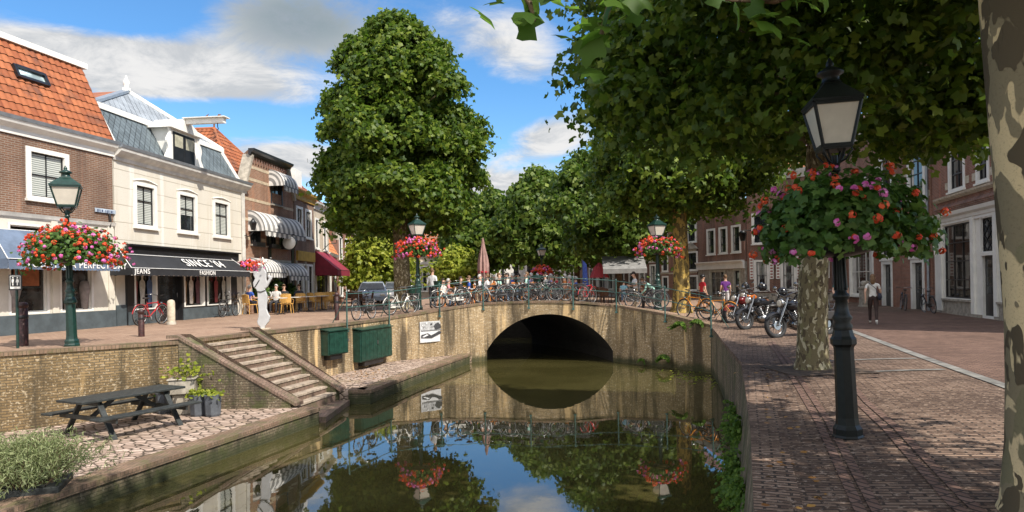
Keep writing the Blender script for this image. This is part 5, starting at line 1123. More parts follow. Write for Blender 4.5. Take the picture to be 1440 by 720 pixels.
def tree(name, label, loc, prof, z0, z1, n_cl, per, leaf, mat, kind, trunk, barkm, seed, spread=.35, lump=.2, inner=.35, ecc=(1, 1), limbs=14, lean=(0, 0), keep=None, group=None, off=(0, 0), tseg=14, fork=.45, nb=0, br=.8):
    t = thing(name, label, 'tree', loc, group=group)
    C, N, cl = crown_points(n_cl, per, prof, z0, z1, seed, spread, lump, inner, ecc, .55, nb, br)
    C[:, 0] += off[0]; C[:, 1] += off[1]; cl[:, 0] += off[0]; cl[:, 1] += off[1]
    if keep is not None: k = keep(C + np.array(loc)); C, N = C[k], N[k]
    leaf_mesh('crown', C, N, leaf, mat, kind, t)
    r = random.Random(seed); hz = z0 + (z1 - z0) * fork; r0 = trunk; n = 16; pts = []; rs = []
    for i in range(n + 1):
        s = i / n; flare = 1 + .55 * math.exp(-s * hz / .22); x = (lean[0] + off[0] * .5) * s + .06 * sin(3.1 * s + seed) * min(1, 4 * s); y = (lean[1] + off[1] * .5) * s + .05 * sin(2.3 * s + 2 * seed) * min(1, 4 * s)
        pts.append((x, y, hz * s - .25 * (1 - s))); rs.append(r0 * (1 - .42 * s) * flare * (1 + .03 * sin(9 * s + seed)))
    m = MB(); m.tube(pts, rs, tseg); tr = m.build('trunk', barkm, t)
    for i in range(limbs):
        c = cl[r.randrange(len(cl))]; s = r.uniform(.55, 1.0); p0 = Vector(pts[int(s * n)]); p2 = Vector(c) * .92; 
        if p2.z < p0.z - .6: p2.z = p0.z + r.uniform(-.2, 1.2)
        p1 = (p0 + p2) / 2 + Vector((r.uniform(-.3, .3), r.uniform(-.3, .3), r.uniform(.1, .7))); b = r0 * (1 - .42 * s) * r.uniform(.35, .6)
        q = [(1 - a) ** 2 * p0 + 2 * a * (1 - a) * p1 + a * a * p2 for a in (0, .2, .4, .6, .8, 1)]
        L_ = MB(); L_.tube(q, [b, b * .85, b * .68, b * .5, b * .33, b * .12], 7); L_.build('limb', barkm, t)
    return t
def egg(pts):
    def f(t):
        for (a, b), (c, d) in zip(pts, pts[1:]):
            if a <= t <= c: return b + (d - b) * ss(a, c, t) if c > a else d
        return pts[-1][1]
    return f
# the big plane tree on the far left of the bridge
tree('plane_tree', 'tall egg-shaped plane tree standing left of the bridge', (-5.45, 34, gz(-5.4, 34)), egg([(0, 2.3), (.07, 3.1), (.2, 3.55), (.42, 3.5), (.62, 3.05), (.8, 2.45), (.93, 1.75), (1, .9)]), 4.05, 14.5, 1500, 70, .172, M_['leaf_mid'], 'star', .46, M_['bark_mid'], 3, spread=.30, lump=.2, inner=.25, nb=150, br=.8, limbs=16)
# plane tree on the right quay
tree('plane_tree', 'plane tree with speckled trunk beside the parked motorcycles', (5.3, 12.1, 0), egg([(0, 2.2), (.1, 3.3), (.3, 4.2), (.6, 4.1), (.85, 2.8), (1, 1.2)]), 3.7, 11.5, 1150, 74, .10, M_['leaf_dark'], 'plane', .27, M_['bark_mid'], 11, spread=.34, lump=.2, inner=.35, nb=120, br=.95, limbs=26, off=(.5, -.1), tseg=24,
     keep=lambda P: P[:, 2] > np.where(P[:, 0] > 3.0, 1.68 + .185 * P[:, 1] + .38 * np.sin(2.3 * P[:, 0] + 1.1 * P[:, 1]) * np.sin(1.7 * P[:, 1] - P[:, 0]) + .22 * np.sin(5.3 * P[:, 0] + 3.1 * P[:, 1]), 3.0 + .4 * np.sin(2.7 * P[:, 0] + 1.9 * P[:, 1])))
# foreground plane tree at the right edge; its crown hangs over the camera
tree('plane_tree', 'plane tree at the right edge with big cream bark patches on its trunk', (3.52, 4.4, 0), egg([(0, 2.4), (.25, 3.8), (.6, 3.8), (1, 1.4)]), 4.25, 9.5, 330, 60, .115, M_['leaf_close'], 'plane', .31, M_['bark_near'], 21, spread=.36, lump=.15, inner=.4, limbs=12, lean=(-.22, .1), tseg=40, fork=.35,
     keep=lambda P: ~((P[:, 1] > .3) & ((P[:, 2] - EYE) / np.maximum(P[:, 1], .01) < .45) & (np.abs(P[:, 0] - 1.5) < 6)) & ~((P[:, 0] < 2.6) & (P[:, 1] < 3.2)))
# row on the right towards the far end
tree('plane_tree', 'plane tree with yellowed trunk behind the orange bicycle', (7.85, 31.8, gz(7.85, 31.8)), egg([(0, 2.6), (.12, 3.8), (.4, 4.4), (.7, 3.7), (1, 1.2)]), 5.1, 12.2, 800, 70, .18, M_['leaf_mid'], 'star', .42, M_['bark_yel'], 33, spread=.38, lump=.18, nb=90, br=1.0, limbs=12)
tree('plane_tree', 'plane tree with slim dark trunk beside the grey terrace awning', (7.1, 45.5, gz(7, 45)), egg([(0, 2.6), (.12, 4.0), (.45, 4.4), (.75, 3.2), (1, 1.0)]), 3.6, 11.2, 560, 56, .22, M_['leaf_far'], 'star', .26, M_['bark_brown'], 43, spread=.42, lump=.2, nb=60, br=1.0, limbs=9)
tree('plane_tree', 'bright green plane tree in the far row right of the closed parasol', (2.4, 56, .35), egg([(0, 2.0), (.12, 3.1), (.4, 3.5), (.75, 2.3), (1, .7)]), 3.3, 10.6, 520, 44, .27, M_['leaf_far'], 'kite', .28, M_['bark_brown'], 53, spread=.45, lump=.2, nb=55, br=.95, limbs=6)
tree('plane_tree', 'bright green plane tree in the far row behind the closed parasol', (-2.3, 64, .35), egg([(0, 1.8), (.12, 2.6), (.4, 2.9), (.75, 2.0), (1, .6)]), 3.4, 10.6, 420, 44, .28, M_['leaf_far'], 'kite', .28, M_['bark_brown'], 63, spread=.45, lump=.22, nb=50, br=.9, limbs=6)
tree('plane_tree', 'dark green plane tree between the far row and the brick houses', (5.8, 60, .35), egg([(0, 2.4), (.12, 3.7), (.4, 4.2), (.75, 2.9), (1, .8)]), 3.3, 11.5, 420, 30, .36, M_['leaf_far'], 'kite', .28, M_['bark_brown'], 73, spread=.45, lump=.2, nb=50, br=.95, limbs=6)
tree('plane_tree', 'plane tree at the very back of the far row', (-4.2, 72, .35), egg([(0, 1.8), (.12, 2.8), (.4, 3.2), (.75, 2.2), (1, .6)]), 3.4, 10.4, 300, 28, .4, M_['leaf_far'], 'kite', .28, M_['bark_brown'], 83, spread=.6, lump=.2, limbs=5)
tree('young_tree', 'golden green young tree behind the left terrace', (-9.6, 49, .4), egg([(0, .9), (.15, 2.0), (.5, 2.2), (.8, 1.4), (1, .4)]), .9, 5.4, 340, 26, .22, M_['leaf_gold'], 'star', .12, M_['bark_brown'], 93, spread=.34, lump=.25, limbs=6)
tree('young_tree', 'small golden green tree between the big plane tree and the beige building', (-4.9, 60, .4), egg([(0, .8), (.2, 1.7), (.5, 1.8), (.8, 1.2), (1, .4)]), 1.2, 4.6, 170, 24, .26, M_['leaf_gold'], 'star', .12, M_['bark_brown'], 97, spread=.36, lump=.25, limbs=4)
# a low bough of the foreground tree that reaches in at the top of the picture
def bough(pts, n, leaf, seed, nm='bough', spread=.13, n_tw=10):
    t = thing('hanging_bough', seed[1], 'branch', pts[0]); r = np.random.default_rng(seed[0]); O = np.array(pts[0]); P = np.array(pts) - O
    m = MB(); m.tube([tuple(p) for p in P], [.028 - .022 * i / (len(P) - 1) for i in range(len(P))], 6); m.build('twig', M_['bark_brown'], t)
    s = r.random(n) * (len(P) - 1); i = np.minimum(s.astype(int), len(P) - 2); f = (s - i)[:, None]; C = P[i] * (1 - f) + P[i + 1] * f + r.normal(size=(n, 3)) * spread; C[:, 2] -= abs(r.normal(size=n)) * spread * .5
    N = r.normal(size=(n, 3)) * .5 + np.array([0, -.45, .7]); leaf_mesh('leaves', C, N, leaf, M_['leaf_close'], 'plane', t)
    return t
# leaves hanging in at the top, close to the camera
bough([tuple(ray(640, -120, 3.0)), tuple(ray(720, -25, 3.0)), tuple(ray(745, 5, 3.0)), tuple(ray(752, 30, 3.0))], 15, .092, (1, 'bright green plane leaves hanging at the top above the big tree'), spread=.07)
bough([tuple(ray(900, -160, 3.1)), tuple(ray(870, -30, 3.1)), tuple(ray(850, 30, 3.1)), tuple(ray(843, 62, 3.1))], 32, .088, (2, 'bright green plane leaves hanging lowest at the top left of the dark crown'), spread=.085)
bough([tuple(ray(1250, -160, 3.3)), tuple(ray(1150, -20, 3.3)), tuple(ray(1090, 2, 3.3)), tuple(ray(1020, 0, 3.3))], 36, .088, (3, 'bright green leaves along the top edge right of the middle'), spread=.07)
def geranium(loc, rx, rz, nleaf, nred, npink, label, seed, leaf=.055, pet=.028, shaggy=.10, droop=.0, greens='leaf_ger', cluster=.05, name='flower_basket'):
    """hanging ring of geraniums round a lamp post: bowl, leaves, red and pink flower heads"""
    t = thing(name, label, 'flower basket', loc); r = np.random.default_rng(seed)
    def pts(n, lo, hi):
        u = r.normal(size=(n, 3)); u /= np.linalg.norm(u, axis=1, keepdims=True); u[:, 2] = np.where(u[:, 2] < -.45, -u[:, 2], u[:, 2])
        th = np.arctan2(u[:, 1], u[:, 0]); k = (lo + (hi - lo) * r.random(n)) * (1 + .10 * np.sin(3 * th + seed) + .08 * np.sin(7 * th + 2 * seed) + shaggy * .6 * r.normal(size=n))
        C = u * k[:, None] * np.array([rx, rx, rz]); C[:, 2] -= droop * (np.abs(C[:, 0]) / rx) ** 2 * rz
        return C, u
    C, U = pts(nleaf, .55, 1.0); leaf_mesh('foliage', C, U * .8 + r.normal(size=C.shape) * .5 + np.array([0, 0, .4]), leaf, M_[greens], 'round' if leaf < .06 else 'plane', t)
    for nm, n, mt in (('red_flowers', nred, 'petal_red'), ('pink_flowers', npink, 'petal_pink')):
        C, U = pts(n, .93, 1.07); k = 16
        d = r.normal(size=(n, k, 3)); d /= np.linalg.norm(d, axis=2, keepdims=True); P = (C[:, None] + d * cluster * (.6 + .5 * r.random((n, 1, 1)))).reshape(-1, 3)
        NN = d + U[:, None] * .6
        if n <= 60:
            for i in range(n): leaf_mesh('flower_head', P.reshape(n, k, 3)[i], NN[i], pet, M_[mt], 'petal', t)
        else: leaf_mesh(nm, P, NN.reshape(-1, 3), pet, M_[mt], 'petal', t)['kind'] = 'stuff'
    m = MB(); m.lathe([(rx * .15, -rz * .45), (rx * .36, -rz * .38), (rx * .48, -rz * .1), (rx * .5, rz * .1)], 14); m.build('bowl', M_['lamp_black'], t)
    return t
def lamp(loc, label, H=3.72, mat='lamp_green', rot=0.0, lean=0.0, sides=4, lw=.27, group='cast iron street lamps with glass lanterns', glass='frost', thick=1.0):
    t = thing('street_lamp', label, 'street lamp', loc, group=group); t.rotation_euler = (0, lean, rot)
    k = thick; m = MB()
    m.lathe([(.20 * k, -.1), (.20 * k, .05), (.185 * k, .07), (.185 * k, .13), (.15 * k, .17), (.14 * k, .24), (.125 * k, .92), (.13 * k, .95), (.165 * k, .98), (.165 * k, 1.03), (.14 * k, 1.06), (.12 * k, 1.12)], 8, smooth=False, rot=pi / 8)
    m.build('pedestal', M_[mat], t)
    m = MB(); m.lathe([(.12 * k, 1.121), (.13 * k, 1.16), (.10 * k, 1.2), (.135 * k, 1.24), (.10 * k, 1.28), (.085 * k, 1.34), (.08 * k, 1.42), (.11 * k, 1.45), (.11 * k, 1.47), (.075 * k, 1.50), (.06 * k, 1.56), (.05 * k, 2.35), (.045 * k, H - 1.02), (.07 * k, H - 1.0), (.07 * k, H - .97), (.04 * k, H - .95), (.035, H - .84)], 14)
    for i in range(8):
        a = 2 * pi * i / 8; m.tube([(.078 * k * cos(a), .078 * k * sin(a), 1.52), (.05 * k * cos(a), .05 * k * sin(a), 2.35)], .010, 4)
    m.build('shaft', M_[mat], t)
    m = MB()
    for i in range(4):
        a = pi / 4 + pi / 2 * i; c, s = cos(a), sin(a); zb_ = H - .83
        m.tube([(.03 * c, .03 * s, zb_ - .10), (.12 * c, .12 * s, zb_ - .06), (.19 * c, .19 * s, zb_ + .02), (.17 * c, .17 * s, zb_ + .07), (.13 * c, .13 * s, zb_ + .06)], .011, 5)
        m.tube([(.03 * c, .03 * s, zb_ - .16), (.07 * c, .07 * s, zb_ - .03), (lw * .55 * c * 1.2, lw * .55 * s * 1.2, zb_ + .08)], .012, 5)
    m.build('bracket', M_[mat], t)
    z0 = H - .76; z1 = H - .34; r0 = lw * .62 * sqrt(2); r1 = lw * 1.0 * sqrt(2); ro = pi / 4
    m = MB(); m.lathe([(r0 * 1.03, z0 - .03), (r0 * 1.06, z0), (r0 * .98, z0 + .02)], 4, smooth=False, rot=ro)
    for i in range(4):
        a = ro + pi / 2 * i; m.beam((r0 * cos(a), r0 * sin(a), z0), (r1 * cos(a), r1 * sin(a), z1), .025, .025)
    for i in range(4):
        a, b = ro + pi / 2 * i, ro + pi / 2 * (i + 1); m.beam((r1 * cos(a), r1 * sin(a), z1), (r1 * cos(b), r1 * sin(b), z1), .03, .035); m.beam((r0 * cos(a), r0 * sin(a), z0 + .01), (r0 * cos(b), r0 * sin(b), z0 + .01), .028, .03)
    lan = m.build('lantern', M_[mat], t)
    for i in range(4):
        a, b = ro + pi / 2 * i + .02, ro + pi / 2 * (i + 1) - .02; q = .965
        MB().quad((r0 * q * cos(a), r0 * q * sin(a), z0 + .02), (r0 * q * cos(b), r0 * q * sin(b), z0 + .02), (r1 * q * cos(b), r1 * q * sin(b), z1), (r1 * q * cos(a), r1 * q * sin(a), z1)).build('glass', M_[glass], lan, recalc=False)
    m = MB(); m.lathe([(r1 * 1.10, z1 + .015), (r1 * 1.10, z1 + .04), (r1 * .40, z1 + .21), (r1 * .38, z1 + .23)], 4, smooth=False, rot=ro)
    m.lathe([(.10, z1 + .232), (.085, z1 + .25), (.085, z1 + .30), (.13, z1 + .325), (.125, z1 + .345), (.06, z1 + .385), (.03, z1 + .40), (.04, z1 + .42), (.03, z1 + .445), (.008, z1 + .49)], 12)
    m.build('lantern_roof', M_[mat], t)
    return t
ll = lamp((-9.88, 15.3, gz(-9.88, 15.3)), 'green street lamp on the left quay before the brown brick house', 3.9, rot=radians(28), lean=radians(-1.0), lw=.275, thick=.8)
lamp((-3.98, 28.9, gz(-3.98, 28.9)), 'green street lamp by the big tree at the left end of the bridge', 3.95, rot=radians(35))
lamp((6.0, 28.1, gz(6, 28.1)), 'green street lamp beside the orange bicycle at the right end of the bridge', 3.85, rot=radians(20))
lamp((3.36, 6.88, 0), 'big black street lamp in the right foreground', 3.72, 'lamp_black', rot=radians(-10), lean=radians(-1.7), thick=.74, lw=.215)
lamp((2.2, 50, gz(2.2, 50)), 'small far street lamp under the row of trees', 4.0, rot=.3)
geranium((-9.86, 15.3, gz(-9.88, 15.3) + 2.12), 0.98, .56, 3000, 230, 95, 'round basket of red and pink geraniums on the left lamp', 5, droop=.25, leaf=.05, pet=.024, cluster=.044, shaggy=.16)
geranium((-3.98, 28.9, 3.05), .88, .55, 1700, 170, 80, 'dense red and pink flower basket on the lamp by the big tree', 6, leaf=.06, pet=.032, cluster=.06, shaggy=.15)
geranium((6.0, 28.1, 2.95), .88, .50, 1900, 125, 60, 'red and pink flower basket on the lamp beside the orange bicycle', 8, leaf=.06, pet=.032, cluster=.06, droop=.2, shaggy=.15)
geranium((3.29, 6.88, 2.12), .80, .58, 4400, 52, 46, 'big leafy basket with few flowers on the foreground lamp', 9, leaf=.062, pet=.022, shaggy=.10, droop=.1, greens='leaf_ger_dk', cluster=.040)
geranium((2.2, 49.7, 2.35), .72, .48, 700, 150, 40, 'small far flower basket below the distant lamp', 10, leaf=.08, pet=.05, cluster=.09)
# low shrubs and plants
def herb_bush(loc, label, n, rx, ry, h, seed, mat='leaf_bush', leaf=.05):
    t = thing('herb_bush', label, 'bush', loc); r = np.random.default_rng(seed); ns = n // 14
    bx = r.normal(size=(ns, 2)) * np.array([rx, ry]) * .42; tip = bx * 1.7 + r.normal(size=(ns, 2)) * .08; hh = h * (.65 + .45 * r.random(ns)) * np.exp(-.35 * (bx[:, 0] / rx) ** 2 - .35 * (bx[:, 1] / ry) ** 2)
    s = .25 + .75 * r.random((ns, 14)); C = np.stack([bx[:, None, 0] + (tip - bx)[:, None, 0] * s, bx[:, None, 1] + (tip - bx)[:, None, 1] * s, hh[:, None] * s], 2).reshape(-1, 3) + r.normal(size=(ns * 14, 3)) * .018
    N = r.normal(size=C.shape); N[:, 2] *= .6; leaf_mesh('foliage', C, N, leaf, M_[mat], 'blade', t)
    m = MB()
    for i in range(0, ns, 3): m.tube([(bx[i, 0] * .5, bx[i, 1] * .5, -.05), (bx[i, 0], bx[i, 1], hh[i] * .35), (tip[i, 0] * .95, tip[i, 1] * .95, hh[i] * .9)], [.006, .005, .002], 4)
    m.build('stems', M_['bark_brown'], t)
    return t
herb_bush((-7.1, 9.9, LOWQ + .1), 'grey green lavender-like bush in the lower left corner', 13000, .58, .62, .74, 4, leaf=.042)
def planter_bowl(loc, label): pass
# ---------------------------------------------------------------- helpers along the bridge edge
EDGE = subdiv(LW[3:] + BR + RW[:3], 40)
def edge_at(px, inset=.5):
    best = None
    for p, q in zip(EDGE, EDGE[1:]):
        d = Vector((p[0], p[1], p[2] - EYE)); du = d.x / d.y * FPX; zz = d.z / d.y * FPX; x = 720 + du * cr - zz * sr
        if best is None or abs(x - px) < best[0]:
            a = atan2(q[1] - p[1], q[0] - p[0]); best = (abs(x - px), p, a)
    _, p, a = best; x = p[0] - sin(a) * inset; y = p[1] + cos(a) * inset
    return x, y, a, p[2]
# ---------------------------------------------------------------- bridge railing
rt = thing('bridge_railing', 'grey green iron railing along the bridge edge', 'railing', (1.4, 28, .9)); OR = Vector((1.4, 28, .9))
ppx = [486, 546, 617, 681, 743, 806, 869, 937, 1003]; tops = []
for i, px in enumerate(ppx):
    x, y, a, z = edge_at(px, -.07); b = Vector((x, y, z)) - OR; m = MB(); m.tube([b + Vector((0, 0, -.30)), b + Vector((0, 0, 1.02))], .028, 7); m.ell(b + Vector((0, 0, 1.03)), .036, 8, 5)
    m.box(b.x - .05, b.x + .05, b.y - .03, b.y + .07, b.z - .30, b.z - .24); m.build('post', M_['rail_green'], rt); tops.append((px, b))
for h_ in (.98, .52):
    for (p0, b0), (p1, b1) in zip(tops, tops[1:]):
        pts = []
        for k in range(6):
            x, y, a, z = edge_at(p0 + (p1 - p0) * k / 5, -.07); pts.append(Vector((x, y, z + h_)) - OR)
        m = MB(); m.tube(pts, .017, 6); m.build('rail', M_['rail_green'], rt)
for px in (486, 546, 1003):
    x, y, a, z = edge_at(px, -.07); b = Vector((x, y, z)) - OR; n = Vector((-sin(a), cos(a), 0)); m = MB(); m.tube([b + Vector((0, 0, .9)), b + n * .55 + Vector((0, 0, .02))], .015, 6); m.build('brace', M_['rail_green'], rt)
# ---------------------------------------------------------------- bicycles
def make_bike(frame, label, tyre='tyre', rim='rim', lady=False, basket=None):
    t = thing('bicycle', label, 'bicycle', (0, 0, 0)); R_ = .345; wb = 1.10; fm = frame
    for x in (0, wb):
        m = MB(); m.tube([(x + R_ * cos(a * pi / 12), 0, R_ + R_ * sin(a * pi / 12)) for a in range(24)], .019, 6, closed=True); wh = m.build('wheel', M_[tyre], t)
        m = MB(); m.tube([(x + (R_ - .03) * cos(a * pi / 12), 0, R_ + (R_ - .03) * sin(a * pi / 12)) for a in range(24)], .012, 5, closed=True)
        for a in range(14): m.tube([(x, .02 * (-1) ** a, R_), (x + (R_ - .03) * cos(a * pi / 7), 0, R_ + (R_ - .03) * sin(a * pi / 7))], .0035, 3, caps=False)
        m.tube([(x, -.05, R_), (x, .05, R_)], .022, 6); m.build('rim', M_[rim], wh)
        m = MB(); m.tube([(x + (R_ + .035) * cos(a), 0, R_ + (R_ + .035) * sin(a)) for a in ([radians(20 + 15 * k) for k in range(11)] if x == 0 else [radians(50 + 14 * k) for k in range(9)])], .016, 5); m.build('mudguard', fm, t)
    bb = Vector((.47, 0, .29)); st = Vector((.30, 0, .80)); hd = Vector((.86, 0, .82)); hd0 = Vector((.90, 0, .62)); m = MB()
    m.tube([bb, st], .018, 6); m.tube([hd0, hd], .020, 6)
    if lady: m.tube([bb, bb + Vector((.2, 0, .03)), hd0 + Vector((-.1, 0, -.05)), hd0], .020, 6); m.tube([bb + (st - bb) * .45, bb + Vector((.26, 0, .18)), hd0 + Vector((-.05, 0, .06))], .016, 6)
    else: m.tube([bb, hd0], .019, 6); m.tube([st - Vector((-.01, 0, .06)), hd - Vector((0, 0, .05))], .018, 6)
    for s in (-.05, .05): m.tube([bb + Vector((0, s * .6, 0)), (0, s, R_)], .011, 5); m.tube([st - Vector((0, 0, .08)), (0, s, R_)], .009, 5); m.tube([hd0, (.97, s, .5), (wb, s, R_)], .012, 5)
    m.build('frame', fm, t)
    m = MB(); m.tube([hd, hd + Vector((-.03, 0, .2))], .013, 6); c = hd + Vector((-.03, 0, .2)); m.tube([c + Vector((-.22, -.30, .0)), c + Vector((-.02, -.27, .03)), c + Vector((.06, -.1, .0)), c + Vector((.06, .1, .0)), c + Vector((-.02, .27, .03)), c + Vector((-.22, .30, .0))], .012, 6); hb = m.build('handlebar', M_['chrome'], t)
    for s in (-1, 1): MB().tube([c + Vector((-.23, s * .30, 0)), c + Vector((-.10, s * .285, .018))], .018, 6).build('grip', M_['leather'], hb)
    m = MB(); m.tube([st - Vector((0, 0, .05)), st + Vector((-.02, 0, .1))], .014, 6); m.ell(st + Vector((-.05, 0, .13)), (.14, .085, .035), 10, 6); m.ell(st + Vector((.06, 0, .125)), (.09, .035, .025), 8, 5); m.build('saddle', M_['leather'], t)
    m = MB(); m.lathe([(.08, -.012), (.085, 0), (.08, .012)], 14, (0, 0, 0), M=Matrix.Translation(bb) @ Matrix.Rotation(pi / 2, 4, 'X')); m.tube([bb + Vector((-.02, .06, .14)), bb + Vector((0, .06, 0)), bb + Vector((0, -.06, 0)), bb + Vector((.02, -.06, -.14))], .011, 5)
    for s, z in ((.11, .14), (-.11, -.14)): m.box(bb.x - .045, bb.x + .045, s - .04, s + .04, bb.z + z - .01, bb.z + z + .01)
    m.build('crank', M_['steel'], t); m = MB(); m.beam(bb + Vector((.05, .045, .05)), (0, .045, R_ + .05), .03, .07); m.beam(bb + Vector((.08, .045, -.02)), (0, .045, R_ - .05), .03, .05); m.build('chain_guard', M_['leather'] if frame != M_['white'] else fm, t)
    m = MB()
    for s in (-.06, .06): m.tube([st + Vector((-.02, s, -.08)), (-.26, s, .74)], .008, 5); m.tube([(-.2, s, .74), (0, s, R_)], .007, 5)
    for k in range(4): m.tube([(.2 - .13 * k, -.06, .735), (.2 - .13 * k, .06, .735)], .006, 4)
    m.build('rack', M_['steel'], t)
    m = MB(); m.tube([(.42, .06, .3), (.36, .24, .02)], .010, 5); m.build('kickstand', M_['steel'], t)
    m = MB(); m.lathe([(.02, 0), (.05, .05), (.05, .07)], 8, (0, 0, 0), M=Matrix.Translation((1.0, 0, .74)) @ Matrix.Rotation(pi / 2, 4, 'Y')); m.build('headlight', M_['chrome'], t)
    if basket: m = MB(); m.lathe([(.15, .0), (.19, .25), (.2, .26)], 10, (1.08, 0, .82)); m.build('basket', M_[basket], t)
    return t
BK = {}
def bike(kind, px, inset, yaw, label, flip=False, z=None, at=None, lean=0.06):
    if kind not in BK:
        spec = {'black': (paint('black', (.015, .015, .016)), False), 'white': (M_['white'], True), 'orange': (paint('orange', (.72, .26, .02)), False), 'red': (paint('red', (.45, .02, .025)), False), 'grey': (paint('silver', (.35, .36, .37)), True), 'green': (paint('green', (.03, .09, .06)), True), 'darklady': (paint('anthracite', (.03, .03, .034)), True)}[kind]
        b = make_bike(spec[0], label, lady=spec[1], basket='green_paint' if kind == 'white' else None, tyre='tyre'); BK[kind] = b
    else: b = copy_tree(BK[kind])
    if at: x, y, a = at; zz = gz(x, y)
    else: x, y, a, _ = edge_at(px, inset); zz = gz(x, y)
    yw = a + yaw + (pi if flip else 0); b.rotation_euler = (lean, 0, yw); c = Vector((cos(yw), sin(yw))) * .55
    b.location = (x - c.x, y - c.y, zz + .0); b['label'] = label; b['group'] = 'parked bicycles'; return b
spec = [('darklady', 524, .35, .02, 'black bicycle at the left end of the bridge railing', 1), ('white', 573, .45, .1, 'white bicycle with green crate leaning on the railing below the big tree', 0), ('black', 594, .75, .5, 'black bicycle beside the man in the long apron', 1),
        ('white', 640, .40, -.1, 'white ladies bicycle just right of the man in the apron', 1), ('grey', 655, .8, .5, 'silver bicycle second in the row right of the apron man', 0), ('black', 668, .45, .3, 'black bicycle left of the railing post near the closed parasol', 0), ('grey', 692, .38, 0, 'silver bicycle just right of the closed parasol', 1), ('darklady', 703, .62, .15, 'dark bicycle overlapping the silver one by the parasol', 0),
        ('black', 716, .45, -.1, 'black bicycle over the left half of the arch', 1), ('white', 734, .55, .1, 'white bicycle above the arch crown', 0), ('grey', 748, .8, .3, 'silver bicycle in the second row above the arch crown', 1), ('black', 762, .4, 0, 'black bicycle before the small far flower basket', 0), ('green', 776, .75, .4, 'green bicycle beside the far flower basket', 1), ('darklady', 796, .4, .05, 'large dark bicycle over the right half of the arch', 1),
        ('red', 823, 1.2, 1.2, 'red bicycle standing end-on beside the blue flag', 0), ('black', 872, 1.2, .6, 'black bicycle near the boy in light blue', 0), ('darklady', 886, 1.0, .9, 'dark bicycle held by the man in the white shirt', 1), ('orange', 962, .55, -.02, 'orange bicycle with orange rims by the right lamp', 1), ('orange', 984, .9, .1, 'second orange bicycle nearest the cyclist in red', 0), ('darklady', 1000, 2.3, .5, 'dark bicycle beside the cyclist in red', 1)]
for k, px, ins, yw, lb, fl in spec: bike(k, px, ins, yw, lb, bool(fl))
q = ground_hit(1020, 456, .03); bike('green', 0, 0, 0, 'green bicycle end-on by the last railing post', at=(q.x, q.y + .35, 1.25))
q = seg_hit(212, 440, (-12.68, 22.98), (-11.80, 31.83)); bike('red', 0, 0, 0, 'red and white bicycle parked before the clothes shop window', at=(q.x, q.y, 1.40), lean=.05)
q = seg_hit(322, 436, (-12.83, 22.98), (-11.95, 31.83)); bike('black', 0, 0, 0, 'black bicycle leaning at the right end of the clothes shop', at=(q.x, q.y, 1.46), lean=.08)
q = ground_hit(1106, 438, .05); bike('black', 0, 0, 0, 'black bicycle behind the nearest motorcycle', at=(q.x + .6, q.y + 1, .4))
q = ground_hit(1254, 437, .05); bike('darklady', 0, 0, 0, 'dark bicycle beside the carved stone post at the black door', at=(q.x + .3, q.y - .4, 1.2)); q = ground_hit(1292, 440, .05); bike('black', 0, 0, 0, 'black bicycle leaning under the tall window right of the stone post', at=(q.x + .2, q.y - .4, 1.35), lean=-.1)
q = ground_hit(1162, 445, .05); bike('grey', 0, 0, 0, 'silver bicycle half hidden behind the speckled trunk', at=(q.x + .2, q.y, .5))
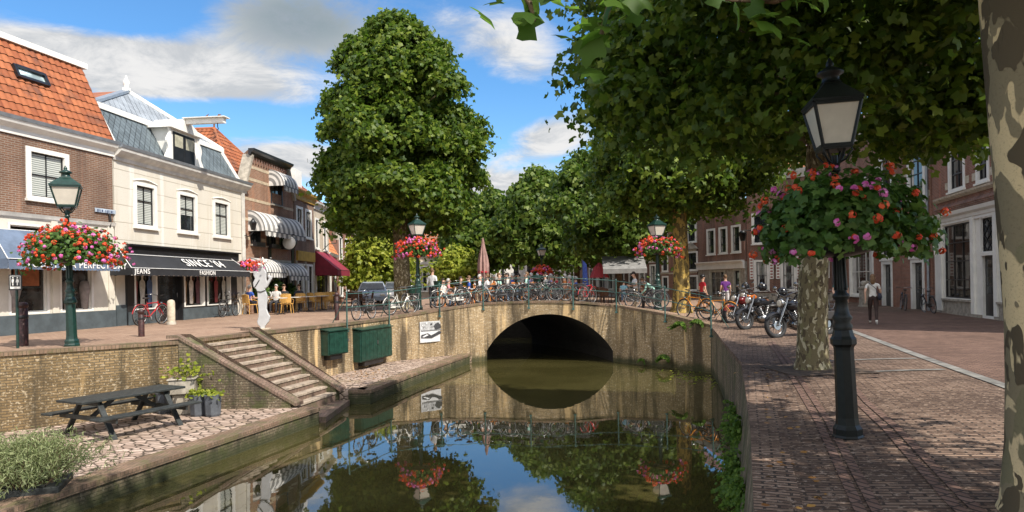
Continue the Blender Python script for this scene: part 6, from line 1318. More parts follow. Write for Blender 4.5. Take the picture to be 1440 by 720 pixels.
# ---------------------------------------------------------------- motorcycles
def make_moto(tankm, label):
    t = thing('motorcycle', label, 'motorcycle', (0, 0, 0)); R_ = .325; wb = 1.62; ch, bl = M_['chrome'], M_['black']
    for x, r_, w_ in ((0, R_, .085), (wb, R_, .06)):
        m = MB(); m.tube([(x + (r_ - w_ * .8) * cos(a * pi / 14), 0, R_ + (r_ - w_ * .8) * sin(a * pi / 14)) for a in range(28)], w_, 9, closed=True); wh = m.build('wheel', M_['tyre'], t)
        m = MB(); m.tube([(x + (r_ - w_ * 1.7) * cos(a * pi / 14), 0, R_ + (r_ - w_ * 1.7) * sin(a * pi / 14)) for a in range(28)], .016, 5, closed=True)
        for a in range(18): m.tube([(x, .05 * (-1) ** a, R_), (x + (r_ - w_ * 1.7) * cos(a * pi / 9), 0, R_ + (r_ - w_ * 1.7) * sin(a * pi / 9))], .006, 4, caps=False)
        m.tube([(x, -.09, R_), (x, .09, R_)], .045, 8); m.lathe([(.11, -.004), (.12, 0), (.11, .004)], 14, (0, 0, 0), M=Matrix.Translation((x, .075, R_)) @ Matrix.Rotation(pi / 2, 4, 'X')); m.build('rim', ch, wh)
        a0, a1 = ((15, 200) if x == 0 else (30, 165)); m = MB(); na = 12; rr = r_ + .035
        def fn(u, v, x=x, a0=a0, a1=a1, rr=rr): a = radians(a0 + (a1 - a0) * u); s = (v - .5) * 2; d = rr - .06 * s * s; return (x + d * cos(a), s * .095, R_ + d * sin(a))
        m.grid(fn, na, 6); m.build('fender', tankm, t)
    m = MB()
    for s in (-.10, .10): m.tube([(wb, s, R_), (wb - .32, s, .86), (wb - .40, s * 1.0, 1.02)], [.03, .03, .026], 8)
    m.build('fork', ch, t); f = MB(); f.tube([(wb - .38, 0, .95), (wb - .34, 0, .82), (.95, 0, .30), (.35, 0, .28), (.15, 0, .5), (.45, 0, .70), (wb - .38, 0, .88)], .028, 7); f.build('frame', bl, t)
    m = MB(); m.ell((.92, 0, .80), (.33, .15, .13), 14, 8); m.ell((1.06, 0, .83), (.2, .16, .11), 12, 7); tk = m.build('tank', tankm, t); m = MB(); m.lathe([(.07, 0), (.08, .02), (.05, .04)], 12, (.95, 0, .93)); m.build('fuel_cap', ch, tk)
    m = MB(); m.ell((.50, 0, .69), (.25, .16, .075), 12, 6); m.ell((.28, 0, .73), (.1, .15, .11), 10, 6); m.ell((.08, 0, .76), (.22, .12, .06), 10, 6); m.build('seat', M_['leather'], t)
    m = MB()
    for sg in (-1, 1):
        for k in range(7):
            p = Vector((.86 + sg * (.05 + .022 * k), 0, .40 + .045 * k)); m.lathe([(.085, -.012), (.105, -.008), (.105, .008), (.085, .012)], 12, (0, 0, 0), M=Matrix.Translation(p) @ Matrix.Rotation(sg * .42, 4, 'Y'))
    m.ell((.84, 0, .34), (.26, .15, .13), 12, 7); m.lathe([(.12, -.17), (.15, -.15), (.15, .15), (.12, .17)], 14, (0, 0, 0), M=Matrix.Translation((.70, 0, .34)) @ Matrix.Rotation(pi / 2, 4, 'X')); m.lathe([(.09, .10), (.10, .21), (.08, .22)], 12, (0, 0, 0), M=Matrix.Translation((.9, 0, .56)) @ Matrix.Rotation(pi / 2, 4, 'X')); m.build('engine', ch, t)
    for s, dz in ((-.2, 0), (-.2, .11)): m = MB(); m.tube([(1.05, s * .6, .45), (1.12, s, .32 + dz * .3), (.8, s * 1.05, .22 + dz), (.3, s * 1.05, .24 + dz), (-.3, s * 1.05, .28 + dz)], [.03, .03, .033, .045, .05], 9); m.build('exhaust_pipe', ch, t)
    c = Vector((wb - .42, 0, 1.06)); m = MB(); m.tube([c + Vector((-.28, -.40, .05)), c + Vector((-.12, -.38, .10)), c + Vector((-.02, -.15, .06)), c, c + Vector((-.02, .15, .06)), c + Vector((-.12, .38, .10)), c + Vector((-.28, .40, .05))], .016, 7); hb = m.build('handlebar', ch, t)
    for s in (-1, 1): MB().tube([c + Vector((-.29, s * .402, .047)), c + Vector((-.15, s * .385, .092))], .023, 7).build('grip', M_['leather'], hb); m = MB(); m.tube([c + Vector((-.08, s * .30, .09)), c + Vector((-.02, s * .36, .24))], .008, 5); m.ell(c + Vector((-.02, s * .38, .27)), (.02, .08, .055), 10, 6); m.build('mirror', ch, hb)
    m = MB(); m.lathe([(.05, -.13), (.10, -.08), (.115, .0), (.10, .02)], 14, (0, 0, 0), M=Matrix.Translation((wb - .22, 0, .90)) @ Matrix.Rotation(pi / 2, 4, 'Y')); hl = m.build('headlight', ch, t); MB().ell((wb - .205, 0, .90), (.03, .09, .09), 12, 6).build('headlight_glass', M_['frost'], hl)
    m = MB(); m.tube([(.75, .12, .25), (.62, .32, .02)], .014, 6); m.build('kickstand', bl, t); m = MB(); m.box(-.42, -.38, -.09, .09, .42, .53); m.ell((-.36, 0, .6), (.04, .06, .045), 8, 5); m.build('tail_light', paint('tail red', (.5, .02, .01)), t)
    for s in (-1, 1): m = MB(); m.box(-.22, .22, s * .17 - .06, s * .17 + .06, .40, .64); m.build('saddlebag', M_['leather'], t, bevel=.03)
    return t
m0 = make_moto(paint('gloss black', (.012, .012, .014), .15), 'black chrome motorcycle nearest the speckled trunk'); m0.rotation_euler = (radians(9), 0, radians(198))
GM = 'cruiser motorcycles parked by the canal'; m0['group'] = GM; m0.scale = (1.08,) * 3
def place_moto(o, px, py, yaw, label):
    q = ground_hit(px, py, .0); yw = radians(yaw); o.rotation_euler = (radians(8), 0, yw); o.location = (q.x - 1.62 * cos(yw), q.y - 1.62 * sin(yw), 0); o['label'] = label; o['group'] = GM; return o
place_moto(m0, 1098, 476, 200, 'black chrome motorcycle nearest the speckled trunk')
m1 = copy_tree(m0); place_moto(m1, 1053, 464.5, 204, 'second black motorcycle from the trunk, helmet on its handlebar'); m2 = copy_tree(m0); place_moto(m2, 1033, 457.5, 208, 'third motorcycle from the trunk, deep red tank')
for ch in m2.children_recursive: recolor(ch, paint('gloss black', (.012, .012, .014), .15), paint('deep red', (.16, .012, .012), .2))
m3 = copy_tree(m0); place_moto(m3, 1046, 447, 212, 'farthest motorcycle in the row, orange tank')
for ch in m3.children_recursive: recolor(ch, paint('gloss black', (.012, .012, .014), .15), paint('burnt orange', (.50, .13, .02), .2))
def helmet(p, label):
    t = thing('helmet', label, 'helmet', p); m = MB(); m.ell((0, 0, 0), (.145, .125, .135), 16, 10); m.build('shell', paint('gloss black', (.012, .012, .014), .15), t)
    m = MB(); m.grid(lambda u, v: (.15 * cos((u - .5) * 1.9) * cos((v - .4) * .8), .13 * sin((u - .5) * 1.9), -.02 + .138 * sin((v - .4) * .8)), 8, 4); m.build('visor', M_['glass'], t); return t
def on_moto(o, loc): 
    bpy.context.view_layer.update(); return tuple(o.matrix_world @ Vector(loc))
helmet(on_moto(m1, (1.10, .34, 1.24)), 'round black helmet on the second motorcycle from the trunk'); helmet(on_moto(m2, (1.05, .25, 1.26)), 'black helmet on the red-tanked motorcycle'); helmet(on_moto(m0, (1.0, -.32, 1.22)), 'black helmet beside the trunk on the nearest motorcycle')
# ---------------------------------------------------------------- picnic table, planters, cabinets, picture
pt = thing('picnic_table', 'black wooden picnic table on the low quay', 'picnic table', (-8.1, 14.2, LOWQ), radians(63)); L_ = 2.25
for k in range(5): y = -.34 + .17 * k; MB().box(-L_ / 2, L_ / 2, y - .08, y + .08, .715, .76).build('top_plank', M_['black_wood'], pt, bevel=.006)
for s in (-1, 1):
    for y in (s * .72, s * .88): MB().box(-L_ / 2, L_ / 2, y - .072, y + .072, .42, .46).build('seat_plank', M_['black_wood'], pt, bevel=.006)
    for x in (-.72, .72): MB().beam((x, s * .28, .70), (x, s * .78, -.01), .045, .11, up=(1, 0, 0)).build('leg', M_['black_wood'], pt, bevel=.004)
for x in (-.765, .765): MB().box(x - .02, x + .02, -.92, .92, .33, .415).build('seat_bearer', M_['black_wood'], pt); MB().box(x - .02, x + .02, -.36, .36, .63, .712).build('top_bearer', M_['black_wood'], pt)
for s in (-1, 1): MB().beam((s * .70, 0, .37), (s * .2, 0, .70), .045, .08).build('brace', M_['black_wood'], pt)
def square_planter(loc, s, hgt, label, plants, seed, rot=.3):
    t = thing('planter', label, 'planter', loc, rot); m = MB(); a = s / 2; m.box(-a, a, -a, a, 0, hgt * .9); m.box(-a - .03, a + .03, -a - .03, a + .03, hgt * .9 + .002, hgt); m.build('tub', M_['stone'], t, bevel=.015)
    m = MB(); m.ell((0, 0, hgt), (a * .85, a * .85, .04), 10, 4); m.build('soil', M_['soil'], t)
    if plants:
        r = np.random.default_rng(seed); n = plants; C = r.normal(size=(n, 3)) * np.array([s * .36, s * .36, .13]) + np.array([0, 0, hgt + .16]); out_ = r.random(n) < .35; C[out_, 2] -= .35 * r.random(out_.sum()); C[out_, 0] += s * .55 * (r.random(out_.sum()) + .2)
        leaf_mesh('plant', C, r.normal(size=(n, 3)) * .6 + np.array([0, -.2, .6]), .05, M_['leaf_gold'], 'round', t)['kind'] = 'stuff'
    return t
square_planter((-7.68, 15.85, LOWQ + .48), .54, .36, 'grey stone planter with yellow green plants beside the stairs', 170, 3)
sp = thing('stone_block', 'low stone block under the planter by the stairs', 'block', (-7.68, 15.85, LOWQ), .3); MB().box(-.2, .2, -.2, .2, 0, .475).build('block', M_['stone'], sp, bevel=.02)
for i, (dx, dy, lb) in enumerate(((.42, -.55, 'left upright slate grey tub below the yellow green planter'), (.78, -.62, 'right upright slate grey tub against the stair wall'), (-.55, -.1, 'grey tub behind the picnic table end'))):
    t = thing('tub', lb, 'planter', (-7.62 + dx, 15.95 + dy * .9 + .1, LOWQ), .2 * i, 'grey tubs by the stairs'); MB().lathe([(.15, 0), (.17, .05), (.19, .46), (.2, .48), (.17, .48)], 8, smooth=False).build('body', plain('slate grey tub', (.09, .10, .115), .7), t); r = np.random.default_rng(i); C = r.normal(size=(70, 3)) * np.array([.11, .11, .05]) + np.array([0, 0, .52]); leaf_mesh('plant', C, r.normal(size=(70, 3)) + np.array([0, 0, .5]), .05, M_['leaf_gold' if i < 2 else 'fern'], 'round', t)['kind'] = 'stuff'
bx = thing('planter', 'dark wooden planter box under the lavender-like bush', 'planter', (-7.0, 9.9, LOWQ), .35)
m = MB(); m.box(-.42, .42, -.40, .40, 0, .13); m.build('box', M_['black_wood'], bx, bevel=.01)
def wall_at(px, py, out_=0.0):
    """place on the left wall / bridge face, its outward normal angle"""
    L = [Vector((p[0], p[1])) for p in LW[3:] + BR]
    for a, b in zip(L, L[1:]):
        h = seg_hit(px, py, a, b); s = (h.xy - a).dot(b - a) / (b - a).length_squared
        if -.001 <= s <= 1.001:
            d = (b - a).normalized(); n = Vector((d.y, -d.x)); return Vector((h.x + n.x * out_, h.y + n.y * out_, h.z)), atan2(d.y, d.x)
def cabinet(x0, x1, yt, yb, label, doors):
    p, a = wall_at((x0 + x1) / 2, yt, 0.0); l, _ = wall_at(x0, (yt + yb) / 2); r, _ = wall_at(x1, (yt + yb) / 2); b, _ = wall_at((x0 + x1) / 2, yb); hw = (r - l).xy.length / 2; c = (l + r) / 2
    t = thing('cabinet', label, 'cabinet', (c.x, c.y, b.z), a, 'green cabinets on the quay wall'); H = p.z - b.z
    m = MB(); m.box(-hw, hw, -.30, -.004, .0, H); m.build('body', M_['green_paint'], t, bevel=.01)
    m = MB(); m.prism([(-hw - .03, -.36, H + .002), (-hw - .03, -.004, H + .06), (-hw - .03, -.004, H + .09), (-hw - .03, -.36, H + .03)], (2 * hw + .06, 0, 0)); m.build('lid', M_['green_paint'], t)
    for i in range(doors):
        xa = -hw + .03 + (2 * hw - .06) * i / doors + .008; xb = -hw + .03 + (2 * hw - .06) * (i + 1) / doors - .008; d = MB(); d.box(xa, xb, -.325, -.302, .04, H - .04)
        nb = 4
        for k in range(1, nb): x = xa + (xb - xa) * k / nb; d.box(x - .006, x + .006, -.329, -.3255, .05, H - .05)
        dd = d.build('door', M_['green_paint'], t); s = MB(); s.box((xb if i == 0 else xa) - .03, (xb if i == 0 else xa) + .03, -.345, -.331, H * .5, H * .62); s.build('latch', M_['steel'], dd)
    m = MB(); m.box(-hw * .7, hw * .5, -.25, -.006, -.16, -.004); m.build('bracket', M_['black'], t); return t
cabinet(451, 479, 465, 498, 'smaller green cabinet on the wall nearest the stairs', 1); cabinet(496, 541, 462, 505, 'larger two-door green cabinet on the quay wall', 2)
p, a = wall_at(612.5, 465, .03); l, _ = wall_at(588, 465); r, _ = wall_at(637, 463); hw = (r - l).xy.length / 2; hz = .41
pb = thing('picture_board', 'black and white street photograph mounted on the bridge wall', 'picture', (p.x, p.y, p.z - .02), a)
m = MB(); m.box(-hw, hw, -.02, .0, -hz, hz); m.build('board', plain('photo white', (.62, .62, .62), .5, 0, .12, 12), pb)
m = MB(); W2, H2 = hw, hz
def rect(x0, x1, z0, z1, mi, y=-.0235): m.quad((x0 * W2, y, z0 * H2), (x1 * W2, y, z0 * H2), (x1 * W2, y, z1 * H2), (x0 * W2, y, z1 * H2), mi)
rect(-.97, .97, .18, .95, 0); rng = random.Random(5)
for k in range(22): x = rng.uniform(-.95, .9); z = rng.uniform(.15, .75); rect(x, x + rng.uniform(.03, .1), z, z + rng.uniform(.06, .22), rng.choice((1, 1, 2, 3)), -.026 - .0005 * k)
for (cx, cz, rx, rz) in ((.05, .5, .22, .32), (.78, .55, .17, .34)): m.add([(W2 * (cx + rx * cos(i * pi / 7) * (1 + .2 * sin(3 * i))), -.039, H2 * (cz + rz * sin(i * pi / 7) * (1 + .2 * cos(2 * i)))) for i in range(14)], [tuple(range(14))], 2)
rect(.43, .50, -.45, .95, 2, -.041); rect(-.97, .97, .10, .17, 1, -.0405)
m.add([(W2 * x, -.042, H2 * z) for x, z in ((-.95, -.55), (-.95, -.25), (-.55, -.12), (-.35, -.35), (-.1, -.18), (.15, .02), (.3, -.08), (.28, -.22), (-.3, -.62))], [tuple(range(9))], 2)
m.add([(W2 * x, -.044, H2 * z) for x, z in ((-.9, -.45), (-.62, -.22), (-.5, -.3), (-.8, -.5))], [(0, 1, 2, 3)], 3)
m.build('photo_print', [plain('print pale grey', (.42, .42, .42), .5, 0, .3, 14), plain('print mid grey', (.18, .18, .185), .5, 0, .3, 14), plain('print dark grey', (.05, .05, .055), .5, 0, .3, 14), plain('print white', (.7, .7, .7), .5, 0, .1, 14)], pb, recalc=False)
# ---------------------------------------------------------------- bollards, posts, statue
def bollard(loc, label, H=.95, r_=.10): 
    t = thing('bollard', label, 'bollard', loc, group='dark red bollards'); MB().lathe([(r_, -.1), (r_, H - .16), (r_ * .9, H - .15), (r_ * .9, H - .12), (r_ * 1.08, H - .11), (r_ * 1.08, H - .06), (r_ * .95, H - .02), (r_ * .5, H)], 16).build('post', M_['bollard'], t); MB().lathe([(r_ * 1.02, H * .62), (r_ * 1.06, H * .63), (r_ * 1.06, H * .69), (r_ * 1.02, H * .70)], 16).build('band', M_['black'], t); return t
for px, py, H, r_, lb in ((32, 487, 1.0, .115, 'thick dark red bollard left of the left lamp'), (199, 474, .72, .075, 'dark red bollard before the red bicycle'), (474, 451, 1.0, .075, 'slim dark red bollard at the left end of the railing')): q = ground_hit(px, py, .4); bollard((q.x, q.y, gz(q.x, q.y)), lb, H, r_)
q = ground_hit(241, 458, .38); t = thing('stone_post', 'pale weathered stone post before the clothes shop', 'bollard', (q.x, q.y, gz(q.x, q.y))); MB().lathe([(.13, -.1), (.13, .75), (.11, .82), (.05, .86)], 10).build('shaft', M_['stone_lt'], t); MB().lathe([(.16, -.05), (.16, .08), (.135, .10)], 10).build('foot', M_['stone'], t)
q = ground_hit(25, 490, .4); t = thing('sign_post', 'thin green post with small black and white pictogram sign', 'sign', (q.x, q.y, gz(q.x, q.y)), radians(8)); MB().tube([(0, 0, -.1), (0, 0, 1.75)], .03, 8).build('pole', M_['lamp_green'], t)
sgn = MB().box(-.13, .13, -.05, -.032, 1.28, 1.62).build('sign_plate', M_['black'], t); m = MB(); m.box(-.105, .105, -.054, -.052, 1.31, 1.595); m.build('sign_border', M_['white'], sgn); m = MB(); m.box(-.095, .095, -.0565, -.055, 1.36, 1.585)
m.build('sign_field', M_['black'], sgn); m = MB()
for s in (-1, 1): m.lathe([(.002, -.001), (.017, 0), (.002, .001)], 10, (0, 0, 0), M=Matrix.Translation((s * .045, -.0585, 1.545)) @ Matrix.Rotation(pi / 2, 4, 'X')); m.add([(s * .045 - .022, -.059, 1.52), (s * .045 + .022, -.059, 1.52), (s * .045 + (.034 if s > 0 else .022), -.059, 1.45), (s * .045 + .012, -.059, 1.45), (s * .045 + .012, -.059, 1.385), (s * .045 - .012, -.059, 1.385), (s * .045 - .012, -.059, 1.45), (s * .045 - (.034 if s > 0 else .022), -.059, 1.45)], [tuple(reversed(range(8)))])
m.build('pictogram', M_['white'], sgn, recalc=False)
q = ground_hit(369, 463, .4); stt = thing('garden_statue', 'white cut-out statue of a woman with raised arms at the top of the stairs', 'statue', (q.x, q.y, gz(q.x, q.y)), radians(5)); k = .00300
outl = [(252, 668), (292, 668), (300, 640), (338, 595), (352, 548), (330, 505), (318, 470), (322, 400), (326, 330), (312, 292), (306, 268), (330, 248), (352, 205), (374, 168), (368, 142), (342, 128), (332, 142), (344, 166), (326, 196), (320, 160), (322, 110), (310, 80), (292, 66), (296, 40), (286, 18), (262, 12), (244, 24), (240, 48), (250, 72), (244, 98), (216, 84), (196, 96), (196, 130), (212, 165), (190, 205), (194, 245), (222, 272), (232, 300), (234, 400), (240, 470), (238, 540), (224, 592), (232, 622), (254, 645)]
P_ = [((x - 272) * k, 0, (668 - y) * k) for x, y in outl]
bm_ = bmesh.new(); vf = [bm_.verts.new((x, -.05, z)) for x, y, z in P_]; f = bm_.faces.new(vf); ex = bmesh.ops.extrude_face_region(bm_, geom=[f]); bmesh.ops.translate(bm_, verts=[v for v in ex['geom'] if isinstance(v, bmesh.types.BMVert)], vec=(0, .10, 0)); bmesh.ops.recalc_face_normals(bm_, faces=bm_.faces)
me = bpy.data.meshes.new('figure'); bm_.to_mesh(me); bm_.free(); me.materials.append(plain('chalk white', (.46, .46, .46), .6, 0, .12, 4)); box_uv(me); so_ = bpy.data.objects.new('figure', me); COL.objects.link(so_); so_.parent = stt; bv = so_.modifiers.new('bevel', 'BEVEL'); bv.width = .025; bv.segments = 3
m = MB(); m.tube([((222 - 272) * k, -.06, (668 - 290) * k), ((270 - 272) * k, -.07, (668 - 296) * k), ((318 - 272) * k, -.06, (668 - 278) * k)], .012, 6); m.build('belt', M_['black'], stt)
m = MB(); m.add([((x - 272) * k, -.053, (668 - y) * k) for x, y in ((205, 250), (255, 170), (258, 185), (240, 215), (215, 252))], [(0, 4, 3, 2, 1)]); m.build('arm_shadow_gap', M_['black'], stt)
m = MB(); m.box(-.2, .2, -.16, .16, -.03, .03); m.build('base', M_['stone_lt'], stt)
r = np.random.default_rng(3); C = r.normal(size=(240, 3)) * np.array([.10, .07, .06]) + np.array([-.10, 0, 1.95]); leaf_mesh('flower_hat', C[:120], r.normal(size=(120, 3)), .03, M_['petal_red'], 'petal', stt)['kind'] = 'stuff'; leaf_mesh('flower_hat', C[120:180] - np.array([.07, 0, .12]), r.normal(size=(60, 3)), .03, M_['petal_pink'], 'petal', stt)['kind'] = 'stuff'; leaf_mesh('flower_hat', C[180:] + np.array([.10, 0, .03]), r.normal(size=(60, 3)), .035, M_['white'], 'petal', stt)['kind'] = 'stuff'
q = ground_hit(1217, 434, .05); t = thing('stone_post', 'carved scroll-topped stone post by the black doors', 'bollard', (q.x, q.y, .05)); m = MB(); m.lathe([(.36, -.1), (.36, .15), (.30, .18), (.28, .95), (.34, 1.0), (.34, 1.08), (.25, 1.12)], 4, smooth=False, rot=pi / 4); m.build('shaft', M_['stone'], t); m = MB(); m.lathe([(.13, -.2), (.17, -.18), (.17, .18), (.13, .2)], 14, (0, 0, 0), M=Matrix.Translation((0, 0, 1.24)) @ Matrix.Rotation(pi / 2, 4, 'X')); m.build('scroll', M_['stone'], t)
# menu board, hanging flowers at the cafe corner
q = ground_hit(345, 442, .36); t = thing('menu_board', 'tall black chalk menu board at the cafe corner', 'board', (q.x, q.y, .36), radians(78)); MB().box(-.26, .26, -.03, .03, .35, 2.3).build('panel', M_['black'], t); m = MB(); m.box(-.29, -.262, -.035, .035, 0, 2.33); m.box(.262, .29, -.035, .035, 0, 2.33); m.box(-.26, .26, -.035, .035, 2.302, 2.33); m.build('frame', M_['sage'], t); m = MB()
for k in range(9): z = 2.1 - k * .19; m.box(-.2, -.2 + .4 * random.uniform(.5, 1), -.036, -.032, z, z + .05)
m.build('chalk_lines', M_['letter'], t)
geranium((-12.0, 31.0, 2.55), .42, .33, 420, 46, 40, 'small hanging flower basket at the corner of the clothes shop awning', 14, leaf=.06, pet=.04, cluster=.07)
q = h = None
# ---------------------------------------------------------------- people
SKIN_SLOT, TOP, LEG, SHOE = 0, 1, 2, 3
def pose_joints(pose):
    J = {'pelvis': (0, 0, .95), 'belly': (0, 0, 1.10), 'chest': (0, .0, 1.32), 'neck': (0, -.005, 1.47), 'chin': (0, .02, 1.56), 'crown': (0, .01, 1.69)}
    for s, n in ((-1, 'l'), (1, 'r')):
        J['sho' + n] = (s * .175, 0, 1.405); J['elb' + n] = (s * .225, -.03, 1.13); J['wri' + n] = (s * .235, .06, .90); J['han' + n] = (s * .235, .09, .82)
        J['hip' + n] = (s * .095, 0, .90); J['kne' + n] = (s * .10, .02, .50); J['ank' + n] = (s * .10, -.02, .09); J['toe' + n] = (s * .115, .15, .035)
    if pose == 'walk':
        J['knel'] = (-.10, .17, .52); J['ankl'] = (-.10, .24, .10); J['toel'] = (-.11, .40, .06); J['kner'] = (.10, -.03, .50); J['ankr'] = (.10, -.24, .14); J['toer'] = (.11, -.11, .035)
        J['elbl'] = (-.24, -.14, 1.15); J['wril'] = (-.23, -.12, .91); J['hanl'] = (-.23, -.10, .83); J['elbr'] = (.24, .06, 1.14); J['wrir'] = (.20, .22, 1.0); J['hanr'] = (.17, .29, .98)
    if pose == 'hold':      # hands together in front
        for s, n in ((-1, 'l'), (1, 'r')): J['elb' + n] = (s * .25, .05, 1.14); J['wri' + n] = (s * .12, .27, 1.13); J['han' + n] = (s * .06, .33, 1.15)
        J['chin'] = (0, .06, 1.55); J['crown'] = (0, .08, 1.68)
    if pose in ('bend', 'ride'):
        b = 1.0 if pose == 'bend' else .45
        J['belly'] = (0, .08 * b, 1.09); J['chest'] = (0, .28 * b, 1.25); J['neck'] = (0, .42 * b, 1.34); J['chin'] = (0, .52 * b, 1.38); J['crown'] = (0, .60 * b, 1.49)
        for s, n in ((-1, 'l'), (1, 'r')):
            J['sho' + n] = (s * .175, .36 * b, 1.30); J['elb' + n] = (s * .22, .40 * b + .03, 1.03); J['wri' + n] = (s * .20, .52 * b + .14, .98 if pose == 'ride' else .82); J['han' + n] = (s * .19, .56 * b + .20, .96 if pose == 'ride' else .75)
        if pose == 'ride': J['knel'] = (-.12, .24, .68); J['ankl'] = (-.12, .10, .30); J['toel'] = (-.12, .26, .24)
    if pose == 'sit':
        for k in ('pelvis', 'belly', 'chest', 'neck', 'chin', 'crown', 'shol', 'shor'): x, y, z = J[k]; J[k] = (x, y - .02, z - .40)
        for s, n in ((-1, 'l'), (1, 'r')):
            J['hip' + n] = (s * .10, .04, .52); J['kne' + n] = (s * .13, .44, .50); J['ank' + n] = (s * .14, .42, .09); J['toe' + n] = (s * .15, .58, .035)
            J['elb' + n] = (s * .24, .04, .74); J['wri' + n] = (s * .15, .27, .74); J['han' + n] = (s * .11, .35, .745)
    return {k: Vector(v) for k, v in J.items()}
BODY = {}
def body_mesh(pose, style, female=False):
    key = (pose, style, female)
    if key in BODY: return BODY[key]
    J = pose_joints(pose); V = []; E_ = []; R_ = []; idx = {}
    def v(n, p, r): idx[n] = len(V); V.append(Vector(p)); R_.append(r)
    f = female
    v('pelvis', J['pelvis'], (.15, .11)); v('belly', J['belly'], (.125 if f else .14, .105)); v('chest', J['chest'], (.145 if f else .165, .11)); v('neck', J['neck'], (.052, .055))
    v('chin', J['chin'], (.066, .078)); v('crown', J['crown'], (.068, .082))
    E_ += [('pelvis', 'belly'), ('belly', 'chest'), ('chest', 'neck'), ('neck', 'chin'), ('chin', 'crown')]
    d = (J['crown'] - J['chin']).normalized(); fwd = Vector((0, 1, 0)); fwd = (fwd - d * fwd.dot(d)).normalized()
    for n in 'lr':
        s = -1 if n == 'l' else 1; k = .9 if f else 1.0
        v('sho' + n, J['sho' + n], (.062 * k, .062 * k)); v('elb' + n, J['elb' + n], (.042 * k, .042 * k)); v('wri' + n, J['wri' + n], (.027, .024)); v('han' + n, J['han' + n], (.036, .018))
        E_ += [('chest', 'sho' + n), ('sho' + n, 'elb' + n), ('elb' + n, 'wri' + n), ('wri' + n, 'han' + n)]
        hd = (J['han' + n] - J['wri' + n]).normalized(); side = hd.cross(Vector((s, 0, 0))); side = side.normalized() if side.length > .1 else Vector((0, 1, 0)); nrm = hd.cross(side)
        for i, (o, L) in enumerate(((-.03, .062), (-.010, .075), (.011, .07), (.03, .055))):
            a = J['han' + n] + side * o + hd * .025; v(f'f{n}{i}', a, (.0095, .0095)); v(f'g{n}{i}', a + hd * L * .6 + nrm * .012 * s, (.0085, .0085)); v(f'k{n}{i}', a + hd * L + nrm * .03 * s, (.007, .007)); E_ += [('han' + n, f'f{n}{i}'), (f'f{n}{i}', f'g{n}{i}'), (f'g{n}{i}', f'k{n}{i}')]
        tb = J['wri' + n] * .45 + J['han' + n] * .55 - side * .036; v('t' + n, tb, (.012, .012)); v('u' + n, tb - side * .022 + hd * .04, (.010, .010)); E_ += [('han' + n, 't' + n), ('t' + n, 'u' + n)]
        v('hip' + n, J['hip' + n], (.095, .10)); v('mid' + n, J['hip' + n].lerp(J['kne' + n], .5), (.082, .085)); v('kne' + n, J['kne' + n], (.056, .058)); v('cal' + n, J['kne' + n].lerp(J['ank' + n], .35), (.056, .06)); v('ank' + n, J['ank' + n], (.038, .042)); v('toe' + n, J['toe' + n], (.042, .030))
        E_ += [('pelvis', 'hip' + n), ('hip' + n, 'mid' + n), ('mid' + n, 'kne' + n), ('kne' + n, 'cal' + n), ('cal' + n, 'ank' + n), ('ank' + n, 'toe' + n)]
    me = bpy.data.meshes.new('body_src'); me.from_pydata([tuple(p) for p in V], [(idx[a], idx[b]) for a, b in E_], []); o = bpy.data.objects.new('body_src', me); COL.objects.link(o)
    sk = o.modifiers.new('skin', 'SKIN'); sk.use_smooth_shade = True; sk.branch_smoothing = .6
    for i, sv in enumerate(me.skin_vertices[0].data): sv.radius = R_[i]; sv.use_root = (i == 0)
    su = o.modifiers.new('sub', 'SUBSURF'); su.levels = su.render_levels = 1
    dg = bpy.context.evaluated_depsgraph_get(); out_ = bpy.data.meshes.new_from_object(o.evaluated_get(dg)); bpy.data.objects.remove(o); out_.name = 'person_body'
    out_.materials.clear()
    for mm in (M_['skin'], M_['white'], M_['black'], M_['leather']): out_.materials.append(mm)
    shorts = 'shorts' in style; sleeve = 'long' in style
    segs = []
    def sg(a, b, slot, t0=0, t1=1): A, B = V[idx[a]], V[idx[b]]; segs.append((A.lerp(B, t0), A.lerp(B, t1), slot))
    sg('pelvis', 'belly', LEG, -.6, .15); sg('pelvis', 'belly', TOP, .35, 1); sg('belly', 'chest', TOP); sg('chest', 'neck', TOP, 0, .62); sg('chest', 'neck', SKIN_SLOT, .9, 1); sg('neck', 'crown', SKIN_SLOT, 0, 1.4)
    for n in 'lr':
        sg('chest', 'sho' + n, TOP); sg('sho' + n, 'elb' + n, TOP, 0, 1 if sleeve else .5); 
        if not sleeve: sg('sho' + n, 'elb' + n, SKIN_SLOT, .62, 1)
        sg('elb' + n, 'wri' + n, TOP if sleeve else SKIN_SLOT, 0, .92); sg('wri' + n, 'han' + n, SKIN_SLOT, .15, 2.6)
        sg('pelvis', 'hip' + n, LEG); sg('hip' + n, 'kne' + n, LEG, 0, .8 if shorts else 1)
        if shorts: sg('hip' + n, 'kne' + n, SKIN_SLOT, .92, 1)
        sg('kne' + n, 'ank' + n, SKIN_SLOT if shorts else LEG, 0, .86); sg('kne' + n, 'ank' + n, SHOE, .97, 1.1); sg('ank' + n, 'toe' + n, SHOE, 0, 1.5)
    co = np.empty(len(out_.vertices) * 3); out_.vertices.foreach_get('co', co); co = co.reshape(-1, 3); best = np.full(len(out_.polygons), 1e9); slot = np.zeros(len(out_.polygons), int)
    cen = np.empty(len(out_.polygons) * 3); out_.polygons.foreach_get('center', cen); cen = cen.reshape(-1, 3)
    for A, B, sl_ in segs:
        a, b = np.array(A), np.array(B); d_ = b - a; t = np.clip(((cen - a) @ d_) / max(1e-9, d_ @ d_), 0, 1); dist = np.linalg.norm(cen - a - t[:, None] * d_, axis=1); k = dist < best; best[k] = dist[k]; slot[k] = sl_
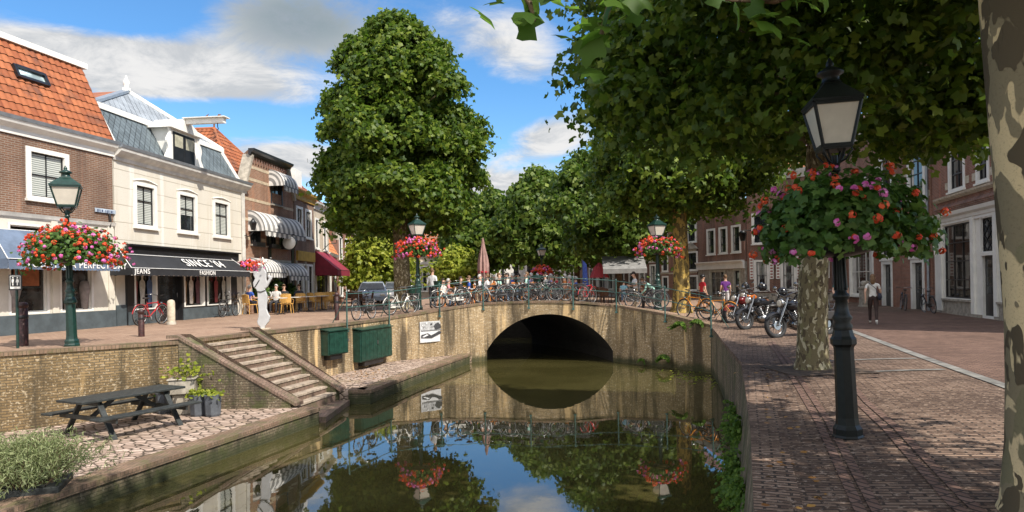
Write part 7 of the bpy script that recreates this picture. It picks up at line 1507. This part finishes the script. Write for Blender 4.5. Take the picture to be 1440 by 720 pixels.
    out_.polygons.foreach_set('material_index', slot.astype('i')); out_.polygons.foreach_set('use_smooth', np.ones(len(out_.polygons), bool)); out_.update()
    BODY[key] = (out_, J, d, fwd); return BODY[key]
HAIR = {}
def person(loc, face, label, pose='stand', style='', top=('white shirt', (.7, .7, .68)), leg=('dark trousers', (.03, .03, .035)), shoe=None, hair='hair_dk', longhair=False, female=False, scale=1.0, group=None, extra=None):
    me, J, d, fwd = body_mesh(pose, style, female)
    t = thing('person', label, 'person', loc, face - pi / 2, group); t.scale = (scale,) * 3
    b = bpy.data.objects.new('body', me); COL.objects.link(b); b.parent = t
    mats = (M_['skin'], cloth(*top), cloth(*leg), shoe or M_['leather'])
    for s, mm in zip(b.material_slots, mats): s.link = 'OBJECT'; s.material = mm
    key = (pose, longhair, female)
    if key not in HAIR:
        c = (J['chin'] + J['crown']) / 2 + d * .02; side = d.cross(fwd).normalized(); Mx = Matrix((( side.x, fwd.x, d.x, c.x), (side.y, fwd.y, d.y, c.y), (side.z, fwd.z, d.z, c.z), (0, 0, 0, 1)))
        m = MB(); n = 14
        def cap(u, v):
            a = 2 * pi * u; ph = pi / 2 - v * (1.15 if .15 < (cos(a - pi / 2) * .5 + .5) else 2.0) if False else pi / 2 - v * (1.0 + 1.15 * (0.5 - .5 * sin(a)))
            return (.086 * cos(ph) * cos(a), -.012 + .103 * cos(ph) * sin(a), .015 + .118 * sin(ph))
        m.grid(cap, n, 7)
        if longhair: m.ell((0, -.085, -.10), (.085, .045, .16), 10, 7)
        m.v = [tuple(Mx @ Vector(p)) for p in m.v]; HAIR[key] = m.mesh('hair', [M_['hair_dk']])
        e = MB()
        for s in (-1, 1): e.ell((s * .031, .082, .012), (.010, .007, .007), 6, 4, 1); e.ell((s * .078, -.005, -.01), (.012, .024, .032), 6, 5, 0)
        e.ell((0, .098, -.022), (.013, .02, .026), 7, 5, 0); e.ell((0, .086, -.055), (.024, .008, .007), 7, 4, 2)
        e.v = [tuple(Mx @ Vector(p)) for p in e.v]; HAIR[key + ('f',)] = e.mesh('face', [M_['skin'], M_['hair_dk'], plain('lips', (.42, .16, .13), .5)])
    ho = bpy.data.objects.new('hair', HAIR[key]); COL.objects.link(ho); ho.parent = t; ho.material_slots[0].link = 'OBJECT'; ho.material_slots[0].material = M_[hair]
    fo = bpy.data.objects.new('face', HAIR[key + ('f',)]); COL.objects.link(fo); fo.parent = t
    return t
def at(px, Y): v = ray(px, 398, Y); return v.x, Y
def stand(px, Y, face, label, **k): x, y = at(px, Y); return person((x, y, gz(x, y)), radians(face), label, **k)
# the woman walking away with a shoulder bag
x, y = 12.15, 23.0
wp = person((x, y, .03), radians(62), 'woman in white top and brown trousers walking along the right street', 'walk', '', ('white top', (.70, .68, .63)), ('brown trousers', (.045, .026, .022)), M_['white'], 'hair_lt', True, True, .97)
m = MB(); m.ell((.21, -.10, .98), (.07, .15, .13), 10, 7); bag = m.build('bag', cloth('navy', (.02, .022, .04)), wp); m = MB(); m.tube([(.17, -.14, 1.05), (.10, -.145, 1.25), (-.10, -.09, 1.44), (-.13, .0, 1.46), (-.08, .12, 1.36), (.12, .12, 1.15), (.19, .02, 1.05)], .012, 6); m.build('strap', cloth('navy', (.02, .022, .04)), bag)
person((11.35, 23.6, .03), radians(250), 'person in green shirt and red shoes half hidden by the big lamp post', 'walk', 'shorts', ('teal shirt', (.06, .17, .15)), ('grey shorts', (.12, .12, .12)), cloth('red shoe', (.5, .02, .03)), 'hair_dk')
ap_ = stand(608, 29.6, 65, 'waiter in white shirt and long dark apron on the bridge', pose='stand', style='long', top=('white shirt', (.66, .66, .66)), leg=('charcoal', (.03, .032, .036)), hair='hair_lt')
m = MB(); m.grid(lambda u, v: (.185 * cos((u * 1.0) * pi), .05 + .135 * sin(u * pi), .30 + .80 * v), 12, 4); m.build('apron', cloth('charcoal apron', (.022, .024, .03)), ap_)
stand(893, 30.2, 190, 'man in white T-shirt and khaki trousers looking down on the bridge', pose='hold', style='', top=('white shirt', (.70, .69, .66)), leg=('khaki', (.38, .30, .19)), hair='hair_dk')
stand(877, 30.0, 60, 'boy in light blue shirt beside the man in white', pose='stand', style='shorts', top=('light blue', (.24, .46, .55)), leg=('denim', (.08, .14, .22)), hair='hair_dk', scale=.74)
stand(921, 30.4, 165, 'woman in mint jacket bending over a bicycle', pose='bend', style='long', top=('mint', (.34, .58, .50)), leg=('pale mint', (.46, .60, .54)), hair='hair_lt', female=True)
stand(904, 31.2, 330, 'person in brown shirt behind the bending woman', pose='stand', style='', top=('brown shirt', (.18, .08, .04)), leg=('dark trousers', (.03, .03, .035)), hair='hair_dk', scale=.9)
cy = stand(988, 31.0, 20, 'cyclist in red jersey and black shorts by the orange bicycles', pose='stand', style='shorts', top=('red jersey', (.55, .02, .035)), leg=('black shorts', (.015, .015, .016)), hair='hair_dk'); m = MB(); m.ell((0, .0, 1.70), (.10, .13, .085), 12, 7); m.build('helmet', paint('black', (.015, .015, .016)), cy)
stand(1020, 32.5, 85, 'man in purple polo and white shorts seen from behind', pose='stand', style='shorts', top=('purple polo', (.13, .025, .20)), leg=('white shorts', (.62, .60, .60)), hair='hair_lt')
# ---------------------------------------------------------------- terraces
def make_chair(mat, label, legm=None):
    t = thing('terrace_chair', label, 'chair', (0, 0, 0)); lm = M_[legm or mat]
    MB().box(-.22, .22, -.21, .23, .42, .46).build('seat', M_[mat], t, bevel=.015)
    m = MB(); m.grid(lambda u, v: (.22 * (2 * u - 1), -.21 - .06 * v - .04 * (1 - (2 * u - 1) ** 2), .50 + .38 * v), 8, 4); m.grid(lambda u, v: (.22 * (2 * u - 1), -.235 - .06 * v - .04 * (1 - (2 * u - 1) ** 2), .50 + .38 * v), 8, 4); m.tube([(-.22, -.21, .44), (-.225, -.27, .88), (-.1, -.315, .90), (.1, -.315, .90), (.225, -.27, .88), (.22, -.21, .44)], .018, 6); m.build('backrest', M_[mat], t)
    for sx in (-1, 1):
        for sy in (-1, 1): MB().tube([(sx * .20, sy * .19, .43), (sx * .235, sy * .24, 0)], .016, 6).build('leg', lm, t)
        m = MB(); m.tube([(sx * .225, -.25, .68), (sx * .26, 0, .66), (sx * .25, .2, .62), (sx * .215, .22, .43)], .015, 6); m.build('armrest', lm, t)
    return t
def make_table(label, mat='white_dirty'):
    t = thing('terrace_table', label, 'table', (0, 0, 0)); MB().lathe([(.36, .72), (.37, .73), (.37, .745), (.36, .75)], 18).build('top', M_[mat], t); m = MB(); m.lathe([(.03, .03), (.03, .719)], 8); m.build('column', M_['black'], t); m = MB()
    for i in range(4): m.beam((0, 0, .06), (.28 * cos(i * pi / 2), .28 * sin(i * pi / 2), .015), .05, .03)
    m.build('foot', M_['black'], t); return t
CH = {}
def chair(kind, x, y, face, label, group):
    if kind not in CH: c = CH[kind] = make_chair({'honey': 'wicker', 'orange': 'wicker_or', 'brown': 'wood_brown'}[kind], label)
    else: c = copy_tree(CH[kind])
    c.location = (x, y, gz(x, y)); c.rotation_euler = (0, 0, face - pi / 2); c['label'] = label; c['group'] = group; return c
TB = []
def table(x, y, label, group):
    c = copy_tree(TB[0]) if TB else make_table(label); TB.append(c); c.location = (x, y, gz(x, y)); c['label'] = label; c['group'] = group; return c
GC = 'honey wicker chairs on the left terrace'; GT = 'round tables on the left terrace'
LCH = [(352, 443, 60, 'honey wicker chair farthest left, holding the man in blue'), (376, 441, 40, 'honey wicker chair holding the woman in white beside the statue'), (404, 442, 95, 'empty honey wicker chair right of the woman in white'), (424, 439, 100, 'honey wicker chair third from the statue, seen from behind'), (442, 437.5, 60, 'honey wicker chair fourth from the statue, turned sideways'), (452, 437, 110, 'honey wicker chair fifth from the statue'), (463, 436, 95, 'honey wicker chair second from the right end of the front row'), (472, 435, 70, 'honey wicker chair at the right end of the front row')]
for px, py, f, lb in LCH: q = ground_hit(px, py, .38); chair('honey', q.x, q.y, radians(f), lb, GC)
for px, Y, lb in ((392, 30.6, 'round cafe table beside the woman in white'), (412, 32.2, 'round cafe table behind the empty wicker chair'), (433, 33.5, 'round cafe table in the middle of the left terrace'), (452, 35.0, 'round cafe table near the red awning'), (470, 36.5, 'last round cafe table at the right of the left terrace')): x, y = at(px, Y); table(x, y, lb, GT)
for px, Y, f, lb in ((388, 32.5, 270, 'honey wicker chair behind the first cafe table'), (399, 33.0, 270, 'honey wicker chair under the grey haired guest'), (420, 35.0, 280, 'honey wicker chair under the dark dressed guest'), (446, 37, 270, 'tall wicker chair back below the red awning'), (458, 38.5, 250, 'honey wicker chair farthest back on the left terrace')): x, y = at(px, Y); chair('honey', x, y, radians(f), lb, GC)
def sitter(x, y, f, label, **k): return person((x, y, gz(x, y) + .0), radians(f), label, 'sit', **k)
q = ground_hit(352, 443, .38); sitter(q.x, q.y, 60, 'man in blue shirt seated at the left end of the terrace', style='', top=('royal blue', (.03, .09, .40)), leg=('navy', (.03, .04, .12)), hair='hair_gr')
q = ground_hit(376, 441, .38); sitter(q.x, q.y, -35, 'woman in white with bare legs and red bag seated beside the statue', style='shorts', top=('white top', (.70, .68, .63)), leg=('cream', (.6, .52, .42)), shoe=M_['skin'], hair='hair_dk', female=True)
for px, Y, f, lb, tp, hr in ((388, 32.5, 270, 'grey haired guest in pale shirt at the first cafe table', ('pale shirt', (.55, .53, .5)), 'hair_gr'), (399, 33.0, 280, 'guest in black jacket facing the street on the left terrace', ('black jacket', (.02, .02, .022)), 'hair_lt'), (420, 35.0, 270, 'dark dressed guest at the middle of the left terrace', ('dark grey', (.04, .04, .05)), 'hair_lt')): x, y = at(px, Y); sitter(x, y, f, lb, style='long', top=tp, hair=hr)
# small leafy tubs by the cafe front
for i, (px, Y, s_, lb) in enumerate(((396, 34.0, .55, 'light green leafy plant in a tub by the cafe front'), (376, 32.8, .45, 'dark green potted plant left of the cafe entrance'), (416, 36.4, .42, 'dark green potted plant right of the cafe entrance'))):
    x, y = at(px, Y); x -= .3; t = thing('potted_plant', lb, 'plant', (x, y, gz(x, y)), group='potted plants by the cafe'); MB().lathe([(.2, 0), (.28, .45), (.3, .47), (.22, .47)], 12).build('pot', M_['black'], t); r = np.random.default_rng(i); C = r.normal(size=(500, 3)); C /= np.linalg.norm(C, axis=1, keepdims=True); C = C * (.6 + .4 * r.random((500, 1))) * s_ * np.array([.8, .8, 1.1]) + np.array([0, 0, .55 + s_]); leaf_mesh('foliage', C, C - np.array([0, 0, .9]) + r.normal(size=C.shape) * .3, .09, M_['leaf_ger'], 'star', t); MB().tube([(0, 0, .4), (0, 0, .6 + s_)], .025, 6).build('stem', M_['bark_brown'], t)
# terrace on the bridge: orange wicker chairs, tables and guests
GB = 'orange wicker chairs on the bridge terrace'; rng = random.Random(12); cols = [('red top', (.50, .03, .04)), ('white shirt', (.68, .67, .65)), ('pink top', (.60, .26, .28)), ('royal blue', (.03, .09, .40)), ('dark grey', (.04, .04, .05)), ('orange top', (.60, .2, .05)), ('pale shirt', (.55, .53, .5)), ('lilac top', (.35, .30, .5)), ('mint', (.34, .58, .50)), ('black jacket', (.02, .02, .022))]
spots = []
for row, Y in enumerate((31.2, 33.4, 35.4)):
    for k in range(6): spots.append((640 + 27 * k + 9 * row, Y + rng.uniform(-.25, .25)))
rown = ('front', 'middle', 'back')
for i, (px, Y) in enumerate(spots):
    x, y = at(px, Y); row = i // 6; k = i % 6; wh = ('leftmost', 'second from the left', 'third from the left', 'third from the right', 'second from the right', 'rightmost')[k]
    table(x, y, f'round table on the bridge terrace, {rown[row]} row, {wh}', 'round tables on the bridge terrace')
    for j, a in enumerate((rng.uniform(150, 200), rng.uniform(-25, 30))):
        cx, cy = x + cos(radians(a)) * .62, y + sin(radians(a)) * .5; side = ('left', 'right')[j]; f = a + 180
        chair('orange', cx, cy, radians(f), f'orange wicker chair {side} of the {wh} table in the {rown[row]} row', GB)
        if rng.random() < .72:
            c = rng.choice(cols); sitter(cx, cy, f, f'seated guest in {c[0]} {side} of the {wh} table, {rown[row]} row', style=rng.choice(['', 'long', 'shorts']), top=c, leg=rng.choice([('denim', (.08, .14, .22)), ('dark trousers', (.03, .03, .035)), ('khaki', (.38, .30, .19))]), hair=rng.choice(['hair_dk', 'hair_lt', 'hair_gr', 'hair_lt']), female=rng.random() < .5, group='guests on the bridge terrace')
GR = 'dark wooden chairs on the right terrace'
for i, (px, Y, f, lb) in enumerate(((812, 36, 80, 'brown chair leftmost before the dark tree trunk'), (822, 37.5, 200, 'brown chair behind the red bicycle'), (833, 35.5, 100, 'brown chair left of the slim dark trunk, front row'), (842, 37, 240, 'brown chair left of the slim dark trunk, back row'), (852, 35, 60, 'brown chair under the sloping railing line'), (862, 36.5, 150, 'brown chair right of the slim dark trunk'), (806, 39, 120, 'brown chair farthest back on the right terrace'), (845, 40, 30, 'brown chair in the shade of the grey awning'))): x, y = at(px, Y); chair('brown', x, y, radians(f), lb, GR)
for i, (px, Y, f, lb) in enumerate(((500, 38, 100, 'dark red chair back nearest the golden tree'), (509, 39.5, 60, 'dark red chair beside the parked car'), (490, 40, 120, 'dark red chair at the end of the left terrace'), (517, 37, 200, 'dark red chair right before the car'))): x, y = at(px, Y); chair('brown', x, y, radians(f), lb, 'dark chairs near the car')
# closed parasol
x, y = at(680, 35.2); t = thing('parasol', 'tall closed parasol in faded pink canvas on the bridge terrace', 'parasol', (x, y, gz(x, y))); MB().tube([(0, 0, 0), (0, 0, 3.2)], .03, 8).build('pole', M_['wood_brown'], t)
m = MB(); m.grid(lambda u, v: ((.13 + .16 * sin(pi * min(1, v * 1.25)) * .55 + .06 * (1 - v)) * (1 + .28 * sin(8 * 2 * pi * u)) * cos(2 * pi * u) * (1 - .75 * v ** 3), (.13 + .16 * sin(pi * min(1, v * 1.25)) * .55 + .06 * (1 - v)) * (1 + .28 * sin(8 * 2 * pi * u)) * sin(2 * pi * u) * (1 - .75 * v ** 3), 1.05 + 2.25 * v), 48, 10); m.build('canopy', plain('faded pink canvas', (.36, .22, .19), .85, 0, .3, 3), t)
m = MB(); m.lathe([(.27, 1.5), (.28, 1.52), (.28, 1.58), (.27, 1.6)], 16); m.build('tie', cloth('red tie', (.4, .03, .04)), t); m = MB(); m.box(-.3, .3, -.3, .3, 0, .08); m.build('foot', M_['stone'], t)
# grey terrace awning on posts, blue flag, red umbrella panel
x, y = at(873, 42); t = thing('terrace_canopy', 'grey canvas terrace canopy on posts right of the slim trunk', 'canopy', (x, y, gz(x, y)), -.1); m = MB(); m.prism([(-1.1, -1.1, 2.05), (-1.1, -1.1, 2.1), (-1.1, 1.3, 2.95), (-1.1, 1.3, 2.9)], (2.6, 0, 0)); m.build('canvas', M_['gry_canvas'], t)
for sx in (-1.05, 1.45): MB().tube([(sx, -1.05, 0), (sx, -1.05, 2.05)], .035, 6).build('post', M_['black'], t); MB().tube([(sx, 1.2, 0), (sx, 1.2, 2.85)], .035, 6).build('post', M_['black'], t)
MB().box(-1.1, 1.5, -1.13, -1.102, 1.82, 2.08).build('valance', M_['gry_canvas'], t)
x, y = at(819, 38); t = thing('flag', 'blue banner flag on a short pole before the row houses', 'flag', (x, y, gz(x, y))); MB().tube([(0, 0, 0), (0, 0, 2.4)], .02, 6).build('pole', M_['steel'], t); m = MB(); m.grid(lambda u, v: (.02 + .32 * u * (1 - .25 * v), .05 * sin(5 * u + 2 * v), 1.0 + 1.35 * v - .25 * u), 6, 6); m.build('cloth', cloth('blue flag', (.10, .16, .55)), t)
x, y = at(843, 43); t = thing('parasol', 'half folded red parasol beside the slim dark trunk', 'parasol', (x, y, gz(x, y))); MB().tube([(0, 0, 0), (0, 0, 2.5)], .03, 6).build('pole', M_['steel'], t); MB().lathe([(.62, 1.55), (.60, 1.6), (.35, 2.2), (.05, 2.5)], 8, smooth=False).build('canopy', cloth('red parasol', (.36, .04, .05)), t)
x, y = at(657, 60); t = thing('notice_board', 'white notice board before the beige building', 'board', (x, y, .4)); MB().box(-.45, .45, -.04, .04, 1.0, 1.8).build('panel', M_['white'], t); [MB().tube([(s * .35, 0, 0), (s * .35, 0, 1.0)], .03, 6).build('post', M_['steel'], t) for s in (-1, 1)]
# parked car behind the left terrace
def car(loc, rz, col, label):
    t = thing('parked_car', label, 'car', loc, rz); pm = paint('car ' + label[:12], col, .25); prof = [(-2.05, .35), (-2.1, .62), (-2.0, .86), (-1.55, .92), (-1.0, 1.38), (-.2, 1.46), (.55, 1.38), (1.15, .95), (1.85, .82), (2.08, .6), (2.05, .32)]
    m = MB(); n = len(prof); ys = (-.86, -.80, .80, .86)
    def w_(z): return .86 if z < .9 else .86 - (z - .9) * .42
    vs = [(x, s * w_(z), z) for s in (-1, 1) for x, z in prof]; m.add(vs, [tuple(range(n)), tuple(reversed(range(n, 2 * n)))] + [(i, n + i, n + i + 1, i + 1) for i in range(n - 1)] + [(n - 1, 2 * n - 1, n, 0)]); m.build('body', pm, t, bevel=.04)
    g = MB(); e = .012
    g.quad((-1.50, -.70, .97), (-1.50, .70, .97), (-1.06, .62, 1.35), (-1.06, -.62, 1.35)); g.quad((1.10, -.74, 1.0), (1.10, .74, 1.0), (.62, .62, 1.36), (.62, -.62, 1.36))
    for i, (x, y, z) in enumerate(g.v): g.v[i] = (x + (-.03 if x < 0 else .03), y, z + .02)
    for s in (-1, 1): g.add([(x, s * (w_(z) + e), z) for x, z in ((-1.25, .97), (-.92, 1.32), (-.1, 1.38), (.45, 1.31), (.95, .97))], [(0, 1, 2, 3, 4)])
    g.build('windows', M_['glass'], t)
    for x in (-1.3, 1.3):
        for s in (-1, 1): m = MB(); m.lathe([(.2, -.1), (.31, -.09), (.31, .09), (.2, .1)], 18, (0, 0, 0), M=Matrix.Translation((x, s * .8, .31)) @ Matrix.Rotation(pi / 2, 4, 'X')); wh = m.build('wheel', M_['tyre'], t); m = MB(); m.lathe([(.03, -.105), (.19, -.103), (.19, .103), (.03, .105)], 14, (0, 0, 0), M=Matrix.Translation((x, s * .8, .31)) @ Matrix.Rotation(pi / 2, 4, 'X')); m.build('rim', M_['rim'], wh)
    for s in (-1, 1): MB().ell((2.02, s * .62, .66), (.06, .18, .09), 10, 6).build('headlight', M_['frost'], t); MB().ell((-2.06, s * .66, .74), (.04, .13, .1), 10, 6).build('tail_light', paint('tail red', (.5, .02, .01)), t)
    return t
x, y = at(524, 42); car((x, y, gz(x, y)), radians(-80), (.32, .36, .42), 'silver blue car parked behind the left terrace'); x, y = at(556, 46); car((x, y, gz(x, y)), radians(-75), (.2, .2, .21), 'dark grey car parked behind the big tree trunk')
# water plants, ferns on the wall, fallen leaves
r = np.random.default_rng(8)
t = thing('lily_pads', 'yellow green water plants floating by the right bridge wing', 'water plants', (6.0, 22.6, WATER)); P_ = [(r.normal() * .38, r.normal() * .95) for _ in range(110)]; P_ = [(x + .12 * y * -1, y) for x, y in P_]; C = np.array([(x, y, .012 + .002 * i / 110) for i, (x, y) in enumerate(P_)]); leaf_mesh('pads', C, np.tile([0, 0, 1.0], (len(C), 1)) + r.normal(size=C.shape) * .04, .10, M_['leaf_gold'], 'round', t)['kind'] = 'stuff'
def fern(px, py, A, B, label, n, size, seed):
    n *= 3; size *= 1.7
    h = seg_hit(px, py, A, B); d = Vector((B[0] - A[0], B[1] - A[1], 0)).normalized(); nrm = Vector((-d.y, d.x, 0)); nrm = -nrm if nrm.x > 0 else nrm
    t = thing('wall_fern', label, 'plant', (h.x + nrm.x * .03, h.y + nrm.y * .03, h.z), group='ferns growing on the canal walls'); r = np.random.default_rng(seed); k = n // 12; C = []; N = []
    for i in range(k):
        a = r.uniform(0, pi); L = size * r.uniform(.5, 1.1); dv = np.array(d) * cos(a) * L * .8 + np.array(nrm) * L * .55 + np.array([0, 0, 1]) * sin(a) * L * .55
        for j in range(12): s = (j + 1) / 12; C.append(dv * s + np.array([0, 0, -.5]) * L * s * s); N.append(np.array(nrm) * .5 + np.array([0, 0, .8]) + r.normal(size=3) * .35)
    leaf_mesh('fronds', C, N, .05 * size / .3, M_['fern'], 'kite', t); return t
def on_wall(y, z):
    for (x0, y0, _), (x1, y1, _) in zip(RW[3:], RW[4:]):
        if y1 <= y <= y0: x = x0 + (x1 - x0) * (y0 - y) / (y0 - y1); return Vector((x - .28 * (-z / 2.4) * (1 if y < 13.4 else 0) - .03, y, z))
for i, (y, z, n, sz, lb) in enumerate(((15.2, -1.35, 330, .42, 'fern at the waterline near the bridge end of the right canal wall'), (12.4, -1.15, 420, .42, 'fern just where the right canal wall thickens'), (11.0, -.75, 420, .40, 'fern high in the middle of the right canal wall'), (10.2, -1.15, 620, .50, 'largest fern tuft low in the middle of the right canal wall'), (9.1, -1.25, 560, .46, 'lush fern tuft low on the near right canal wall'), (8.2, -.85, 300, .30, 'small fern below the pavement edge of the right canal wall'), (7.4, -1.2, 420, .36, 'fern lowest and nearest on the right canal wall'))):
    h = on_wall(y, z); t = thing('wall_fern', lb, 'plant', tuple(h), group='ferns growing on the canal walls'); rr = np.random.default_rng(40 + i); C = []; N = []
    for k in range(n // 12):
        a = rr.uniform(-.2, pi + .2); L = sz * rr.uniform(.5, 1.15); o = np.array([0, rr.normal() * .14, rr.normal() * .08]); dv = np.array([-.55 * L * rr.uniform(.4, 1.1), cos(a) * L * .8, sin(a) * L * .75])
        for j in range(14): u = (j + 1) / 14; C.append(o + dv * u + np.array([0, 0, -.6]) * L * u * u); N.append(np.array([-.5, -.2, .7]) + rr.normal(size=3) * .45)
    leaf_mesh('fronds', C, N, .042, M_['fern'], 'kite', t)
for i, (px, py, n, sz, lb) in enumerate(((938, 502, 110, .3, 'weed tuft at the foot of the right bridge wing'), (905, 506, 60, .2, 'small weed at the waterline right of the arch'), (960, 455, 80, .3, 'hanging weeds below the coping of the right bridge wing'), (985, 452, 70, .28, 'hanging weeds at the corner of the right bridge wing'))): fern(px, py, (4.1, 27.5), (6.85, 23.66), lb, n, sz, 60 + i)
t = MB(); C = []; 
for _ in range(300):
    px, py = r.uniform(1075, 1400), 470 + 250 * r.random() ** 1.6; q = ground_hit(px, py, .012); C.append((q.x, q.y, .018))
for _ in range(120): C.append((5.3 + r.normal() * .55, 11.7 + r.normal() * .5, .022))
lf = leaf_mesh('fallen_leaves', C, np.tile([0, 0, 1.0], (len(C), 1)) + r.normal(size=(len(C), 3)) * .12, .055, M_['leaf_brown'], 'plane'); tag(lf, kind='stuff'); lf['label'] = 'brown leaves scattered over the right pavement'; lf['category'] = 'leaves'
C = [(-5.2 + r.normal() * .5 + .2, 22.6 + r.normal() * .9, LOWQ + .012) for _ in range(90)]; C = [c for c in C if c[0] > -5.75 + .43 * (c[1] - 22.7) + .15]
lf = leaf_mesh('fallen_leaves', C, np.tile([0, 0, 1.0], (len(C), 1)) + r.normal(size=(len(C), 3)) * .12, .05, M_['leaf_brown'], 'plane'); tag(lf, kind='stuff'); lf['label'] = 'brown leaves lying below the green cabinets'; lf['category'] = 'leaves'
